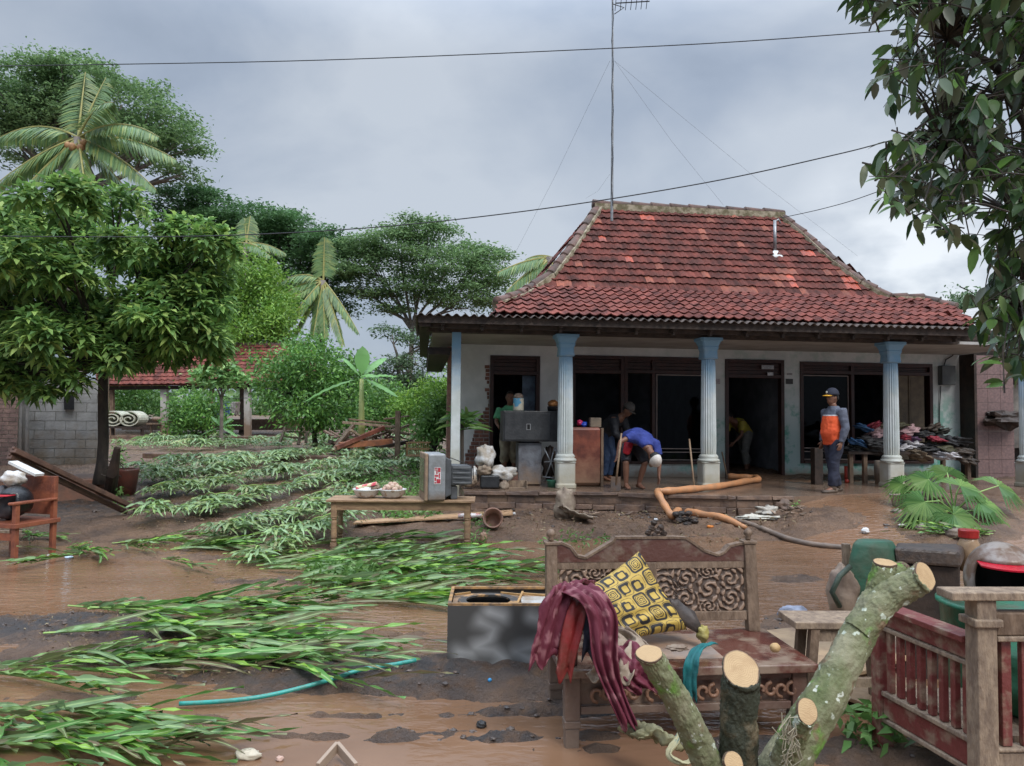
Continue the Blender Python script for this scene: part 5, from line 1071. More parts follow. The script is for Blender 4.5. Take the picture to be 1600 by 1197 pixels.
# speaker box lying on its back
def speakerbox():
    o = Vector((W(698, 1055, 5.0).x, 5.0, -.02)); Mx = frameM(1.5); w_, d_, h_ = .74, .5, .50
    t = empty('speaker_box', o+Vector((.37, .25, 0)), 'black smeared speaker box lying in dark mud left of the settee', 'speaker box')
    def P(x, y, z): return o+Mx @ Vector((x, y, z))
    mb = MB(); mb.grid(lambda i, j: P(w_*i, 0, h_*j), 120, 80); q2 = MB()
    for (a, b, c, d) in ((P(w_, 0, 0), P(w_, d_, 0), P(w_, d_, h_), P(w_, 0, h_)), (P(w_, d_, 0), P(0, d_, 0), P(0, d_, h_), P(w_, d_, h_)), (P(0, d_, 0), P(0, 0, 0), P(0, 0, h_), P(0, d_, h_))): mb.add([a, b, c, d], [(0, 1, 2, 3)])
    vals = []
    strokes = [[(.30, .78), (.42, .70), (.38, .55), (.25, .45), (.42, .42), (.52, .30), (.40, .15), (.18, .18), (.12, .3)], [(.98, .62), (.80, .48), (.62, .40), (.78, .28), (.92, .2)], [(.38, .92), (.5, .86)], [(.75, .86), (.86, .8), (.95, .78)], [(.1, .4), (.22, .38)]]
    def dist(u_, v_):
        b = 9
        for st in strokes:
            for (x0, y0), (x1, y1) in zip(st, st[1:]):
                ax, ay = (x1-x0)*1.48, (y1-y0); px, py = (u_-x0)*1.48, v_-y0; tt = max(0, min(1, (px*ax+py*ay)/(ax*ax+ay*ay+1e-9))); b = min(b, math.hypot(px-ax*tt, py-ay*tt))
        return b
    for j in range(81):
        for i in range(121):
            u_, v_ = i/120, j/80; d = dist(u_, v_)+.05*mnoise.noise(Vector((u_*7, v_*5, 2))); vals.append(max(0, 1-d/.19)**1.4*.85)
    vals += [0]*12
    m = patmat('speaker_black', (.05, .048, .045), (.27, .27, .265), rough=.55); o_ = mb.build('body', m, t); setattr_(o_, vals)
    # mud at the foot
    f = MB(); e = .022
    for q in ((0, w_, 0, e), (0, w_, d_-e, d_), (0, e, e, d_-e), (w_-e, w_, e, d_-e)): obox(f, o, Mx, q[0], q[1], q[2], q[3], h_+.001, h_+.016)
    f.build('rim', cmat('raw_ply', (.40, .22, .08), (.10, .07, .05), scale=12), t)
    # baffle with a woofer hole
    b = MB(); cx, cy, rr = .27, .22, .155; n = 40; vs = []; 
    for k in range(n):
        a = 2*PI*k/n; ca, sa = math.cos(a), math.sin(a); vs += [P(cx+rr*ca, cy+rr*sa*.95, h_-.02), P(cx+(rr+.055)*ca, cy+(rr+.045)*sa, h_-.018)]
    b.add(vs, [(2*k, 2*k+1, (2*k+3) % (2*n), (2*k+2) % (2*n)) for k in range(n)]); b.build('woofer_ring', cmat('ring_ply', (.05, .045, .04), (.36, .20, .08), scale=9, ramp=(.5, .6)), t, solid=.012)
    b = MB(); vs = []
    for k in range(n):
        a = 2*PI*k/n; ca, sa = math.cos(a), math.sin(a); s_ = 1/max(abs(ca), abs(sa)); vs += [P(cx+(rr+.04)*ca, cy+(rr+.035)*sa, h_-.03), P(min(max(cx+.45*ca*s_, e), w_-e), min(max(cy+.35*sa*s_, e), d_-e), h_-.03)]
    b.add(vs, [(2*k, 2*k+1, (2*k+3) % (2*n), (2*k+2) % (2*n)) for k in range(n)]); b.build('baffle', cmat('baffle_ply', (.30, .19, .11), (.14, .10, .07), scale=8), t)
    b = MB(); obox(b, o, Mx, .50, .70, .12, .34, h_-.028, h_-.018); b.build('port_plate', cmat('plate_paint', (.42, .43, .42), (.25, .20, .15)), t)
    for (x0, y0, x1, y1) in ((.46, .05, .52, .45), (.36, .42, .50, .36), (.52, .40, .72, .33), (.03, .36, .14, .42)):
        b = MB(); b.bar(P(x0, y0, h_-.012), P(x1, y1, h_-.012), .014, .014); b.build('batten', cmat('batten', (.42, .24, .09), None), t)
    b = MB(); obox(b, o, Mx, e, w_-e, e, d_-e, .03, .05); b.build('back_board', M['darkwood'], t)
speakerbox()
# ------------------------------------------------------------ cut tree trunk in front
def barkmat():
    m = mat('mossy_bark', (.21, .195, .12), (.10, .115, .045), 6, .85, 1.0, 18, ramp=(.35, .6)); t = m.node_tree; p = t.nodes['Principled BSDF']; N = t.nodes.new; Lk = t.links.new
    old = p.inputs['Base Color'].links[0].from_socket; tcn = N('ShaderNodeTexCoord')
    for (sc, lo, hi, c, dist) in ((16, .63, .66, (.40, .43, .34, 1), 0), (7, .57, .64, (.10, .19, .03, 1), 1), (34, .66, .70, (.45, .46, .38, 1), 2), (9, .60, .66, (.15, .10, .055, 1), 5)):
        n = N('ShaderNodeTexNoise'); n.inputs['Scale'].default_value = sc; n.inputs['Detail'].default_value = 3; mp = N('ShaderNodeMapping'); mp.inputs['Location'].default_value = (dist*3, dist, 0); Lk(tcn.outputs['Object'], mp.inputs[0]); Lk(mp.outputs[0], n.inputs['Vector'])
        r = N('ShaderNodeMapRange'); Lk(n.outputs[0], r.inputs[0]); r.inputs[1].default_value = lo; r.inputs[2].default_value = hi; mx = N('ShaderNodeMixRGB'); Lk(r.outputs[0], mx.inputs[0]); Lk(old, mx.inputs[1]); mx.inputs[2].default_value = c; old = mx.outputs[0]
    Lk(old, p.inputs['Base Color']); return m
BARKT = bpy.data.textures.new('bark_relief', 'CLOUDS'); BARKT.noise_scale = .016; BARKT.noise_depth = 3; BARKT.noise_type = 'HARD_NOISE'
def ringmat():
    m, t, p = newmat('sawn_wood'); N = t.nodes.new; Lk = t.links.new; a = N('ShaderNodeAttribute'); a.attribute_name = 'ring'; tcn = N('ShaderNodeTexCoord'); n = N('ShaderNodeTexNoise'); n.inputs['Scale'].default_value = 22; n.inputs['Detail'].default_value = 6; Lk(tcn.outputs['Object'], n.inputs['Vector'])
    ad = N('ShaderNodeMath'); ad.operation = 'MULTIPLY_ADD'; Lk(n.outputs[0], ad.inputs[0]); ad.inputs[1].default_value = .16; Lk(a.outputs['Fac'], ad.inputs[2])
    mu = N('ShaderNodeMath'); mu.operation = 'MULTIPLY'; Lk(ad.outputs[0], mu.inputs[0]); mu.inputs[1].default_value = 62; si = N('ShaderNodeMath'); si.operation = 'SINE'; Lk(mu.outputs[0], si.inputs[0])
    mr = N('ShaderNodeMapRange'); Lk(si.outputs[0], mr.inputs[0]); mr.inputs[1].default_value = -1; mr.inputs[4].default_value = .55
    mx = N('ShaderNodeMixRGB'); Lk(mr.outputs[0], mx.inputs[0]); mx.inputs[1].default_value = (.44, .30, .155, 1); mx.inputs[2].default_value = (.31, .185, .085, 1)
    n2 = N('ShaderNodeTexNoise'); n2.inputs['Scale'].default_value = 14; n2.inputs['Detail'].default_value = 8; Lk(tcn.outputs['Object'], n2.inputs['Vector']); r2 = N('ShaderNodeMapRange'); Lk(n2.outputs[0], r2.inputs[0]); r2.inputs[1].default_value = .5; r2.inputs[2].default_value = .75; r2.inputs[4].default_value = .7
    m2 = N('ShaderNodeMixRGB'); Lk(r2.outputs[0], m2.inputs[0]); Lk(mx.outputs[0], m2.inputs[1]); m2.inputs[2].default_value = (.27, .155, .07, 1)
    r3 = N('ShaderNodeMapRange'); Lk(ad.outputs[0], r3.inputs[0]); r3.inputs[1].default_value = 1.03; r3.inputs[2].default_value = 1.10; m3 = N('ShaderNodeMixRGB'); Lk(r3.outputs[0], m3.inputs[0]); Lk(m2.outputs[0], m3.inputs[1]); m3.inputs[2].default_value = (.10, .06, .035, 1)
    Lk(m3.outputs[0], p.inputs['Base Color']); p.inputs['Roughness'].default_value = .75
    b = N('ShaderNodeBump'); b.inputs['Strength'].default_value = .6; b.inputs['Distance'].default_value = .004; w_ = N('ShaderNodeTexNoise'); mp = N('ShaderNodeMapping'); mp.inputs['Scale'].default_value = (12, 140, 12); Lk(tcn.outputs['Object'], mp.inputs[0]); Lk(mp.outputs[0], w_.inputs['Vector']); Lk(w_.outputs[0], b.inputs['Height']); Lk(b.outputs[0], p.inputs['Normal']); return m
M['cutring'] = ringmat(); M['mossbark'] = barkmat(); M['darkbark'] = mat('wet_dark_bark', (.03, .032, .018), (.12, .09, .05), 10, .7, .9, 26, ramp=(.5, .66))
st = empty('cut_tree', (.85, 2.6, -.05), 'mossy tree trunk cut back to several pale-ended stubs in the foreground', 'tree stump')
def stub(pts, rads, m_, nm='stub', tl=None):
    mb = MB(); P = [Vector(p) for p in pts]; PP = []; RR = []
    for i in range(len(P)-1):
        for k in range(6):
            t = k/6; PP.append(P[i].lerp(P[i+1], t)+Vector((mnoise.noise(P[i]*5+Vector((k, 0, 0)))*.006, 0, mnoise.noise(P[i]*5+Vector((0, k, 0)))*.004))); RR.append(lerp(rads[i], rads[i+1], t))
    PP.append(P[-1]); RR.append(rads[-1]); mb.tube(PP, RR, 26, rough=.12); d = (PP[-1]-PP[-2]).normalized(); pl_ = Vector(tl).normalized() if tl else d; ring = []
    for k in range(len(PP)*26-26, len(PP)*26):
        q_ = Vector(mb.v[k]); q_ = q_+d*((PP[-1]-q_).dot(pl_)/d.dot(pl_)); mb.v[k] = tuple(q_); ring.append(q_)
    o = mb.build(nm, m_, st, smooth=True); c_ = PP[-1]; f_ = MB(); in_ = [c_+(q_-c_)*.93+pl_*.004 for q_ in ring]; rm_ = [c_+(q_-c_)*.90+pl_*.0045 for q_ in ring]
    n_ = len(in_); f_.add([c_+pl_*.006]+rm_+in_+[c_+(q_-c_)*.95-pl_*.01 for q_ in ring], [(0, 1+k, 1+(k+1) % n_) for k in range(n_)]+[(1+k, 1+n_+k, 1+n_+(k+1) % n_, 1+(k+1) % n_) for k in range(n_)]+[(1+n_+k, 1+2*n_+k, 1+2*n_+(k+1) % n_, 1+n_+(k+1) % n_) for k in range(n_)])
    fo_ = f_.build('cut_face', M['cutring'], st); setattr_(fo_, [0]+[1]*n_+[1.04]*n_+[1.15]*n_, 'ring')
    q_ = o.modifiers.new('u', 'SUBSURF'); q_.subdivision_type = 'SIMPLE'; q_.levels = 2; q_.render_levels = 2; q_ = o.modifiers.new('d', 'DISPLACE'); q_.texture = BARKT; q_.texture_coords = 'GLOBAL'; q_.strength = .011; q_.mid_level = .6
    for pl in o.data.polygons:
        if len(pl.vertices) > 4: pl.use_smooth = False
    d = (PP[-1]-PP[-2]).normalized(); return PP[-1], d, RR[-1], o
for pts, rads, mk in [
  ([(.80, 2.62, .10), W(1105, 1190, 2.62), W(1065, 1105, 2.58), W(1014, 1022, 2.52)], [.075, .058, .050, .043], 'mossbark'),
  ([(.83, 2.62, .1), W(1153, 1190, 2.60), W(1155, 1110, 2.60), W(1158, 1048, 2.59)], [.10, .066, .067, .067], 'darkbark'),
  ([(.90, 2.7, .1), W(1215, 1205, 2.66), W(1290, 1090, 2.72), W(1345, 985, 2.82), W(1372, 930, 2.88), W(1382, 880, 2.9)], [.085, .078, .071, .065, .052, .045], 'mossbark'),
  ([W(1340, 990, 2.80), W(1385, 935, 2.83), W(1445, 900, 2.80)], [.056, .056, .055], 'mossbark'),
  ([W(1225, 1195, 2.55), W(1240, 1150, 2.50), W(1261, 1112, 2.46)], [.055, .045, .036], 'mossbark'),
  ([(.82, 2.5, .2), W(1142, 1215, 2.44), W(1146, 1192, 2.38)], [.05, .036, .033], 'mossbark'),
  ([W(1370, 915, 2.9), W(1392, 905, 2.95), W(1412, 888, 2.98)], [.045, .04, .034], 'mossbark')]:
    r = rads[-1]; tl = {0.067: (-.05, -.62, .78), .043: (-.12, -.45, .9), .055: (.50, -.70, .5), .036: (.15, -.85, .5), .033: (.2, -.8, .5), .045: (0, -.15, 1)}.get(r)
    stub(pts, rads, M[mk], tl=tl)
mb = MB(); mb.tube([(.83, 2.66, -.2), (.84, 2.66, .1), (.85, 2.67, .3)], [.24, .19, .12], 20, rough=.3); mb.build('trunk_base', M['mossbark'], st, smooth=True)
mb = MB()
for k in range(30):
    p = W(1238+random.uniform(-12, 8), 1120+random.uniform(0, 75), 2.44); mb.tube([p, p+Vector((random.uniform(-.03, .02), -.01, random.uniform(-.06, .02))), p+Vector((random.uniform(-.05, .03), 0, random.uniform(-.10, .02)))], .0018, 4)
mb.build('vine', cmat('dry_vine', (.30, .26, .18), None), st)
# ------------------------------------------------------------ armchair of slats on the right
AC = Vector((2.10, 3.35, 0)); am = frameM(2)
ac = empty('slatted_armchair', AC+Vector((.3, .3, 0)), 'mud-caked reddish slatted armchair at the lower right edge', 'armchair')
def ab(nm, x0, x1, y0, y1, z0, z1, mk='palewood', bev=.006, lab=None):
    q = MB(); obox(q, AC, am, x0, x1, y0, y1, z0, z1); o = q.build(nm, M[mk], ac, bevel=bev); return o
ab('leg', -.04, .05, -.045, .045, -.1, .955); ab('leg', .73, .82, -.045, .045, -.1, .955); ab('leg', -.13, -.05, .62, .70, -.1, .72, 'armwood'); ab('leg', .73, .81, .62, .70, -.1, .72, 'armwood')
ab('top_rail', -.16, .95, -.06, .06, .957, .995); ab('back_rail', .052, .728, -.035, .035, .80, .90, 'oldwood'); ab('back_rail', .052, .728, -.045, .03, .775, .798)
ab('back_rail', .052, .728, -.03, .03, .20, .29); ab('back_rail', .052, .728, -.038, .035, .293, .31)
ab('post_collar', -.06, .07, -.06, .06, .84, .875)
for k in range(7): ab('back_slat', .085+k*.092, .13+k*.092, -.018, .012, .312, .773, 'armwood', .004)
def sbar(nm, z0, z1, w_, mk='armwood'):
    q = MB(); a0 = AC+am @ Vector((0.0, .047, 0)); a1 = AC+am @ Vector((-.09, .618, 0)); s_ = am @ Vector((w_/2, 0, 0))
    q.box8([a0-s_+Z*z0, a0+s_+Z*z0, a1+s_+Z*z0, a1-s_+Z*z0, a0-s_+Z*z1, a0+s_+Z*z1, a1+s_+Z*z1, a1-s_+Z*z1]); q.build(nm, M[mk], ac, bevel=.005)
sbar('arm_rest', .745, .775, .11); sbar('side_rail', .665, .743, .035); sbar('side_rail', .64, .662, .06, 'palewood'); sbar('side_rail', .30, .325, .06, 'palewood'); sbar('side_rail', .19, .298, .035); sbar('side_rail', .165, .188, .06, 'palewood')
for k in range(8):
    t = .06+k*.125; p = AC+am @ Vector((lerp(0, -.09, t), lerp(.047, .618, t), 0)); q = MB(); q.box(p+Z*.483, (.03, .036, .312)); q.build('side_slat', M['armwood'], ac, bevel=.004)
q = MB(); obox(q, AC, am, .0, .78, .05, .64, .30, .33); q.build('seat', M['palewood'], ac)
# green cloth bag in the chair seat and helmet, jar on the pile behind
q = lump(AC+am @ Vector((.45, .3, .50)), (.26, .2, .19), 3, .35); tag(q.build('green_sack', cmat('green_fabric', (.03, .14, .07), (.025, .10, .055)), None, True), 'green sack on the seat behind the back slats of the armchair', 'sack')
tub = empty('plastic_tub', (2.70, 4.15, 0), 'green plastic tub behind the armchair under the helmet', 'tub')
q = MB(); q.lathe((2.70, 4.15, 0), [(.22, 0), (.26, .35), (.28, .72), (.30, .73), (.30, .75), (.27, .75), (.25, .70), (.05, .69)], 28); q.build('bucket', cmat('green_plastic', (.02, .16, .09), (.07, .11, .06), rough=.4), tub, smooth=True)
def helmet(c, yaw, lab, shell, rimc, s=1.):
    t = empty('helmet', c, lab, 'helmet'); Mx = frameM(yaw); c = Vector(c); mb = MB(); mb2 = MB(); vs = []
    n, m = 36, 20
    def P(i, j, k=1.):
        a = 2*PI*i/n; e_ = lerp(-.62, PI/2, j/m); return c+Mx @ Vector((.15*s*k*math.cos(a)*math.cos(e_), .125*s*k*math.sin(a)*math.cos(e_), .145*s*k*math.sin(e_)+.02))
    keep = []
    for j in range(m):
        for i in range(n):
            a = (2*PI*(i+.5)/n+PI) % (2*PI)-PI; e_ = lerp(-.62, PI/2, (j+.5)/m)
            if abs(a) < 1.05 and e_ < .55: continue
            keep.append((j*n+i, j*n+(i+1) % n, (j+1)*n+(i+1) % n, (j+1)*n+i))
    mb.add([P(i, j) for j in range(m+1) for i in range(n)], keep); mb.build('shell', shell, t, True, solid=.012*s)
    mb.v = []; mb.f = []; mb.add([P(i, j, .88) for j in range(m+1) for i in range(n)], keep); mb.build('lining', cmat('helmet_lining', (.012, .012, .013), None), t, True)
    q = MB(); pts = [c+Mx @ Vector((.152*s*math.cos(a)*math.cos(.57), .127*s*math.sin(a)*math.cos(.57), .145*s*math.sin(.57)+.02)) for a in np.linspace(-1.08, 1.08, 12)]; pts2 = [p+Mx @ Vector((.085, 0, -.005))*s for p in pts]
    q.add(pts+pts2, [(i, i+1, 13+i, 12+i) for i in range(11)]); q.build('peak', rimc, t, solid=.008)
    return t
helmet((2.66, 4.05, .87), -112, 'grey open helmet with a red peak lying on the green tub behind the armchair', cmat('helmet_grey', (.26, .22, .19), (.15, .095, .065), rough=.3, ramp=(.45, .55)), cmat('helmet_red', (.55, .01, .03), None, rough=.25), 1.35)
jr = empty('plastic_jar', W(1514, 868, 5.4), 'clear muddy jar with a red screw lid left of the helmet', 'jar'); jp = W(1514, 866, 5.4)
q = MB(); q.lathe(jp, [(.06, -.12), (.075, -.10), (.075, .07), (.06, .10), (.055, .12)], 20); q.build('body', cmat('jar_plastic', (.45, .30, .18), (.30, .19, .11), rough=.25), jr, True)
q = MB(); q.lathe(jp+Z*.122, [(.066, 0), (.068, .05), (.06, .056)], 20); q.build('lid', cmat('red_lid', (.50, .03, .025), None, rough=.35), jr)
q = MB(); q.box8([W(1400, 880, 5.0), W(1502, 888, 5.0), W(1510, 868, 5.5), W(1403, 860, 5.5), W(1397, 855, 5.0), W(1500, 862, 5.0), W(1508, 850, 5.5), W(1400, 848, 5.5)])
ts = empty('broken_bench', (2.9, 5.2, 0), 'dark wet bench top caked in mud behind the armchair', 'bench'); q.build('top', M['clod'], ts, bevel=.02)
q = MB(); q.box8([Vector((p.x*1.0, p.y, -.02)) for p in (W(1408, 880, 5.05), W(1498, 880, 5.05), W(1498, 870, 5.45), W(1410, 868, 5.45))]+[W(1408, 881, 5.05), W(1498, 888, 5.05), W(1500, 868, 5.45), W(1410, 862, 5.45)]); q.build('base', M['darkwood'], ts)
# green jacket + backpack
q = MB(); gc = W(1362, 898, 5.1); q.tube([gc-Z*.25, gc-Z*.12, gc+Z*.08+Vector((.01, 0, 0)), gc+Z*.20+Vector((.02, 0, 0)), gc+Z*.235+Vector((.02, 0, 0))], [(.15, .11), (.165, .13), (.16, .12), (.145, .10), (.12, .07)], 40, side=(1, 0, 0), rough=.16)
gj = q.build('green_bag', cmat('green_bag', (.035, .125, .075), (.08, .10, .06), scale=4, bump=.7, bscale=9), None, True, bevel=.01); tag(gj, 'bulky dark green bag beside the muddy backpack', 'bag')
q = MB(); q.tube([(2.42, 5.34, -.05), (2.40, 5.34, .86)], .03, 10); tag(q.build('wooden_post', M['palewood'], None), 'short wooden post behind the bulky green bag', 'post')
bpk = empty('backpack', W(1312, 950, 5.0), 'muddy brown backpack leaning against the bulky green bag', 'backpack')
q = lump(W(1316, 925, 5.05), (.10, .09, .18), 5, .3); q.build('bag', cmat('bag', (.17, .12, .09), (.30, .22, .16), scale=5), bpk, True)
q = MB(); q.tube([W(1328, 885, 4.98), W(1312, 900, 4.93), W(1300, 925, 4.93), W(1312, 948, 4.95)], (.018), 8); q.build('strap', cmat('strap', (.05, .07, .05), None), bpk, True)
# stool and the boards below
sc_ = G(1300, 965, .57); sto = empty('wooden_stool', Vector((sc_.x, 4.55, 0)), 'plain pale wooden stool between the settee and the armchair', 'stool'); so_ = Vector((W(1243, 980, 4.33).x, 4.33, 0)); sm_ = frameM(1)
q = MB(); obox(q, so_, sm_, 0, .62, 0, .27, .535, .575); q.build('seat', M['palewood'], sto, bevel=.005)
for (x, y) in ((.12, .03), (.52, .03), (.12, .20), (.52, .20)):
    q = MB(); a = so_+sm_ @ Vector((x, y, .533)); b = so_+sm_ @ Vector((x+(-.05 if x < .3 else .05), y, -.05)); q.bar(a, b, .05, .05); q.build('leg', M['oldwood'], sto)
q = MB(); obox(q, so_, sm_, .115, .525, .025, .045, .46, .53); obox(q, so_, sm_, .09, .56, .02, .05, .20, .25); q.build('stretcher', M['palewood'], sto)
for (c4, lab, z) in [([(1190, 985), (1290, 975), (1385, 1040), (1290, 1062)], 'pale door panel lying flat behind the stool', .14), ([(1250, 1060), (1370, 1040), (1470, 1080), (1380, 1110)], 'wet plank sheet lying under the stool legs', .09), ([(1330, 985), (1440, 970), (1480, 1010), (1370, 1040)], 'broad board lying between stool and armchair', .17)]:
    P4 = [G(x, y, z) for x, y in c4]; q = MB(); q.box8([p-Z*.025 for p in P4]+P4); o = q.build('loose_board', cmat('pale_board', (.42, .29, .17), (.26, .17, .11), scale=4, rough=.4), None, bevel=.004); tag(o, lab, 'board', 'loose boards around the stool')
# ------------------------------------------------------------ teal hose, litter, foam in the foreground
def gline(pts, r, name, m_, lab, cat, dz=0., n=8, smooth=True):
    P = []
    for (a, b) in zip(pts, pts[1:]):
        for k in range(6): p = gpt(lerp(a[0], b[0], k/6), lerp(a[1], b[1], k/6)); p.z = max(p.z, base(p.x, p.y))+r*.8+dz; P.append(p)
    p = gpt(*pts[-1]); p.z = max(p.z, base(p.x, p.y))+r*.8+dz; P.append(p)
    for _ in range(14): P = [P[0]]+[(P[i-1]+P[i]*2+P[i+1])/4 for i in range(1, len(P)-1)]+[P[-1]]
    q = MB(); q.tube(P, r, n); return tag(q.build(name, m_, None, smooth), lab, cat)
gline([(280, 1108), (330, 1106), (400, 1100), (470, 1084), (530, 1078), (580, 1066), (650, 1062)], .014, 'garden_hose', cmat('teal_hose', (.02, .26, .22), (.05, .20, .16), rough=.35, scale=20), 'short length of teal garden hose lying in the near mud', 'hose', .02)
gline([(1085, 812), (1125, 820), (1180, 833), (1240, 850), (1290, 857), (1330, 860)], .035, 'rubber_pipe', cmat('muddy_pipe', (.13, .10, .08), (.22, .16, .12)), 'muddy dark pipe running from the orange pipe end across the yard', 'pipe')
for k, (px, py, r3, c, lab, cat) in enumerate([
    (765, 1083, (.012, .01, .012), (.05, .30, .6), 'tiny blue plastic bit left of the settee leg', 'litter'), (388, 1184, (.065, .04, .028), (.62, .55, .42), 'pale foam lump at the bottom edge left of the white frame', 'foam'),
    (752, 1136, (.03, .025, .022), (.03, .028, .027), 'black clod of mud before the speaker box', 'clod'), (437, 1188, (.02, .015, .014), (.5, .33, .26), 'small pinkish pebble right of the pale foam', 'pebble'),
    (108, 872, (.05, .03, .015), (.5, .62, .72), 'pale blue plastic scrap in the left pool', 'litter'), (75, 868, (.015, .015, .01), (.8, .8, .8), 'tiny white scrap in the left pool', 'litter'),
    (1352, 832, (.05, .04, .04), (.75, .75, .74), 'white cup stuck in the mud of the path', 'cup'), (921, 795, (.08, .04, .05), (.8, .8, .78), 'white foam piece by the muddy sack', 'foam'),
    (760, 802, (.10, .05, .03), (.45, .62, .62), 'pale blue packet in front of the porch step', 'packet'), (712, 803, (.06, .03, .05), (.05, .06, .08), 'black slipper in the weeds by the porch corner', 'slipper'),
    (692, 796, (.10, .05, .09), (.015, .015, .016), 'black cap lying behind the right table leg', 'cap'), (803, 815, (.03, .02, .02), (.7, .68, .66), 'small white scrap in the yard mud', 'litter'),
    (995, 806, (.06, .04, .04), (.10, .16, .30), 'blue bottle cap in the trash below the step', 'litter'), (1110, 832, (.05, .03, .02), (.7, .22, .03), 'orange scrap by the orange pipe', 'litter'),
    (1260, 990, (.07, .06, .05), (.02, .08, .42), 'bright blue plastic ball under the stool seat', 'ball'), (1240, 972, (.13, .08, .07), (.30, .32, .40), 'striped rag bundle left of the stool', 'rag'),
    (1025, 822, (.03, .02, .02), (.75, .75, .75), 'white scrap in the mud below the orange pipe', 'litter'), (1415, 825, (.10, .05, .02), (.62, .58, .55), 'pinkish white wrapper on the muddy path', 'wrapper')]):
    p = gpt(px, py); p.z = max(p.z, base(p.x, p.y))+r3[2]*.55; tag(lump(p, r3, k, .35).build(cat, cmat('litter_%s' % cat, c, tuple(.7*q for q in c), rough=.5), None, True), lab, cat)
q = MB(); fa, fb, fc = G(497, 1200, .03), G(527, 1166, .06), G(556, 1200, .03)
q.bar(fa, fb, .02, .05); q.bar(fb, fc, .02, .05); q.bar(fa+Vector((.02, -.01, -.02)), fc+Vector((0, -.01, -.02)), .02, .03); tag(q.build('white_plastic_corner', M['white'], None, bevel=.003), 'white plastic frame corner sticking up at the bottom edge', 'frame')
# clods and trash heaps
q = MB(); random.seed(9)
for (cx, cy, hw, hh, n, s_) in [(560, 1062, 300, 26, 150, .022), (780, 1140, 170, 40, 140, .026), (80, 985, 150, 24, 60, .03), (1180, 1160, 110, 30, 60, .02), (860, 815, 180, 20, 120, .035), (1100, 810, 190, 22, 160, .04), (1230, 985, 60, 20, 50, .03), (420, 760, 300, 60, 160, .04), (90, 805, 120, 25, 60, .04), (1400, 830, 70, 40, 60, .05), (330, 1020, 250, 25, 70, .02), (1470, 1165, 100, 30, 50, .02)]:
    for k in range(int(n*.7)):
        a = random.uniform(0, 2*PI); r_ = math.sqrt(random.random()); p = gpt(cx+hw*r_*math.cos(a), cy+hh*r_*math.sin(a)); sz = s_*random.uniform(.2, 1.0)**1.6
        q.ball(p, (sz, sz*.8, sz*.55), 8, 5, None, .6, k)
tag(q.build('mud_clods', M['clod'], None), 'clods of dark mud strewn over the ground', 'mud clods', kind='stuff')
random.seed(12); q = MB()
for (cx, cy, hw, hh, n) in [(960, 805, 90, 12, 50), (1150, 805, 90, 14, 60), (1225, 800, 30, 16, 30), (760, 785, 50, 14, 30)]:
    for k in range(n):
        p = gpt(cx+random.uniform(-hw, hw), cy+random.uniform(-hh, hh)); a = random.random()*3; L_ = random.uniform(.05, .22); q.bar(p+Z*.02, p+Vector((math.cos(a)*L_, math.sin(a)*L_, random.uniform(0, .06))), random.uniform(.01, .06), .008)
tag(q.build('flood_trash', cmat('trash', (.24, .17, .12), (.10, .07, .055), scale=2, island=.5), None), 'splinters and trash washed up along the porch step', 'trash', kind='stuff')
for (px, py, r3, sd_, c, lab) in [(1200, 812, (.22, .12, .08), 3, (.46, .42, .36), 'crumpled pale cloth in the trash right of the orange pipe'), (1170, 816, (.12, .08, .05), 8, (.62, .58, .50), 'creamy white rag at the foot of the step'), (1225, 803, (.13, .1, .10), 4, (.16, .10, .07), 'heap of brown leaves and rags at the end of the step'), (1185, 822, (.3, .07, .03), 9, (.55, .52, .44), 'string of whitish plastic before the trash heap')]:
    p = gpt(px, py); p.z += .03; tag(lump(p, r3, sd_, .9).build('rag_pile', cmat('rag%d' % px, c, tuple(.5*k for k in c), scale=9), None, True), lab, 'rags')
for k, (px, py, r_) in enumerate([(1455, 783, .16), (1425, 815, .09), (1402, 800, .07), (1475, 820, .08), (1490, 845, .09), (1440, 835, .06), (1512, 850, .08)]):
    p = gpt(px, py); tag(lump(p+Z*r_*.3, (r_*1.3, r_, r_*.8), k+20, .3).build('rock', cmat('rock', (.22, .17, .13), (.13, .10, .08)), None, True), 'brown rock, the %s of the row edging the flooded path' % ['largest under the fan palm', 'second', 'leftmost', 'middle one', 'fifth', 'smallest', 'rightmost'][k], 'rock', 'rocks along the path edge')
pw = gpt(1405, 790); q = MB(); q.lathe(pw, [(.07, 0), (.11, .20), (.12, .22), (.10, .22), (.07, .02)], 16, RM('Y', -8)); tag(q.build('flower_pot', cmat('pot_white', (.55, .52, .47), (.35, .26, .19)), None, True), 'chipped white pot at the foot of the right column', 'pot')

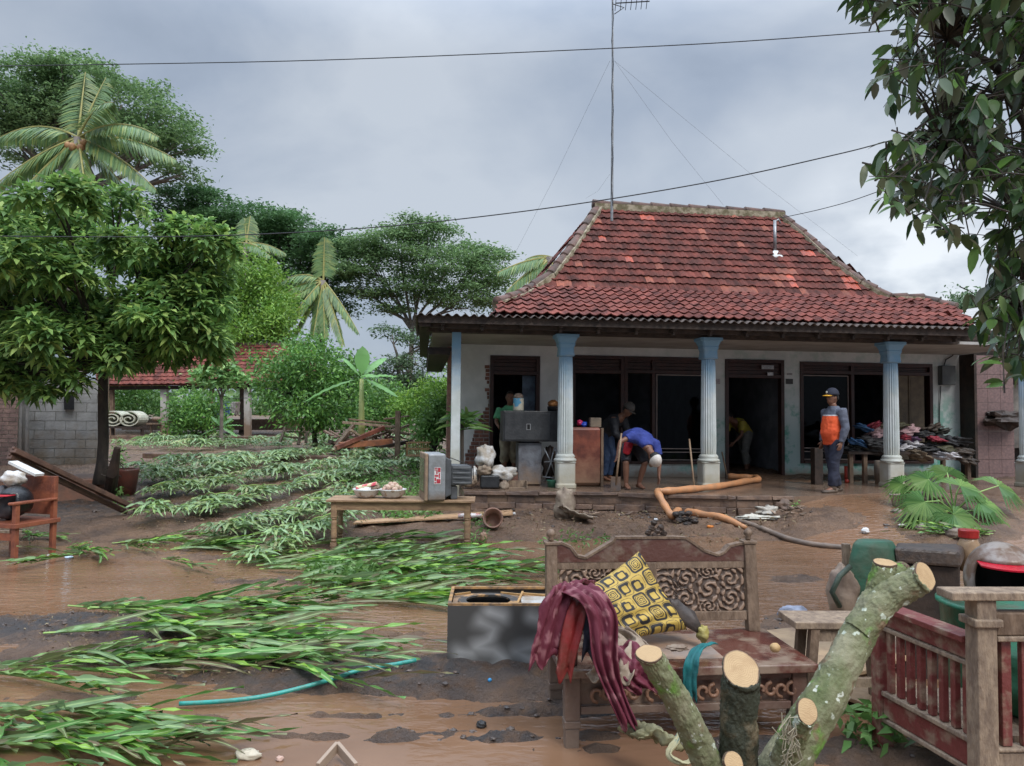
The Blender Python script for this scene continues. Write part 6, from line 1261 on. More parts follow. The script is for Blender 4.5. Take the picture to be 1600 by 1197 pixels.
# ------------------------------------------------------------ wooden table with TV and basins
TO = Vector((W(518, 780, 8.95).x, 8.95, 0)); TM = frameM(1.5)
tb = empty('wooden_table', TO+Vector((.85, .2, .08)), 'long wooden table with turned legs standing in the flattened maize', 'table'); tzt = .725
q = MB(); obox(q, TO, TM, -.06, 1.72, -.04, .48, tzt-.028, tzt); q.build('tabletop', M['tablewood'], tb, bevel=.006)
q = MB(); obox(q, TO, TM, .06, 1.60, .0, .022, tzt-.125, tzt-.03); obox(q, TO, TM, .06, 1.60, .40, .42, tzt-.125, tzt-.03); obox(q, TO, TM, .0, .02, .06, .38, tzt-.125, tzt-.03); obox(q, TO, TM, 1.64, 1.66, .06, .38, tzt-.125, tzt-.03); q.build('apron', M['tablewood'], tb)
for (x, y) in ((.03, .03), (1.63, .03), (.03, .40), (1.63, .40)):
    q = MB(); c = TO+TM @ Vector((x, y, .0)); q.lathe(c, [(.018, .0), (.022, .06), (.036, .12), (.038, .16)], 14); q.lathe(c, [(.036, .163), (.036, .21)], 14, sq=True)
    q.lathe(c, [(.026, .213), (.036, .235), (.026, .25), (.036, .27), (.034, .45), (.028, .48), (.038, .495), (.028, .51)], 14); q.lathe(c, [(.036, .513), (.036, tzt-.03)], 14, sq=True); q.build('leg', M['tablewood'], tb)
q = MB(); obox(q, TO, TM, .06, 1.60, .385, .41, .17, .20); q.build('stretcher', M['oldwood'], tb)
# boards under it
q = MB(); a, b = gpt(545, 842), gpt(800, 824)
for k in range(6): q.bar(a+Vector((0, .05*k+.25, .10)), b+Vector((0, .05*k+.2, .07+.004*k)), .045, .02)
tag(q.build('split_bamboo', cmat('bamboo', (.45, .28, .15), (.28, .17, .10), stretch=(1, 8, 8), island=.25), None), 'bundle of split bamboo lying under the wooden table', 'bamboo')
q = MB(); p = gpt(735, 832)+Z*.13; q.tube([p-Vector((.17, 0, 0)), p, p+Vector((.15, 0, .01))], [.03, .04, .02], 10); 
tag(q.build('plastic_bottle', cmat('clear_bottle', (.55, .50, .48), (.5, .05, .05), scale=12, ramp=(.55, .6), rough=.2), None, True), 'crushed bottle with red cap on the split bamboo', 'bottle')
def tv():
    o = TO+TM @ Vector((1.36, .22, tzt)); t = empty('television', o, 'muddy old grey television with a red sticker, facing left on the table', 'television'); Mx = frameM(180+14)
    g = cmat('tv_grey', (.28, .29, .30), (.20, .20, .20), rough=.45, mud=((.17, .12, .085), .73, .86)); dg = cmat('tv_dark', (.09, .095, .10), (.06, .062, .065), rough=.5)
    def bx(nm, x0, x1, y0, y1, z0, z1, m_, sh=1., shz=1., bev=.012):
        q = MB(); co = []
        for z in (z0, z1):
            for (x, y) in ((x0, y0), (x1, y0), (x1, y1), (x0, y1)):
                yy = y if x == max(x0, x1) else y*sh; zz = z if x == max(x0, x1) else .27+(z-.27)*shz; co.append(o+Mx @ Vector((x, yy, zz)))
        q.box8(co); return q.build(nm, m_, t, bevel=bev)
    bx('case', .05, .26, -.27, .27, .0, .56, g, bev=.02); bx('bezel', .262, .30, -.275, .275, -.0, .565, cmat('tv_bezel', (.30, .20, .13), (.20, .14, .10)), bev=.012)
    bx('screen', .301, .306, -.21, .21, .10, .50, cmat('tv_screen', (.10, .08, .06), (.22, .16, .11), rough=.2), bev=0)
    bx('rear_housing', -.03, .048, -.24, .24, .03, .52, dg, .86, .86); bx('tube_housing', -.30, -.032, -.18, .18, .17, .42, dg, .8, .9); bx('base_block', -.12, -.033, -.16, .16, .0, .16, dg, .9, 1.)
    for k in range(4): bx('vent_rib', -.27, -.05, .181, .187, .20+k*.06, .215+k*.06, cmat('tv_rib', (.17, .175, .18), None), 1., 1., 0)
    rd = cmat('sticker_red', (.50, .04, .06), None); wh = cmat('sticker_white', (.75, .72, .70), None)
    st_ = bx('sticker', .11, .19, .271, .274, .20, .40, wh, bev=0)
    for (a0, a1, c0, c1) in ((.115, .145, .345, .395), (.15, .185, .365, .375), (.15, .185, .385, .395), (.12, .135, .27, .33), (.14, .185, .29, .31), (.115, .16, .21, .26), (.165, .185, .21, .225), (.165, .185, .24, .28), (.15, .165, .32, .36)): bx('sticker_mark', a0, a1, .2745, .2765, c0, c1, rd, bev=0)
    q = MB(); q.tube([o+Mx @ Vector((-.02, .15, .51)), o+Mx @ Vector((-.15, .16, .46)), o+Mx @ Vector((-.31, .14, .40)), o+Mx @ Vector((-.32, .12, .24))], .006, 6); q.build('cable', M['wire'], t)
tv()
for (xx, lab, kind) in ((.38, 'white enamel basin holding a red and yellow packet, left on the table', 0), (.70, 'white enamel basin heaped with onions, middle of the table', 1)):
    c = TO+TM @ Vector((xx, .22, tzt)); t = empty('enamel_basin', c, lab, 'basin', 'basins on the wooden table')
    q = MB(); q.lathe(c, [(.08, 0), (.13, .03), (.155, .09), (.175, .105), (.172, .112), (.15, .10), (.12, .04), (.02, .03)], 32); q.build('bowl', cmat('enamel', (.62, .62, .60), (.38, .30, .23), rough=.3, scale=14, ramp=(.52, .6)), t, True)
    if kind == 0:
        q = MB(); q.box(c+Vector((0, 0, .15)), (.26, .14, .035), RM('Y', -12) @ RM('Z', 10)); tag(q.build('food_packet', cmat('packet', (.60, .08, .12), (.70, .62, .40), scale=10, ramp=(.48, .52)), None, bevel=.008), 'red and cream food packet lying in the left basin', 'packet')
        tag(lump(c+Vector((.10, .02, .13)), (.06, .06, .05), 4, .5).build('muddy_root', M['muddy'], None, True), 'muddy lump in the left basin', 'mud')
    else:
        for k in range(13):
            g = k*2.4; r_ = .11*math.sqrt((k+.5)/13); p = c+Vector((r_*math.cos(g), r_*math.sin(g), .10+.08*(1-r_/.11)+.01*(k % 2))); tag(lump(p, (.036, .036, .034), k, .15).build('onion', cmat('onion', (.50, .38, .28), (.34, .17, .13)), None, True), 'muddy onion heaped in the right basin', 'onion', 'onions in the basin')
# flower-pot ring and gourd right of the table
p = gpt(770, 835); q = MB(); q.lathe(p+Z*.12, [(.10, -.09), (.13, .07), (.14, .09), (.12, .09), (.09, -.08)], 20, RM('X', 75)); tag(q.build('clay_pot', cmat('clay', (.25, .13, .09), (.17, .10, .07)), None, True), 'overturned clay pot on the mud right of the table', 'pot')
p = gpt(755, 848); tag(lump(p+Z*.07, (.05, .05, .08), 3, .3).build('gourd', cmat('gourd', (.36, .22, .14), None), None, True), 'small brown gourd before the overturned pot', 'gourd')
# ------------------------------------------------------------ left side: walls, planter, chair, rails
def wallbox(name, lab, cat, p0, p1, z0, z1, th, m_, course, bw, capm=None, seed=0):
    """masonry wall of separate blocks in one mesh along p0-p1 (world xy)"""
    rd = random.Random(seed); p0, p1 = Vector((p0[0], p0[1], 0)), Vector((p1[0], p1[1], 0)); d = (p1-p0); Ln = d.length; d.normalize(); nn = Vector((d.y, -d.x, 0)); t = empty(name, (p0+p1)/2+Z*z0, lab, cat)
    q = MB(); z = z0; r_ = 0
    while z < z1-.02:
        x = -rd.random()*0; off = (r_ % 2)*bw/2; x = 0
        first = True
        while x < Ln-.01:
            w_ = min(Ln-x, bw-off if first and off else bw); first = False; o = rd.uniform(0, .006); zz = min(z+course, z1)
            a, b = p0+d*(x+.006), p0+d*(x+w_-.006); q.box8([a+nn*o+Z*(z+.006), b+nn*o+Z*(z+.006), b-nn*.05+Z*(z+.006), a-nn*.05+Z*(z+.006), a+nn*o+Z*(zz-.006), b+nn*o+Z*(zz-.006), b-nn*.05+Z*(zz-.006), a-nn*.05+Z*(zz-.006)]); x += w_
        z += course; r_ += 1
    q.build('blocks', m_, t); q = MB(); a, b = p0-nn*.006, p1-nn*.006; q.box8([a+Z*z0, b+Z*z0, b-nn*th+Z*z0, a-nn*th+Z*z0, a+Z*z1, b+Z*z1, b-nn*th+Z*z1, a-nn*th+Z*z1]); q.build('mortar', capm or M['mortar'], t); return t
M['block'] = mat('grey_block', (.34, .33, .31), (.25, .24, .225), 3, .85, .4, 22, mud=((.20, .15, .10), .55, 1.5), island=.10)
bz = gpt(60, 728).z
gbk = wallbox('block_building', 'grey concrete block wall with a small square opening behind the big tree trunk', 'building', W(36, 700, 16.0).xy, W(153, 700, 16.4).xy, bz-.1, 2.45, .2, M['block'], .2, .4, cmat('block_mortar', (.24, .23, .21), (.16, .15, .13)))
q = MB(); q.box8([W(100, 640, 16.1), W(116, 640, 16.15), W(116, 640, 16.5), W(100, 640, 16.5), W(100, 612, 16.1), W(116, 612, 16.15), W(116, 612, 16.5), W(100, 612, 16.5)]); q.build('opening_shade', cmat('hole', (.01, .01, .01), None), gbk)  # solid black block, paints the shade inside the opening
q = MB(); q.bar(W(31, 735, 15.9), W(33, 560, 15.9), .16, .16); q.bar(W(42, 735, 15.85), W(44, 560, 15.85), .05, .05); q.build('corner_pillar', M['conc'], gbk)
q = MB(); q.bar(W(163, 745, 15.5), W(166, 575, 15.5), .09, .09); tag(q.build('wooden_post', cmat('salmon_post', (.28, .17, .11), (.2, .13, .09)), None), 'thin brownish post just right of the big tree trunk', 'post')
wallbox('brick_wall', 'old red brick wall at the far left edge', 'wall', W(-320, 700, 14.8).xy, W(27, 700, 15.8).xy, bz-.2, 2.5, .2, cmat('old_brick', (.30, .19, .15), (.19, .12, .10), rough=.85, island=.25), .09, .24, seed=3)
q = MB(); z0, z1 = gpt(60, 800).z-.1, G(100, 752, 0).z+.0
a, b = W(55, 750, 11.6), W(152, 745, 12.0); zt_ = a.z
ter = empty('planter_wall', Vector((a.x, a.y, base(a.x, a.y))), 'low muddy plastered planter wall at the foot of the big tree', 'wall')
q.box8([Vector((W(-60, 750, 11.3).x, 11.3, .1)), Vector((b.x, 11.95, .1)), Vector((b.x, 13.0, .1)), Vector((W(-60, 750, 11.3).x, 12.6, .1)), Vector((W(-60, 750, 11.3).x, 11.3, zt_)), Vector((b.x, 11.95, zt_)), Vector((b.x, 13.0, zt_)), Vector((W(-60, 750, 11.3).x, 12.6, zt_))])
q.build('kerb', cmat('muddy_plaster', (.21, .10, .065), (.15, .085, .06), rough=.5), ter, bevel=.02)
p = gpt(195, 782); q = MB(); q.lathe(p-Z*.02, [(.15, 0), (.20, .40), (.21, .42), (.21, .46), (.18, .46), (.17, .40), (.02, .38)], 20); tag(q.build('planter_pot', cmat('terracotta', (.15, .05, .035), (.10, .045, .035), rough=.4), None, True), 'rust brown planter pot right of the big tree trunk', 'pot')
# debris caught on tree
q = MB(); pts = [gpt(170, 785)+Z*.05, W(176, 740, 11.3), W(183, 700, 11.2)]; q.tube(pts, [.10, .09, .05], 10, rough=.7)
for k in range(26):
    s_ = pts[0].lerp(pts[2], random.random()); q.tube([s_, s_+Vector((random.uniform(-.15, .2), -.06, random.uniform(-.2, .1)))], .008, 4)
tag(q.build('flood_debris', M['darkwood'], None), 'dark clump of flood debris stuck upright beside the big trunk', 'debris')
# rails
for (a, b, lab, w_) in (((20, 704), (214, 812), 'upper long dark rail slanting down from the broken chair', .09), ((14, 714), (196, 813), 'lower long muddy rail slanting down from the broken chair', .07)):
    pa, pb2 = W(a[0], a[1], 8.9), gpt(*b)+Z*.03; q = MB(); q.bar(pa, pb2, w_, .05); q.bar(pa+Z*.035, pb2+Z*.035, w_*.4, .03); tag(q.build('rail', cmat('rail_wood', (.12, .065, .045), (.07, .04, .03), rough=.5), None, bevel=.004), lab, 'rail')
# wooden chair at left edge
CO = Vector((W(-52, 820, 8.4).x, 8.4, 0)); CM = frameM(-14); cz = base(CO.x, CO.y); ch = empty('wooden_chair', CO+Vector((.3, .3, cz)), 'red brown wooden armchair heaped with things at the left edge', 'chair'); CO.z = cz
cw = cmat('chair_wood', (.26, .085, .045), (.16, .055, .035), rough=.35)
for (x, y, h) in ((.02, .02, .52), (.60, .02, .62), (.02, .52, .9), (.60, .52, .9)): q = MB(); obox(q, CO, CM, x, x+.055, y, y+.055, -.05, h); q.build('leg', cw, ch, bevel=.006)
q = MB(); obox(q, CO, CM, .0, .68, .0, .60, .36, .41); q.build('seat', cw, ch, bevel=.006)
q = MB(); obox(q, CO, CM, .59, .67, -.03, .56, .62, .65); q.build('arm_rest', cw, ch, bevel=.01)
q = MB(); obox(q, CO, CM, .08, .60, .535, .555, .45, .90); q.build('backrest', cw, ch, bevel=.006)
q = MB(); obox(q, CO, CM, .08, .6, .03, .05, .22, .30); q.build('stretcher', cw, ch)
helmet(CO+CM @ Vector((.42, .22, .60)), 250, 'black helmet with a red mark lying on the left chair', cmat('helmet_black', (.015, .015, .017), None, rough=.3), cmat('helmet_peak', (.45, .02, .03), None), 1.25)
tag(lump(CO+CM @ Vector((.30, .30, .88)), (.14, .10, .09), 2, .3).build('white_bag', M['sack'], None, True), 'white bag on top of the pile on the left chair', 'bag')
q = lump(CO+CM @ Vector((.22, .25, .60)), (.24, .18, .17), 7, .5); tag(q.build('cloth_heap', cmat('dark_cloth', (.03, .032, .04), (.08, .07, .07)), None, True), 'dark cloth heap on the seat of the left chair', 'cloth')
q = MB(); q.bar(W(20, 722, 8.8), W(62, 742, 8.7), .12, .03); tag(q.build('white_board', M['white'], None), 'whitish board lying across the pile at the left edge', 'board')
q = MB()
for k in range(3): q.bar(gpt(-40, 832+k*6)+Z*.05, gpt(42, 834+k*5)+Z*.05, .05, .04)
tag(q.build('loose_planks', M['palewood'], None), 'pale slats lying on the ground below the left chair', 'planks')
# ------------------------------------------------------------ tiled shed
def shed():
    D0 = 28.; t = empty('tiled_shed', foot(330, D0), 'open shed with a red clay tiled roof on posts beyond the garden', 'shed')
    eL, eR = W(150, 603, D0), W(497, 599, D0); rL, rR = W(150, 541, D0+2.3), W(488, 541, D0+2.3); s = ((rL+rR)-(eL+eR))/2; Ls = s.length; s.normalize(); ud = (eR-eL).normalized(); n_ = ud.cross(s).normalized(); w_ = (eR-eL).length
    q = MB(); b1, b2 = rL+Vector((0, 2.3, -1.5)), rR+Vector((0, 2.3, -1.5)); q.add([eL, eR, rR, rL, b1, b2], [(0, 1, 2, 3), (3, 2, 5, 4)]); r = q.build('roof', M['tilelow'], t, solid=.04)
    tiles(eL+n_*.03, ud, s, n_, Ls, lambda s: 0, lambda s: w_-.25*s, .27, .24, ('tilelow',), r)
    q = MB()
    for k in range(20): a = rL.lerp(rR, k/20); b = rL.lerp(rR, (k+1.05)/20); q.tube([a+Z*.05, b+Z*.04], [.11, .09], 8)
    q.build('ridge_tile', M['ridge'], r)
    q = MB(); q.bar(eL-Z*.08+Vector((0, .3, 0)), eR-Z*.08+Vector((0, .3, 0)), .12, .14)
    for k in range(14): a = eL.lerp(eR, (k+.5)/14); q.bar(a-Z*.06, rL.lerp(rR, (k+.5)/14)-Z*.08, .06, .08)
    q.build('roof_beam', M['darkwood'], t)
    for (px, mk) in ((257, 'conc'), (387, 'conc'), (478, 'conc'), (175, 'oldwood'), (331, 'oldwood')):
        q = MB(); p = foot(px, D0+.4); top = W(px, 606, D0+.4); q.bar(p, top, .22 if mk == 'conc' else .14, .22 if mk == 'conc' else .14); q.build('post', mat('shed_post', (.45, .43, .40), (.36, .34, .31), 3, .8, .2, mud=((.19, .13, .09), 1.2, 1.9)) if mk == 'conc' else M['oldwood'], t)
    q = MB(); q.box8([W(190, 672, D0+3.5), W(480, 672, D0+3.5), W(480, 672, D0+3.7), W(190, 672, D0+3.7), W(190, 655, D0+3.5), W(480, 655, D0+3.5), W(480, 655, D0+3.7), W(190, 655, D0+3.7)]); q.build('low_wall', M['oldwood'], t)
shed()
bt = empty('shed_bench', foot(200, 26.5), 'dark low bench under the shed carrying rolled mattresses', 'bench')
q = MB(); q.bar(W(172, 667, 26.5), W(228, 669, 26.5), .8, .07); q.build('top', M['darkwood'], bt)
for px in (176, 222): q = MB(); q.bar(W(px, 668, 26.3), foot(px, 26.3), .08, .08); q.build('leg', M['darkwood'], bt)
q = MB(); q.bar(W(172, 683, 26.2), W(214, 684, 26.2), .06, .12); q.build('stretcher', M['oldwood'], bt)
for k, (px, lab) in enumerate(((182, 'rolled pale mattress at the left on the shed bench'), (207, 'rolled pale mattress at the right on the shed bench'))):
    q = MB(); c = W(px, 655, 26.4); sp = []
    for i in range(46): a = i*.32; rr = .05+.010*i*.55; sp.append((c+Vector((rr*1.35*math.cos(a), -.3, rr*math.sin(a)*.95))))
    vs = sp+[p+Vector((0, .7, 0)) for p in sp]; n = 46; q.add(vs, [(i, i+1, n+i+1, n+i) for i in range(n-1)]); tag(q.build('mattress_roll', cmat('mattress%d' % k, (.50, .48, .38), (.32, .33, .26)), None, solid=.035), lab, 'mattress')
for k, (px, c, hh) in enumerate([(340, (.05, .07, .12), .55), (349, (.10, .10, .15), .6), (356, (.05, .10, .20), .5), (364, (.30, .28, .26), .45), (371, (.20, .16, .14), .5), (281, (.5, .5, .52), .5), (334, (.25, .06, .06), .4)]):
    p = W(px, 628 if px > 300 else 618, 27.2); q = drape([p, p-Z*hh*.5, p-Z*hh], .2, (1, 0, 0), 2, .03, 10, 8, seed=k)
    tag(q.build('hung_garment', cmat('garment%d' % k, c, tuple(.6*z for z in c)), None, True, solid=.01), ['dark shirt, leftmost of the close row on the shed line', 'long greyish trousers on the shed line', 'blue garment in the middle of the shed line', 'pale garment on the shed line beside the blue one', 'brownish garment at the right end of the shed line', 'white cloth hanging alone by the left shed post', 'small dark red garment left of the dark shirt on the line'][k], 'clothing', 'washing under the shed roof')
q = MB(); q.tube([W(257, 616, 27.3), W(320, 624, 27.3), W(387, 622, 27.3)], .012, 5); tag(q.build('clothes_line', M['wire'], None), 'washing line strung between the shed posts', 'line')
q = MB(); q.bar(W(234, 662, 26), W(254, 662, 26), .5, .05); q.bar(W(236, 662, 26), foot(236, 26), .06, .06); q.bar(W(252, 662, 26), foot(252, 26), .06, .06); q.ball(W(245, 655, 26), (.18, .15, .09), 12, 8); tag(q.build('stove_stand', M['oldwood'], None), 'small stand with a metal bowl left of the shed post', 'stand')
# ------------------------------------------------------------ timber wreckage
random.seed(31)
wr = [((525, 700), (600, 668), .14, 'iron', 'reddish broad plank at the front of the wreckage pile'), ((530, 696), (612, 690), .2, 'tablered', 'orange brown cupboard side lying in the wreckage pile'), ((535, 660), (628, 668), .09, 'palewood', 'pale pole across the top of the wreckage pile'), ((545, 655), (610, 662), .06, 'oldwood', 'thin dark stick on top of the wreckage pile'), ((520, 705), (552, 665), .10, 'oldwood', 'upright brown board at the left of the wreckage pile'), ((560, 690), (640, 664), .08, 'oldwood', 'muddy stick pointing right out of the wreckage pile'), ((600, 672), (648, 680), .08, 'palewood', 'short beam at the right of the wreckage pile'), ((515, 690), (545, 700), .12, 'darkwood', 'dark beam end at the left foot of the wreckage pile'), ((572, 700), (626, 709), .10, 'white', 'white board lying before the wreckage pile'), ((548, 672), (590, 700), .07, 'palewood', 'steep pale stick in the middle of the wreckage pile'), ((600, 655), (640, 650), .05, 'oldwood', 'thin stick at the upper right of the wreckage pile'), ((590, 700), (640, 690), .12, 'darkwood', 'dark plank at the right foot of the wreckage pile')]
M['tablered'] = cmat('orange_wood', (.36, .13, .06), (.22, .09, .05))
for k, (a, b, w_, mk, lab) in enumerate(wr):
    q = MB(); D_ = 17.5+.12*k % 1; q.bar(W(a[0], a[1], D_-.3), W(b[0], b[1], D_+.2), w_*1.1, w_*.7); tag(q.build('wreck_timber', M[mk], None, bevel=.006), lab, 'timber', 'pieces of the wreckage pile')
q = MB(); 
for k in range(60): p = W(random.uniform(515, 650), random.uniform(678, 702), 17.9+random.random()*.6); a = random.uniform(0, 3.1); L_ = random.uniform(.1, .5); q.bar(p, p+Vector((math.cos(a)*L_, .1, abs(math.sin(a))*L_*.4)), random.uniform(.03, .1), .03)
tag(q.build('wreckage', cmat('wreck', (.13, .075, .055), (.22, .14, .10), island=.4), None), 'splintered wood heap beneath the larger timbers', 'wreckage', kind='stuff')
q = MB(); q.bar(foot(621, 16.6), W(622, 642, 16.6), .11, .11); tag(q.build('wooden_post', M['oldwood'], None), 'square wooden post standing at the right of the wreckage pile', 'post')
cg = empty('rattan_cage', foot(652, 15), 'small rattan chicken cage beside the porch corner', 'cage'); q = MB(); c0 = W(634, 712, 15); c1 = W(670, 692, 15)
for k in range(12): x = lerp(c0.x, c1.x, k/11); q.bar((x, 15, c0.z), (x, 15, c1.z), .012, .012)
for k in range(6): q.bar((c0.x, 15+k*.06, c0.z), (c0.x, 15+k*.06, c1.z), .012, .012)
for z in (c0.z, c1.z, (c0.z+c1.z)/2): q.bar((c0.x, 15, z), (c1.x, 15, z), .02, .02); q.bar((c0.x, 15.35, z), (c1.x, 15.35, z), .02, .02)
q.build('bars', cmat('rattan', (.36, .22, .10), None), cg); q = MB(); q.box(((c0.x+c1.x)/2, 15.18, c0.z-.01), (c1.x-c0.x, .38, .02)); q.build('floor', M['oldwood'], cg)
bc = empty('broken_chair', foot(455, 21), 'broken pale chair tipped over behind the garden rows', 'chair')
for (a, b) in (((437, 693), (447, 665)), ((447, 674), (480, 676)), ((444, 682), (478, 686)), ((478, 692), (480, 668)), ((466, 695), (470, 676))): q = MB(); q.bar(W(a[0], a[1], 21), W(b[0], b[1], 21.2), .08, .05); q.build('slat', M['palewood'], bc)
# terrace edges in the garden
for (a, b, lab) in (((225, 722), (545, 727), 'low earth and stone terrace edge crossing the garden'), ((500, 722), (548, 722), 'short terrace stone beside the maize rows'), ((180, 690), (540, 692), 'upper terrace edge in front of the shed')):
    pa, pb3 = gpt(*a), gpt(*b); q = MB(); q.bar(pa+Z*.02, pb3+Z*.02, .2, .22); tag(q.build('terrace_edge', M['stone'], None, bevel=.03), lab, 'terrace edge')
# ------------------------------------------------------------ on the porch
def PH(x, y, b): return HP(x, y, b)
def hb(name, xa, xb, ya, yb, b0, b1, m_, par=None, bev=.008):
    q = MB(); hbox(q, HA(xa, b0, (ya+yb)/2), HA(xb, b0, (ya+yb)/2), b0, b1, HZ((xa+xb)/2, yb, b0), HZ((xa+xb)/2, ya, b0)); return q.build(name, m_, par, bevel=bev)
fr = empty('rusty_refrigerator', H(HA(918, .2), .4, PZ), 'rust red refrigerator streaked with mud behind the left column', 'refrigerator')
z_ = HZ(918, 668, .15); a0, a1 = HA(893, .15, 700), HA(939, .15, 700)
q = MB(); hbox(q, a0, a1, .2, .72, PZ+.01, z_); q.build('body', M['iron'], fr, bevel=.02)
q = MB(); hbox(q, a0+.005, a1-.005, .15, .195, PZ+.05, z_-.02); q.build('door', M['iron'], fr, bevel=.02)
q = MB(); hbox(q, a1+.0, a1+.045, .14, .6, PZ+.0, z_-.01); q.build('side_panel', M['oldwood'], fr, bevel=.004)
tb_ = H(HA(925, .4, 668), .4, z_)
q = MB(); q.box(tb_+Vector((.05, 0, .085)), (.19, .14, .16), MH); tag(q.build('small_box', cmat('muddy_box', (.22, .17, .12), (.15, .12, .09)), None, bevel=.008), 'small muddy box on top of the rusty refrigerator', 'box')
tag(lump(tb_+Vector((-.14, 0, .05)), (.06, .05, .045), 2, .4).build('blue_toy', cmat('blue_plastic', (.02, .07, .45), None, rough=.3), None, True), 'blue plastic thing on the refrigerator by the column', 'toy')
tag(lump(tb_+Vector((-.21, 0, .08)), (.05, .05, .05), 5, .4).build('pink_toy', cmat('pink_plastic', (.55, .03, .12), None, rough=.3), None, True), 'pink plastic thing on the refrigerator next to the column', 'toy')
# black cabinet on a steel stand
b_ = .3
cab = empty('black_cabinet', PH(828, 700, b_), 'black cabinet with a square hole resting on a metal stand', 'cabinet')
cz0, cz1 = HZ(828, 690, b_), HZ(828, 642, b_); a0, a1 = HA(786, b_, 660), HA(872, b_, 660)
q = MB(); hbox(q, a0, a1, b_, b_+.45, cz0, cz1); q.build('body', M['black'], cab, bevel=.012)
q = MB(); hbox(q, a0+.03, a1-.14, b_-.012, b_-.001, cz0+.03, cz1-.03); q.build('front_panel', cmat('black_front', (.032, .034, .037), (.05, .052, .055), rough=.4), cab, bevel=.004)
q = MB(); hbox(q, lerp(a0, a1, .42), lerp(a0, a1, .50), b_-.016, b_-.0125, lerp(cz0, cz1, .38), lerp(cz0, cz1, .58)); q.build('latch_plate', M['metalgrey'], cab)
q = MB(); hbox(q, lerp(a0, a1, .435), lerp(a0, a1, .485), b_-.019, b_-.0165, lerp(cz0, cz1, .40), lerp(cz0, cz1, .56)); q.build('latch_hole_shade', cmat('latch_shade', (.004, .004, .004), None), cab)  # thin black plate, the shade of the hole as colour
hb('metal_stand', 810, 846, 692, 757, .38, .75, cmat('dull_steel', (.16, .17, .19), (.09, .09, .10), rough=.35, mud=((.25, .17, .11), .5, 1.0)), None); tag(bpy.data.objects['metal_stand'], 'dull sheet-metal box carrying the black cabinet', 'stand')
jc = PH(810, 641, .45); jc.z = cz1; jar = empty('biscuit_tin', jc, 'tall clear jar with a blue label on the black cabinet', 'jar')
q = MB(); q.lathe(jc, [(.085, 0), (.09, .02), (.09, .20), (.085, .215)], 24); q.build('body', cmat('tin_label', (.55, .52, .42), (.10, .32, .50), scale=5, ramp=(.47, .52)), jar, True)
q = MB(); q.lathe(jc+Z*.217, [(.084, 0), (.08, .04), (.05, .075), (.01, .085)], 24); q.build('lid', cmat('tin_lid', (.16, .10, .08), (.3, .25, .2)), jar, True)
pc = PH(864, 640, .5); q = MB(); pc.z = cz1; q.lathe(pc, [(.09, 0), (.10, .07), (.11, .08), (.09, .08)], 20); tag(q.build('black_pot', M['black'], None, True), 'black pot holding a bronze bowl on the right of the cabinet', 'pot')
q = MB(); q.ball(pc+Z*.12, (.095, .085, .075), 16, 10, None, .2, 4); tag(q.build('bronze_bowl', cmat('bronze', (.38, .16, .05), (.16, .07, .03), metal=.4, rough=.3), None, True), 'bronze coloured bowl upturned in the black pot', 'bowl')
# heap at porch left edge
for (px, py, b, r3, l, sd_, mk, nm, lab, cat) in [
    (758, 715, .05, (.16, .12, .20), .5, 3, 'sack', 'white_sack', 'silvery white sack standing in the heap at the porch edge', 'sack'), (785, 740, -.02, (.22, .15, .12), .5, 7, 'sack', 'white_sack', 'flattened white sack sagging over a black crate', 'sack'),
    (733, 752, -.15, (.13, .11, .09), .4, 2, 'muddy', 'muddy_bag', 'muddy tan bag at the left end of the porch heap', 'bag'), (742, 742, .0, (.06, .10, .13), .3, 9, 'sack', 'white_bucket', 'white bucket lying tilted in the porch heap', 'bucket'),
    (757, 735, -.1, (.12, .1, .08), .5, 5, 'muddy', 'muddy_cloth', 'muddy cloth draped below the silvery sack', 'cloth')]:
    p = PH(px, py, b); tag(lump(p, r3, sd_, l).build(nm, M[mk], None, True), lab, cat)
q = MB(); p = PH(765, 752, -.1); q.box(p, (.30, .22, .20), MH); tag(q.build('black_crate', M['black'], None, bevel=.02), 'black crate under the white sacks at the porch edge', 'crate')
q = MB(); p = PH(808, 757, -.1); q.box(p+Vector((0, .07, 0)), (.30, .01, .12), MH); q.box(p+Vector((-.15, 0, 0)), (.012, .16, .12), MH); q.box(p+Vector((.15, 0, 0)), (.012, .16, .12), MH); q.box(p-Z*.055, (.29, .15, .012), MH); tag(q.build('open_box', M['palewood'], None), 'small open wooden box on the porch edge', 'box')
tag(lump(PH(788, 760, -.2), (.08, .07, .09), 4, .4).build('clay_lump', M['muddy'], None, True), 'lump of mud and cloth beside the small open box', 'mud')
q = MB(); p = PH(803, 745, .2); q.box(p, (.12, .1, .16), MH); tag(q.build('brick_stack', M['brick'], None, bevel=.01), 'brick standing before the metal stand', 'brick')
q = MB(); p = PH(862, 758, .05); p.z = PZ; q.lathe(p, [(.06, 0), (.085, .11), (.09, .12), (.08, .12), (.055, .01)], 20); tag(q.build('green_bucket', cmat('bucket_green', (.04, .16, .10), None, rough=.35), None, True), 'small green bucket left of the left column', 'bucket')
# motorbike-like rack between stand and column: bent wire stool
ws = empty('wire_rack', PH(857, 745, .35), 'bent wire rack and dark tools beside the metal stand', 'rack')
for (a, b) in (((850, 700), (868, 745)), ((866, 700), (850, 752)), ((850, 722), (872, 720)), ((868, 700), (874, 755)), ((848, 745), (872, 748))): q = MB(); q.tube([PH(a[0], a[1], .3), PH((a[0]+b[0])/2+2, (a[1]+b[1])/2, .26), PH(b[0], b[1], .3)], .012, 6); q.build('bar', M['metalgrey'], ws, True)
q = lump(PH(858, 725, .45), (.11, .12, .28), 6, .5); q.build('tool_bundle', M['darkwood'], ws, True)
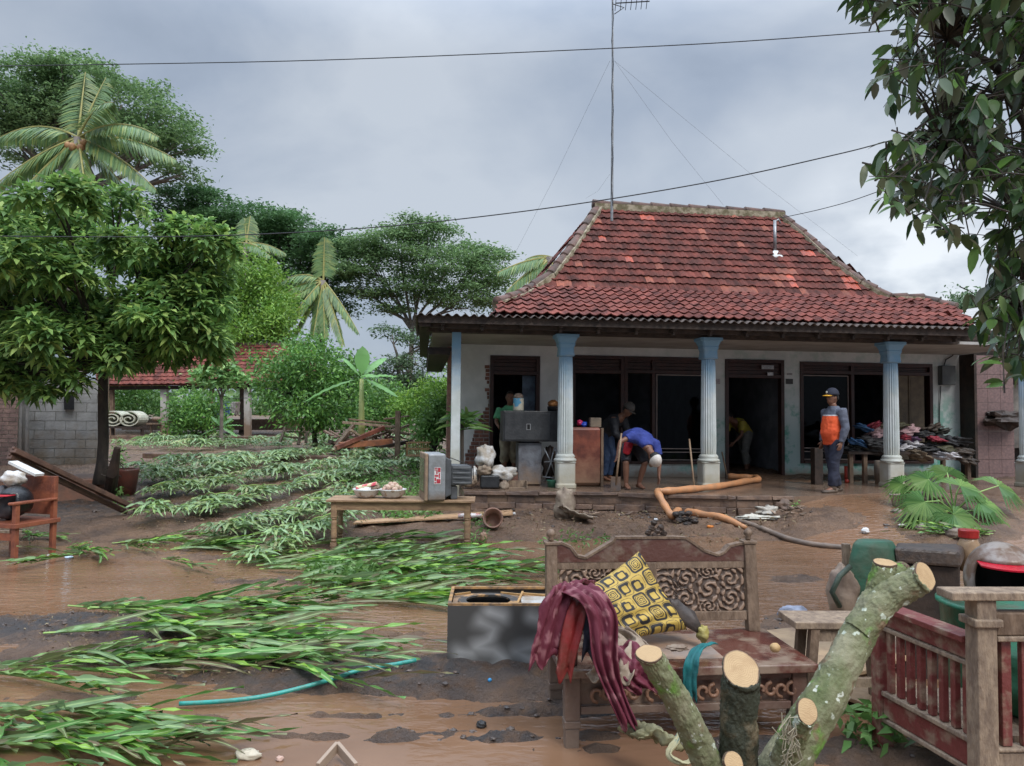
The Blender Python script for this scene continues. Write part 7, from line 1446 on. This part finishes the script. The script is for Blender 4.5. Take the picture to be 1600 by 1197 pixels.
# porch tools
def tool(name, lab, top, bot, head, cat):
    t = empty(name, bot, lab, cat); q = MB(); q.tube([top, top.lerp(bot, .5), bot], [.014, .016, .016], 8); q.build('handle', cmat('handle', (.32, .22, .14), (.2, .13, .08)), t, True); q = MB(); head(q, bot); q.build('blade', cmat('blade', (.11, .10, .10), (.16, .11, .08), metal=.4, rough=.4), t, bevel=.002); return t
spade = lambda q, b: q.box(b+Z*.02, (.16, .02, .22), frameM(10))
fw = lambda x, y, D: W(x, y, D)
tb2 = G(962, 758, PZ+.1); tool('shovel', 'shovel held by the bending man in blue', W(971, 677, tb2.y-.05), tb2, spade, 'shovel')
tb2 = G(1085, 764, PZ+.02); tool('hoe', 'hoe leaning upright before the middle window', W(1077, 686, tb2.y+.25), tb2, lambda q, b: (q.box(b+Vector((0, -.05, .04)), (.10, .12, .03))), 'hoe')
tb2 = G(1133, 748, PZ+.02); tool('crowbar', 'dark iron bar leaning by the jamb of the big door', PH(1128, 706, 1.9), PH(1136, 744, 1.7), lambda q, b: q.box(b, (.03, .03, .05)), 'crowbar')
# orange logs / bamboo
M['orange'] = mat('peeled_wood', (.52, .235, .10), (.40, .20, .10), 6, .5, .2, 20)
def log(pts, r, lab):
    q = MB(); PP = [Vector(p) for p in pts]; q.tube(PP, r, 12, rough=.15); return tag(q.build('peeled_log', M['orange'], None, True), lab, 'log', 'peeled orange logs at the porch')
zl = PZ+.06
def opipe():
    P = [G(1138, 744, zl), G(1160, 745, zl), G(1180, 746, zl), G(1185, 749, zl), G(1165, 752, zl), G(1120, 760, zl), G(1080, 764, zl), G(1045, 767, zl), G(1028, 768, zl-.01), W(1030, 774, 10.95), W(1040, 792, 10.75), W(1051, 806, 10.6), gpt(1062, 812)+Z*.06, gpt(1095, 818)+Z*.05, gpt(1130, 825)+Z*.05, gpt(1165, 834)+Z*.035]
    PP = []
    for i in range(len(P)-1):
        p0, p1, p2, p3 = P[max(i-1, 0)], P[i], P[i+1], P[min(i+2, len(P)-1)]
        for k in range(5): f = k/5; PP.append(.5*((2*p1)+(p2-p0)*f+(2*p0-5*p1+4*p2-p3)*f*f+(3*p1-p0-3*p2+p3)*f**3))
    PP.append(P[-1]); q = MB(); q.tube(PP, [.052+.006*math.sin(i*1.3) for i in range(len(PP)-4)]+[.045, .04, .035, .03], 14, rough=.12); tag(q.build('orange_pipe', M['orange'], None, True), 'long muddy orange pipe running from the porch down over the step into the yard', 'pipe')
opipe()
q = MB(); p = gpt(1072, 828)
for k in range(14): q.ball(p+Vector((random.uniform(-.14, .14), random.uniform(-.1, .1), random.uniform(0, .14))), (.06, .04, .03), 8, 5, RM('X', random.uniform(0, 90)), .5, k)
tag(q.build('root_clump', M['darkwood'], None), 'dark torn root clump standing before the orange pipe', 'roots')
# muddy sack below the step
mc = lump(W(882, 792, 10.75), (.15, .13, .27), 3, .45); tag(mc.build('muddy_sack', M['muddy'], None, True), 'tall muddy sack slumped against the porch step', 'sack')
q = drape([W(875, 790, 10.6), W(888, 800, 10.55), W(902, 806, 10.5), W(925, 810, 10.45)], .34, (.25, -.9, .25), 2, .03, 22, 18, seed=2); tag(q.build('muddy_tarpaulin', M['muddy'], None, True, solid=.01), 'stiff muddy tarpaulin spreading from the slumped sack', 'tarpaulin')
# table with clothes pile
ct = empty('clothes_table', H(HA(1390, .9), .9, PZ), 'long low dark table buried under a heap of clothes', 'table'); zt = HZ(1400, 706, .7)
a0, a1 = HA(1326, .7, 700), HA(1522, .7, 700); q = MB(); hbox(q, a0, a1, .7, 1.5, zt-.05, zt); q.build('top', M['darkwood'], ct)
for (a, b) in ((a0+.05, .75), (a1-.1, .75), (a0+.05, 1.42), (a1-.1, 1.42), (HA(1350, .75, 730), .75)): q = MB(); hbox(q, a, a+.07, b, b+.07, PZ, zt-.052); q.build('leg', M['oldwood'], ct)
random.seed(44); labs = ['dark', 'brown', 'navy', 'grey green', 'pale pink', 'white', 'crimson', 'blue', 'black', 'tan', 'purple', 'olive']
cols = [(.02, .02, .022), (.07, .05, .035), (.02, .025, .05), (.06, .06, .045), (.42, .26, .27), (.60, .58, .60), (.28, .02, .04), (.04, .12, .26), (.012, .012, .013), (.20, .15, .10), (.10, .04, .11), (.07, .065, .03)]
heap = [(1350, 668, 7, .14), (1365, 665, 6, .12), (1340, 692, 7, .15), (1345, 700, 3, .16), (1362, 690, 0, .18), (1362, 702, 8, .17), (1372, 675, 4, .14), (1418, 672, 4, .16), (1412, 685, 6, .10), (1422, 688, 10, .13), (1425, 697, 5, .2), (1405, 700, 5, .18), (1440, 678, 0, .17), (1455, 670, 1, .16), (1462, 686, 6, .12), (1470, 675, 3, .16), (1480, 688, 0, .18), (1495, 692, 8, .18), (1470, 700, 11, .2), (1450, 698, 8, .2), (1500, 705, 1, .18), (1385, 668, 9, .14), (1385, 695, 2, .2), (1400, 665, 11, .16), (1330, 703, 8, .14), (1436, 712, 9, .18), (1475, 712, 5, .2), (1505, 716, 1, .18)]
for k, (px, py, ci, r_) in enumerate(heap):
    dp = .72+random.random()*.35; c = PH(px, py, dp); q = MB(); Rm = RM('X', random.uniform(-30, 30)) @ RM('Y', random.uniform(-20, 20)); sd0 = random.uniform(0, 9)
    q.ball(c, (r_*1.25, r_*.9, r_*.36), 26, 16, MH @ Rm, .9, k+3)
    tag(q.build('heaped_garment', cmat('garm%d' % k, cols[ci], tuple(.55*z+.01 for z in cols[ci]), scale=14, bump=.6, bscale=16), None, True), '%s garment, number %d counted from the left in the clothes heap' % (labs[ci], sorted(range(len(heap)), key=lambda z: (heap[z][0], z)).index(k)+1), 'clothing', 'heap of clothes on the low table')
rb = PH(1324, 755, .9); rb.z = PZ; q = MB(); q.tube([rb, rb+Z*.12, rb+Z*.30], [(.05, .06), (.05, .05), (.055, .055)], 14); q.tube([rb+Vector((.0, 0, .03)), rb+Vector((-.06, -.12, .03))], [.05, .035], 12); tag(q.build('red_boot', cmat('red_rubber', (.45, .05, .03), None, rough=.35), None, True), 'red rubber boot standing behind the man in orange', 'boot')
q = MB(); p = PH(1376, 760, .5); p.z = PZ; q.lathe(p, [(.09, 0), (.11, .3), (.10, .42), (.08, .43)], 20); tag(q.build('grey_jug', M['conc'], None, True), 'grey container under the clothes table by the column', 'container')
q = MB(); p = PH(1276, 757, .5); p.z = PZ; hbox(q, HA(1271, .5, 740), HA(1284, .5, 740), .45, .6, PZ, HZ(1277, 700, .5)); tag(q.build('dark_board', M['darkwood'], None, bevel=.006), 'dark board standing behind the man in orange', 'board')
# ------------------------------------------------------------ antenna and wires
am_ = W(956, 322, 14.3); at = W(957, -8, 14.3); ant = empty('antenna_mast', am_, 'tall thin television antenna mast on the roof ridge', 'antenna')
q = MB(); q.tube([am_-Z*.3, am_.lerp(at, .5)+Vector((.01, 0, 0)), at+Z*.3], [.028, .022, .016], 8); q.build('mast', M['metalgrey'], ant)
q = MB(); q.tube([am_.lerp(at, i/9)+Vector((.035*(-1)**i*.6, -.03, 0)) for i in range(10)], .006, 5); q.build('antenna_cable', M['wire'], ant)
q = MB(); c = W(962, 5, 14.3); q.tube([c, W(1015, 2, 14.3)], .012, 6)
for k in range(7): p = c.lerp(W(1015, 2, 14.3), k/6.5); q.tube([p-Z*.10+Vector((0, .1, 0)), p+Z*.10-Vector((0, .1, 0))], .007, 5)
q.tube([W(957, 6, 14.3), W(975, 12, 14.3), W(960, 22, 14.3)], .01, 5); q.build('antenna_elements', M['wire'], ant)
for (a, b, da, db, lab) in (((953, 95), (800, 405), 14.3, 19, 'thin guy wire running down left of the mast to the trees'), ((953, 272), (915, 310), 14.3, 14.0, 'short guy wire left of the mast foot'), ((960, 95), (1340, 400), 14.3, 22, 'thin guy wire running far down right of the mast'), ((960, 95), (1130, 320), 14.3, 16, 'steeper guy wire right of the mast')):
    q = MB(); p0, p1 = W(a[0], a[1], da), W(b[0], b[1], db); q.tube([p0, p0.lerp(p1, .5)-Z*.1, p1], .0022, 5); tag(q.build('guy_wire', M['guy'], None), lab, 'wire', 'guy wires of the antenna mast')
def wire(pts, r, lab):
    P = [W(*p) for p in pts]; PP = []
    n = len(P)
    for i in range(n-1):
        p0, p1, p2, p3 = P[max(i-1, 0)], P[i], P[i+1], P[min(i+2, n-1)]
        for k in range(8):
            f = k/8; PP.append(.5*((2*p1)+(p2-p0)*f+(2*p0-5*p1+4*p2-p3)*f*f+(3*p1-p0-3*p2+p3)*f**3))
    PP.append(P[-1]); q = MB(); q.tube(PP, r, 6); tag(q.build('overhead_wire', M['wire'], None), lab, 'wire')
wire([(-200, 106, 9.5), (150, 101, 9.5), (500, 94, 9.3), (900, 78, 9), (1200, 62, 8.6), (1600, 30, 8.2), (1900, 0, 8)], .006, 'topmost overhead wire crossing the sky')
wire([(-200, 366, 9.5), (100, 370, 9.5), (350, 368, 9.3), (600, 354, 9.1), (850, 326, 8.9), (1100, 286, 8.6), (1300, 243, 8.3), (1420, 212, 8.2), (1800, 110, 8)], .007, 'sagging overhead wire crossing in front of the ridge')
wire([(1213, 342, 13.2), (1290, 325, 12), (1370, 300, 11), (1600, 210, 9)], .006, 'service wire running from the roof mast into the right tree')

# ------------------------------------------------------------ people
def skinfig(name, label, base_pt, J, skinm, hair=None, beard=False, parts=(), face=None, gloves=()):
    """J: joints in world space. body = one remeshed surface; parts = clothing children"""
    t = empty('person', base_pt, label, 'person'); q = MB()
    sh = (J['shR']-J['shL']).normalized()
    q.tube([J['pelvis']-Z*0, J['pelvis'].lerp(J['chest'], .5), J['chest'], J['neck']], [(.135, .10), (.125, .10), (.155, .105), (.07, .06)], 16, side=sh)
    q.tube([J['neck']-(J['head']-J['neck'])*.3, J['neck'], J['head']], [.062, .055, .055], 12)
    for s in 'LR':
        q.tube([J['chest'].lerp(J['sh'+s], .6), J['sh'+s], J['el'+s].lerp(J['sh'+s], .5), J['el'+s], J['el'+s].lerp(J['wr'+s], .3), J['wr'+s]], [.055, .056, .045, .036, .037, .024], 12)
        q.tube([J['hip'+s]+Z*.02, J['hip'+s].lerp(J['kn'+s], .4), J['kn'+s], J['kn'+s].lerp(J['an'+s], .3), J['an'+s]], [.09, .078, .052, .054, .034], 14)
        an, toe = J['an'+s], J['toe'+s]; d = (toe-an); d.z = 0; d = d.normalized()
        q.tube([an-d*.05-Z*.035, an+d*.02-Z*.02, an+d*.10-Z*.045, an+d*.17-Z*.055], [(.034, .032), (.038, .042), (.042, .028), (.03, .018)], 12, side=d.cross(Z))
        # hand: palm, four fingers, thumb
        w_ = J['wr'+s]; hd = (w_-J['el'+s]).normalized(); hd = J.get('hand'+s, hd).normalized() if 'hand'+s in J else hd; pn = J.get('palm'+s, sh).normalized(); pn = (pn-hd*pn.dot(hd)).normalized(); ac_ = hd.cross(pn).normalized()
        q.tube([w_, w_+hd*.04, w_+hd*.085], [(.024, .018), (.038, .016), (.040, .013)], 12, side=ac_)
        for k, (ln, o_) in enumerate(((.062, -.030), (.074, -.010), (.070, .010), (.055, .029))):
            b0 = w_+hd*.082+ac_*o_; cu = J.get('curl'+s, .35); q.tube([b0, b0+hd*ln*.5+pn*ln*.2*cu*2, b0+hd*ln*(.95-.4*cu)+pn*ln*.9*cu], [.0095, .009, .007], 6)
        b0 = w_+hd*.03-ac_*.034; q.tube([b0, b0+hd*.03-ac_*.022+pn*.01, b0+hd*.058-ac_*.022+pn*.024], [.0115, .010, .008], 6)
    # head with face
    hu, hf = J['hup'].normalized(), J['hfw'].normalized(); hs = hu.cross(hf).normalized(); hf = hs.cross(hu).normalized(); HM = Matrix((hf, hs, hu)).transposed(); c = J['head']+hu*.10
    q.ball(c, (.092, .074, .108), 20, 14, HM); q.ball(c+HM @ Vector((.028, 0, -.055)), (.062, .054, .062), 16, 12, HM)
    q.tube([c+HM @ Vector((.082, 0, .015)), c+HM @ Vector((.103, 0, -.018)), c+HM @ Vector((.088, 0, -.03))], [.011, .016, .012], 8)
    for s_ in (-1, 1): q.ball(c+HM @ Vector((-.004, s_*.075, -.005)), (.018, .009, .030), 10, 8, HM); q.ball(c+HM @ Vector((.072, s_*.03, .028)), (.02, .022, .008), 8, 6, HM)
    q.ball(c+HM @ Vector((.082, 0, -.055)), (.012, .024, .007), 8, 6, HM); q.ball(c+HM @ Vector((.080, 0, -.068)), (.012, .020, .007), 8, 6, HM)
    body = q.build('body', skinm, t, True, remesh=.0085)
    for s_ in (-1, 1): e = MB(); e.ball(c+HM @ Vector((.080, s_*.030, .012)), (.008, .012, .007), 8, 6, HM); e.build('eye', M['hair'], t, True)
    hr = MB(); n_, m_ = 24, 12; vs = []; keep = []
    for j in range(m_+1):
        for i in range(n_):
            a = 2*PI*i/n_; e_ = lerp(-.35, PI/2, j/m_); vs.append(c+HM @ Vector((.100*math.cos(a)*math.cos(e_)-.006, .082*math.sin(a)*math.cos(e_), .115*math.sin(e_)+.004)))
    for j in range(m_):
        for i in range(n_):
            a = (2*PI*(i+.5)/n_+PI) % (2*PI)-PI; e_ = lerp(-.35, PI/2, (j+.5)/m_)
            if abs(a) < 1.2 and e_ < .62: continue
            if abs(abs(a)-1.5) < .3 and e_ < .1: continue
            keep.append((j*n_+i, j*n_+(i+1) % n_, (j+1)*n_+(i+1) % n_, (j+1)*n_+i))
    hr.add(vs, keep); hr.build('hair', M['hair'], t, True, solid=.008)
    return t, HM, c
def cap(t, HM, c, m_, brim=None, blen=.09, back=False):
    q = MB(); n_, m2 = 26, 9; vs = []
    for j in range(m2+1):
        for i in range(n_):
            a = 2*PI*i/n_; e_ = lerp(.12, PI/2, j/m2); vs.append(c+HM @ Vector((.112*math.cos(a)*math.cos(e_)**.8-.004, .094*math.sin(a)*math.cos(e_)**.8, .135*math.sin(e_)+.022)))
    q.add(vs, [(j*n_+i, j*n_+(i+1) % n_, (j+1)*n_+(i+1) % n_, (j+1)*n_+i) for j in range(m2) for i in range(n_)]); q.build('cap', m_, t, True, solid=.006)
    if brim:
        q = MB(); q.grid(lambda i, j: c+HM @ Vector(((.098+blen*j*(1-(2*i-1)**2*.75))*math.cos((i-.5)*1.9)**.5, .088*(2*i-1)*(1-.15*j), .042-.012*j-.012*(2*i-1)**2)), 12, 5); q.build('brim', brim, t, True, solid=.006)
def garment(name, t, m_, tubes, vox=.012, side=None):
    q = MB()
    for pts, rad in tubes: q.tube(pts, rad, 16, side=side)
    o = q.build(name, m_, t, True, remesh=vox); d = o.modifiers.new('d', 'DISPLACE'); d.texture = FOLD; d.texture_coords = 'GLOBAL'; d.strength = .030; d.mid_level = .45; return o
FOLD = bpy.data.textures.new('folds', 'CLOUDS'); FOLD.noise_scale = .11; FOLD.noise_depth = 2
V = Vector
def stand(foot_c, fdir, height=1.62, bend=0):
    """standing skeleton facing fdir"""
    f = V(fdir).normalized(); s = Z.cross(f).normalized(); k = height/1.65; o = V(foot_c); L = lambda x, y, z: o+f*x*k+s*y*k+Z*z*k   # +y = the figure's left
    J = dict(pelvis=L(0, 0, .88), chest=L(.01, 0, 1.22), neck=L(-.01, 0, 1.39), head=L(.015, 0, 1.45), hup=Z+f*.02, hfw=f, shL=L(-.01, .17, 1.33), shR=L(-.01, -.17, 1.33), elL=L(-.02, .21, 1.06), elR=L(-.02, -.21, 1.06), wrL=L(.05, .20, .83), wrR=L(.05, -.20, .83),
             hipL=L(0, .08, .84), hipR=L(0, -.08, .84), knL=L(.02, .09, .46), knR=L(.02, -.09, .46), anL=L(-.02, .10, .08), anR=L(-.02, -.10, .08), toeL=L(.15, .11, .02), toeR=L(.15, -.11, .02)); return J, L, s, f
# --- man in orange
fp = G(1303, 769, PZ-.0); fp = V((fp.x, fp.y, .575))
J, L, s, f = stand(fp, (-1, -.32, 0), 1.62)
J['anR'] = L(-.16, -.10, .09); J['toeR'] = L(.0, -.12, .02); J['knR'] = L(-.04, -.09, .47); J['anL'] = L(.10, .09, .09); J['toeL'] = L(.28, .10, .02); J['knL'] = L(.07, .09, .47); J['elL'] = L(-.03, .24, 1.05); J['wrL'] = L(.05, .23, .82); J['palmL'] = -s
t, HM, c = skinfig('person', 'man in an orange and grey shirt, navy trousers and yellow-peaked cap standing at the right', fp, J, M['skin'])
cap(t, HM, c, cmat('navy_cap', (.018, .02, .035), None, rough=.8), cmat('yellow_brim', (.60, .30, .01), None))
q = MB(); q.ball(c+HM @ V((.107, 0, .085)), (.006, .022, .018), 10, 8, HM); q.build('cap_badge', cmat('badge', (.7, .68, .6), None), t)
def banded():
    m = mat('orange_grey_shirt', (.78, .11, .03), (.68, .09, .028), 4, .75, .5, 9); tt = m.node_tree; p = tt.nodes['Principled BSDF']; old = p.inputs['Base Color'].links[0].from_socket
    g = tt.nodes.new('ShaderNodeNewGeometry'); sp = tt.nodes.new('ShaderNodeSeparateXYZ'); tt.links.new(g.outputs['Position'], sp.inputs[0])
    for (z0, c) in ((fp.z+1.225, (.55, .55, .56, 1)), (fp.z+1.243, (.085, .095, .125, 1))):
        r = tt.nodes.new('ShaderNodeMapRange'); tt.links.new(sp.outputs[2], r.inputs[0]); r.inputs[1].default_value = z0; r.inputs[2].default_value = z0+.004; mx = tt.nodes.new('ShaderNodeMixRGB')
        tt.links.new(r.outputs[0], mx.inputs[0]); tt.links.new(old, mx.inputs[1]); mx.inputs[2].default_value = c; old = mx.outputs[0]
    tt.links.new(old, p.inputs['Base Color']); return m
garment('shirt', t, banded(), [([L(0, 0, .79), L(.01, 0, .86), L(.035, 0, .97), L(.025, 0, 1.10), L(.005, 0, 1.24), L(-.01, 0, 1.34), L(-.01, 0, 1.41)], [(.170, .138), (.170, .145), (.172, .165), (.176, .152), (.182, .135), (.165, .10), (.08, .075)])], .012, s)
garment('sleeve', t, cmat('grey_shirt', (.10, .11, .145), (.075, .082, .11), rough=.8, bump=.5, bscale=9), [([J['chest'].lerp(J['shL'], .75)+Z*.01, J['shL'], J['shL'].lerp(J['elL'], .5), J['elL'], J['elL'].lerp(J['wrL'], .55), J['wrL']], [.07, .086, .072, .064, .056, .046])], .012, s)
garment('sleeve', t, bpy.data.materials['grey_shirt'], [([J['chest'].lerp(J['shR'], .75)+Z*.01, J['shR'], J['shR'].lerp(J['elR'], .5), J['elR'], J['elR'].lerp(J['wrR'], .55), J['wrR']], [.07, .086, .072, .064, .056, .046])], .012, s)
garment('trousers', t, cmat('navy_trousers', (.028, .032, .055), (.018, .02, .035), rough=.8, bump=.6, bscale=8), [([L(0, 0, .78), L(0, 0, .93)], [(.150, .125), (.140, .115)])]+[([J['hip'+k]+Z*.02, J['hip'+k].lerp(J['kn'+k], .5), J['kn'+k], J['kn'+k].lerp(J['an'+k], .6), J['an'+k]+Z*.02], [.110, .10, .080, .078, .068]) for k in 'LR'], .012, s)
for k in 'LR':
    an, toe = J['an'+k], J['toe'+k]; d = (toe-an); d.z = 0; d.normalize(); q = MB(); q.tube([an-d*.07-Z*.055, an-Z*.05, an+d*.1-Z*.06, an+d*.18-Z*.062, an+d*.215-Z*.065], [(.04, .03), (.052, .045), (.055, .035), (.05, .028), (.03, .018)], 14, side=d.cross(Z)); q.tube([an+Z*.06, an-Z*.05], [.052, .05], 12); q.build('shoe', cmat('work_shoe', (.06, .045, .035), (.12, .085, .06)), t, True)
# --- man in blue bending
fp = G(990, 764, PZ); fp.z = PZ
def bent(foot_c, fdir, k=1.):
    f = V(fdir).normalized(); s = Z.cross(f).normalized(); o = V(foot_c); return (lambda x, y, z: o+f*x*k+s*y*k+Z*z*k), s, f
L, s, f = bent(fp, (.28, -1, 0))     # faces the camera, slightly to its left (our right)
J = dict(pelvis=L(-.12, -.02, .80), chest=L(.20, .05, .82), neck=L(.38, .09, .66), head=L(.44, .10, .60), hup=(f*.75-Z*.7+s*.1), hfw=(-Z*.9-f*.3), shL=L(.28, .24, .74), shR=L(.26, -.16, .86),
         elL=L(.36, .28, .50), elR=L(.28, -.36, .78), wrL=L(.42, .24, .24), wrR=L(.30, -.42, .58), hipL=L(-.12, .08, .76), hipR=L(-.12, -.10, .76), knL=L(.08, .16, .42), knR=L(.05, -.16, .42), anL=L(-.02, .10, .08), anR=L(.02, -.14, .08), toeL=L(.15, .12, .02), toeR=L(.18, -.16, .02), handL=-Z, palmL=-s)
t, HM, c = skinfig('person', 'barefoot man in a blue shirt and white cap bending down to the orange pipe', fp, J, M['skin'])
cap(t, HM, c, cmat('white_cap', (.62, .58, .54), (.5, .44, .38)), cmat('tan_brim', (.30, .24, .18), None), .08)
bl = cmat('blue_shirt', (.035, .055, .26), (.025, .04, .19), rough=.8, bump=.6, bscale=8)
garment('shirt', t, bl, [([L(-.20, -.02, .76), L(-.08, -.01, .84), L(.08, .03, .87), L(.24, .06, .83), L(.36, .08, .70)], [(.15, .11), (.165, .13), (.17, .135), (.19, .12), (.08, .07)]), ([J['chest'].lerp(J['shL'], .5), J['shL'], J['shL'].lerp(J['elL'], .75)], [.10, .092, .07]), ([J['chest'].lerp(J['shR'], .5), J['shR'], J['shR'].lerp(J['elR'], .45)], [.10, .092, .065])], .012, s)
garment('undershirt', t, cmat('red_shirt', (.45, .015, .03), None), [([L(.05, -.10, .78), L(.12, -.16, .66), L(.10, -.18, .58)], [.07, .07, .055])], .012)
garment('shorts', t, cmat('dark_shorts', (.02, .02, .03), (.03, .028, .03)), [([L(-.22, 0, .76), L(-.06, 0, .80)], [(.15, .12), (.155, .13)])]+[([J['hip'+k]+Z*.02, J['hip'+k].lerp(J['kn'+k], .5), J['kn'+k]+Z*.02], [.115, .10, .082]) for k in 'LR'], .012, s)
# --- man in green in the doorway
fp = H(HA(796, 1.35, 700), 1.35, PZ); J, L, s, f = stand(fp, (.12, -1, 0), 1.60); J['elR'] = L(.05, -.26, 1.10); J['wrR'] = L(.25, -.24, 1.02); J['elL'] = L(.05, .24, 1.1); J['wrL'] = L(.25, .2, 1.02)
t, HM, c = skinfig('person', 'man in a light green shirt standing in the left doorway behind the black cabinet', fp, J, M['skin'])
garment('shirt', t, cmat('green_shirt', (.13, .42, .22), (.10, .33, .17), rough=.8, bump=.5, bscale=9), [([L(0, 0, .80), L(0, 0, 1.0), L(0, 0, 1.25), L(-.01, 0, 1.35), L(0, 0, 1.405)], [(.165, .13), (.165, .13), (.185, .13), (.17, .095), (.075, .075)])]+[([J['sh'+k], J['sh'+k].lerp(J['el'+k], .8)], [.085, .075]) for k in 'LR'], .012, s)
garment('trousers', t, cmat('khaki_trousers', (.26, .22, .15), (.16, .13, .09)), [([L(0, 0, .78), L(0, 0, .90)], [(.16, .125), (.15, .12)])]+[([J['hip'+k]+Z*.04, J['kn'+k], J['an'+k]+Z*.25], [.11, .085, .075]) for k in 'LR'], .012, s)
# --- person in dark clothes bent inside the porch
fp = H(HA(955, 1.2, 730), 1.25, PZ); L, s, f = bent(fp, (.75, -.6, 0))
J = dict(pelvis=L(-.15, 0, .86), chest=L(.12, 0, 1.10), neck=L(.25, 0, 1.20), head=L(.30, 0, 1.22), hup=(f*.6+Z*.8), hfw=(f*.8-Z*.6), shL=L(.16, .17, 1.14), shR=L(.16, -.17, 1.14), elL=L(.24, .22, .86), elR=L(.24, -.22, .86), wrL=L(.36, .12, .72), wrR=L(.36, -.12, .72),
         hipL=L(-.15, .09, .82), hipR=L(-.15, -.09, .82), knL=L(-.02, .1, .46), knR=L(-.02, -.1, .46), anL=L(-.1, .1, .08), anR=L(-.1, -.1, .08), toeL=L(.06, .1, .02), toeR=L(.06, -.1, .02))
t, HM, c = skinfig('person', 'person in black clothes and dark hat stooping in the dark opening beside the refrigerator', fp, J, M['skin'])
cap(t, HM, c, cmat('dark_hat', (.10, .09, .08), None), cmat('dark_brim', (.09, .08, .07), None), .07)
garment('jacket', t, cmat('black_jacket', (.016, .017, .022), (.028, .03, .036)), [([L(-.24, 0, .78), L(-.06, 0, .98), L(.12, 0, 1.12), L(.22, 0, 1.18)], [(.16, .14), (.175, .15), (.19, .13), (.09, .07)])]+[([J['sh'+k], J['el'+k], J['wr'+k]], [.085, .07, .05]) for k in 'LR'], .012, s)
garment('trousers', t, cmat('blue_jeans', (.03, .06, .13), (.02, .04, .09)), [([J['hip'+k]+Z*.06, J['kn'+k], J['an'+k]+Z*.03], [.12, .085, .07]) for k in 'LR'], .012, s)
# --- person in yellow inside the big doorway
fp = H(HA(1158, 3.2, 730), 3.2, PZ); L, s, f = bent(fp, (-.8, -.6, 0))
J = dict(pelvis=L(-.12, 0, .86), chest=L(.14, 0, 1.06), neck=L(.28, 0, 1.12), head=L(.33, 0, 1.12), hup=(f*.7+Z*.6), hfw=(f*.7-Z*.7), shL=L(.18, .17, 1.10), shR=L(.18, -.17, 1.10), elL=L(.26, .2, .82), elR=L(.26, -.2, .82), wrL=L(.4, .12, .66), wrR=L(.4, -.12, .66),
         hipL=L(-.12, .09, .82), hipR=L(-.12, -.09, .82), knL=L(.04, .12, .46), knR=L(-.20, -.1, .48), anL=L(-.02, .12, .08), anR=L(-.42, -.1, .12), toeL=L(.15, .12, .02), toeR=L(-.28, -.1, .03))
t, HM, c = skinfig('person', 'person in a yellow shirt stooping in the dark of the big doorway', fp, J, M['skin'])
garment('shirt', t, cmat('yellow_shirt', (.50, .42, .06), (.36, .30, .05)), [([L(-.20, 0, .82), L(-.04, 0, .97), L(.14, 0, 1.08), L(.25, 0, 1.11)], [(.15, .12), (.165, .135), (.18, .12), (.08, .07)])]+[([J['sh'+k], J['sh'+k].lerp(J['el'+k], .7)], [.085, .07]) for k in 'LR'], .012, s)
garment('trousers', t, cmat('grey_trousers', (.22, .22, .20), (.13, .13, .12)), [([J['hip'+k]+Z*.05, J['kn'+k], J['an'+k]+Z*.12], [.12, .085, .07]) for k in 'LR'], .012, s)
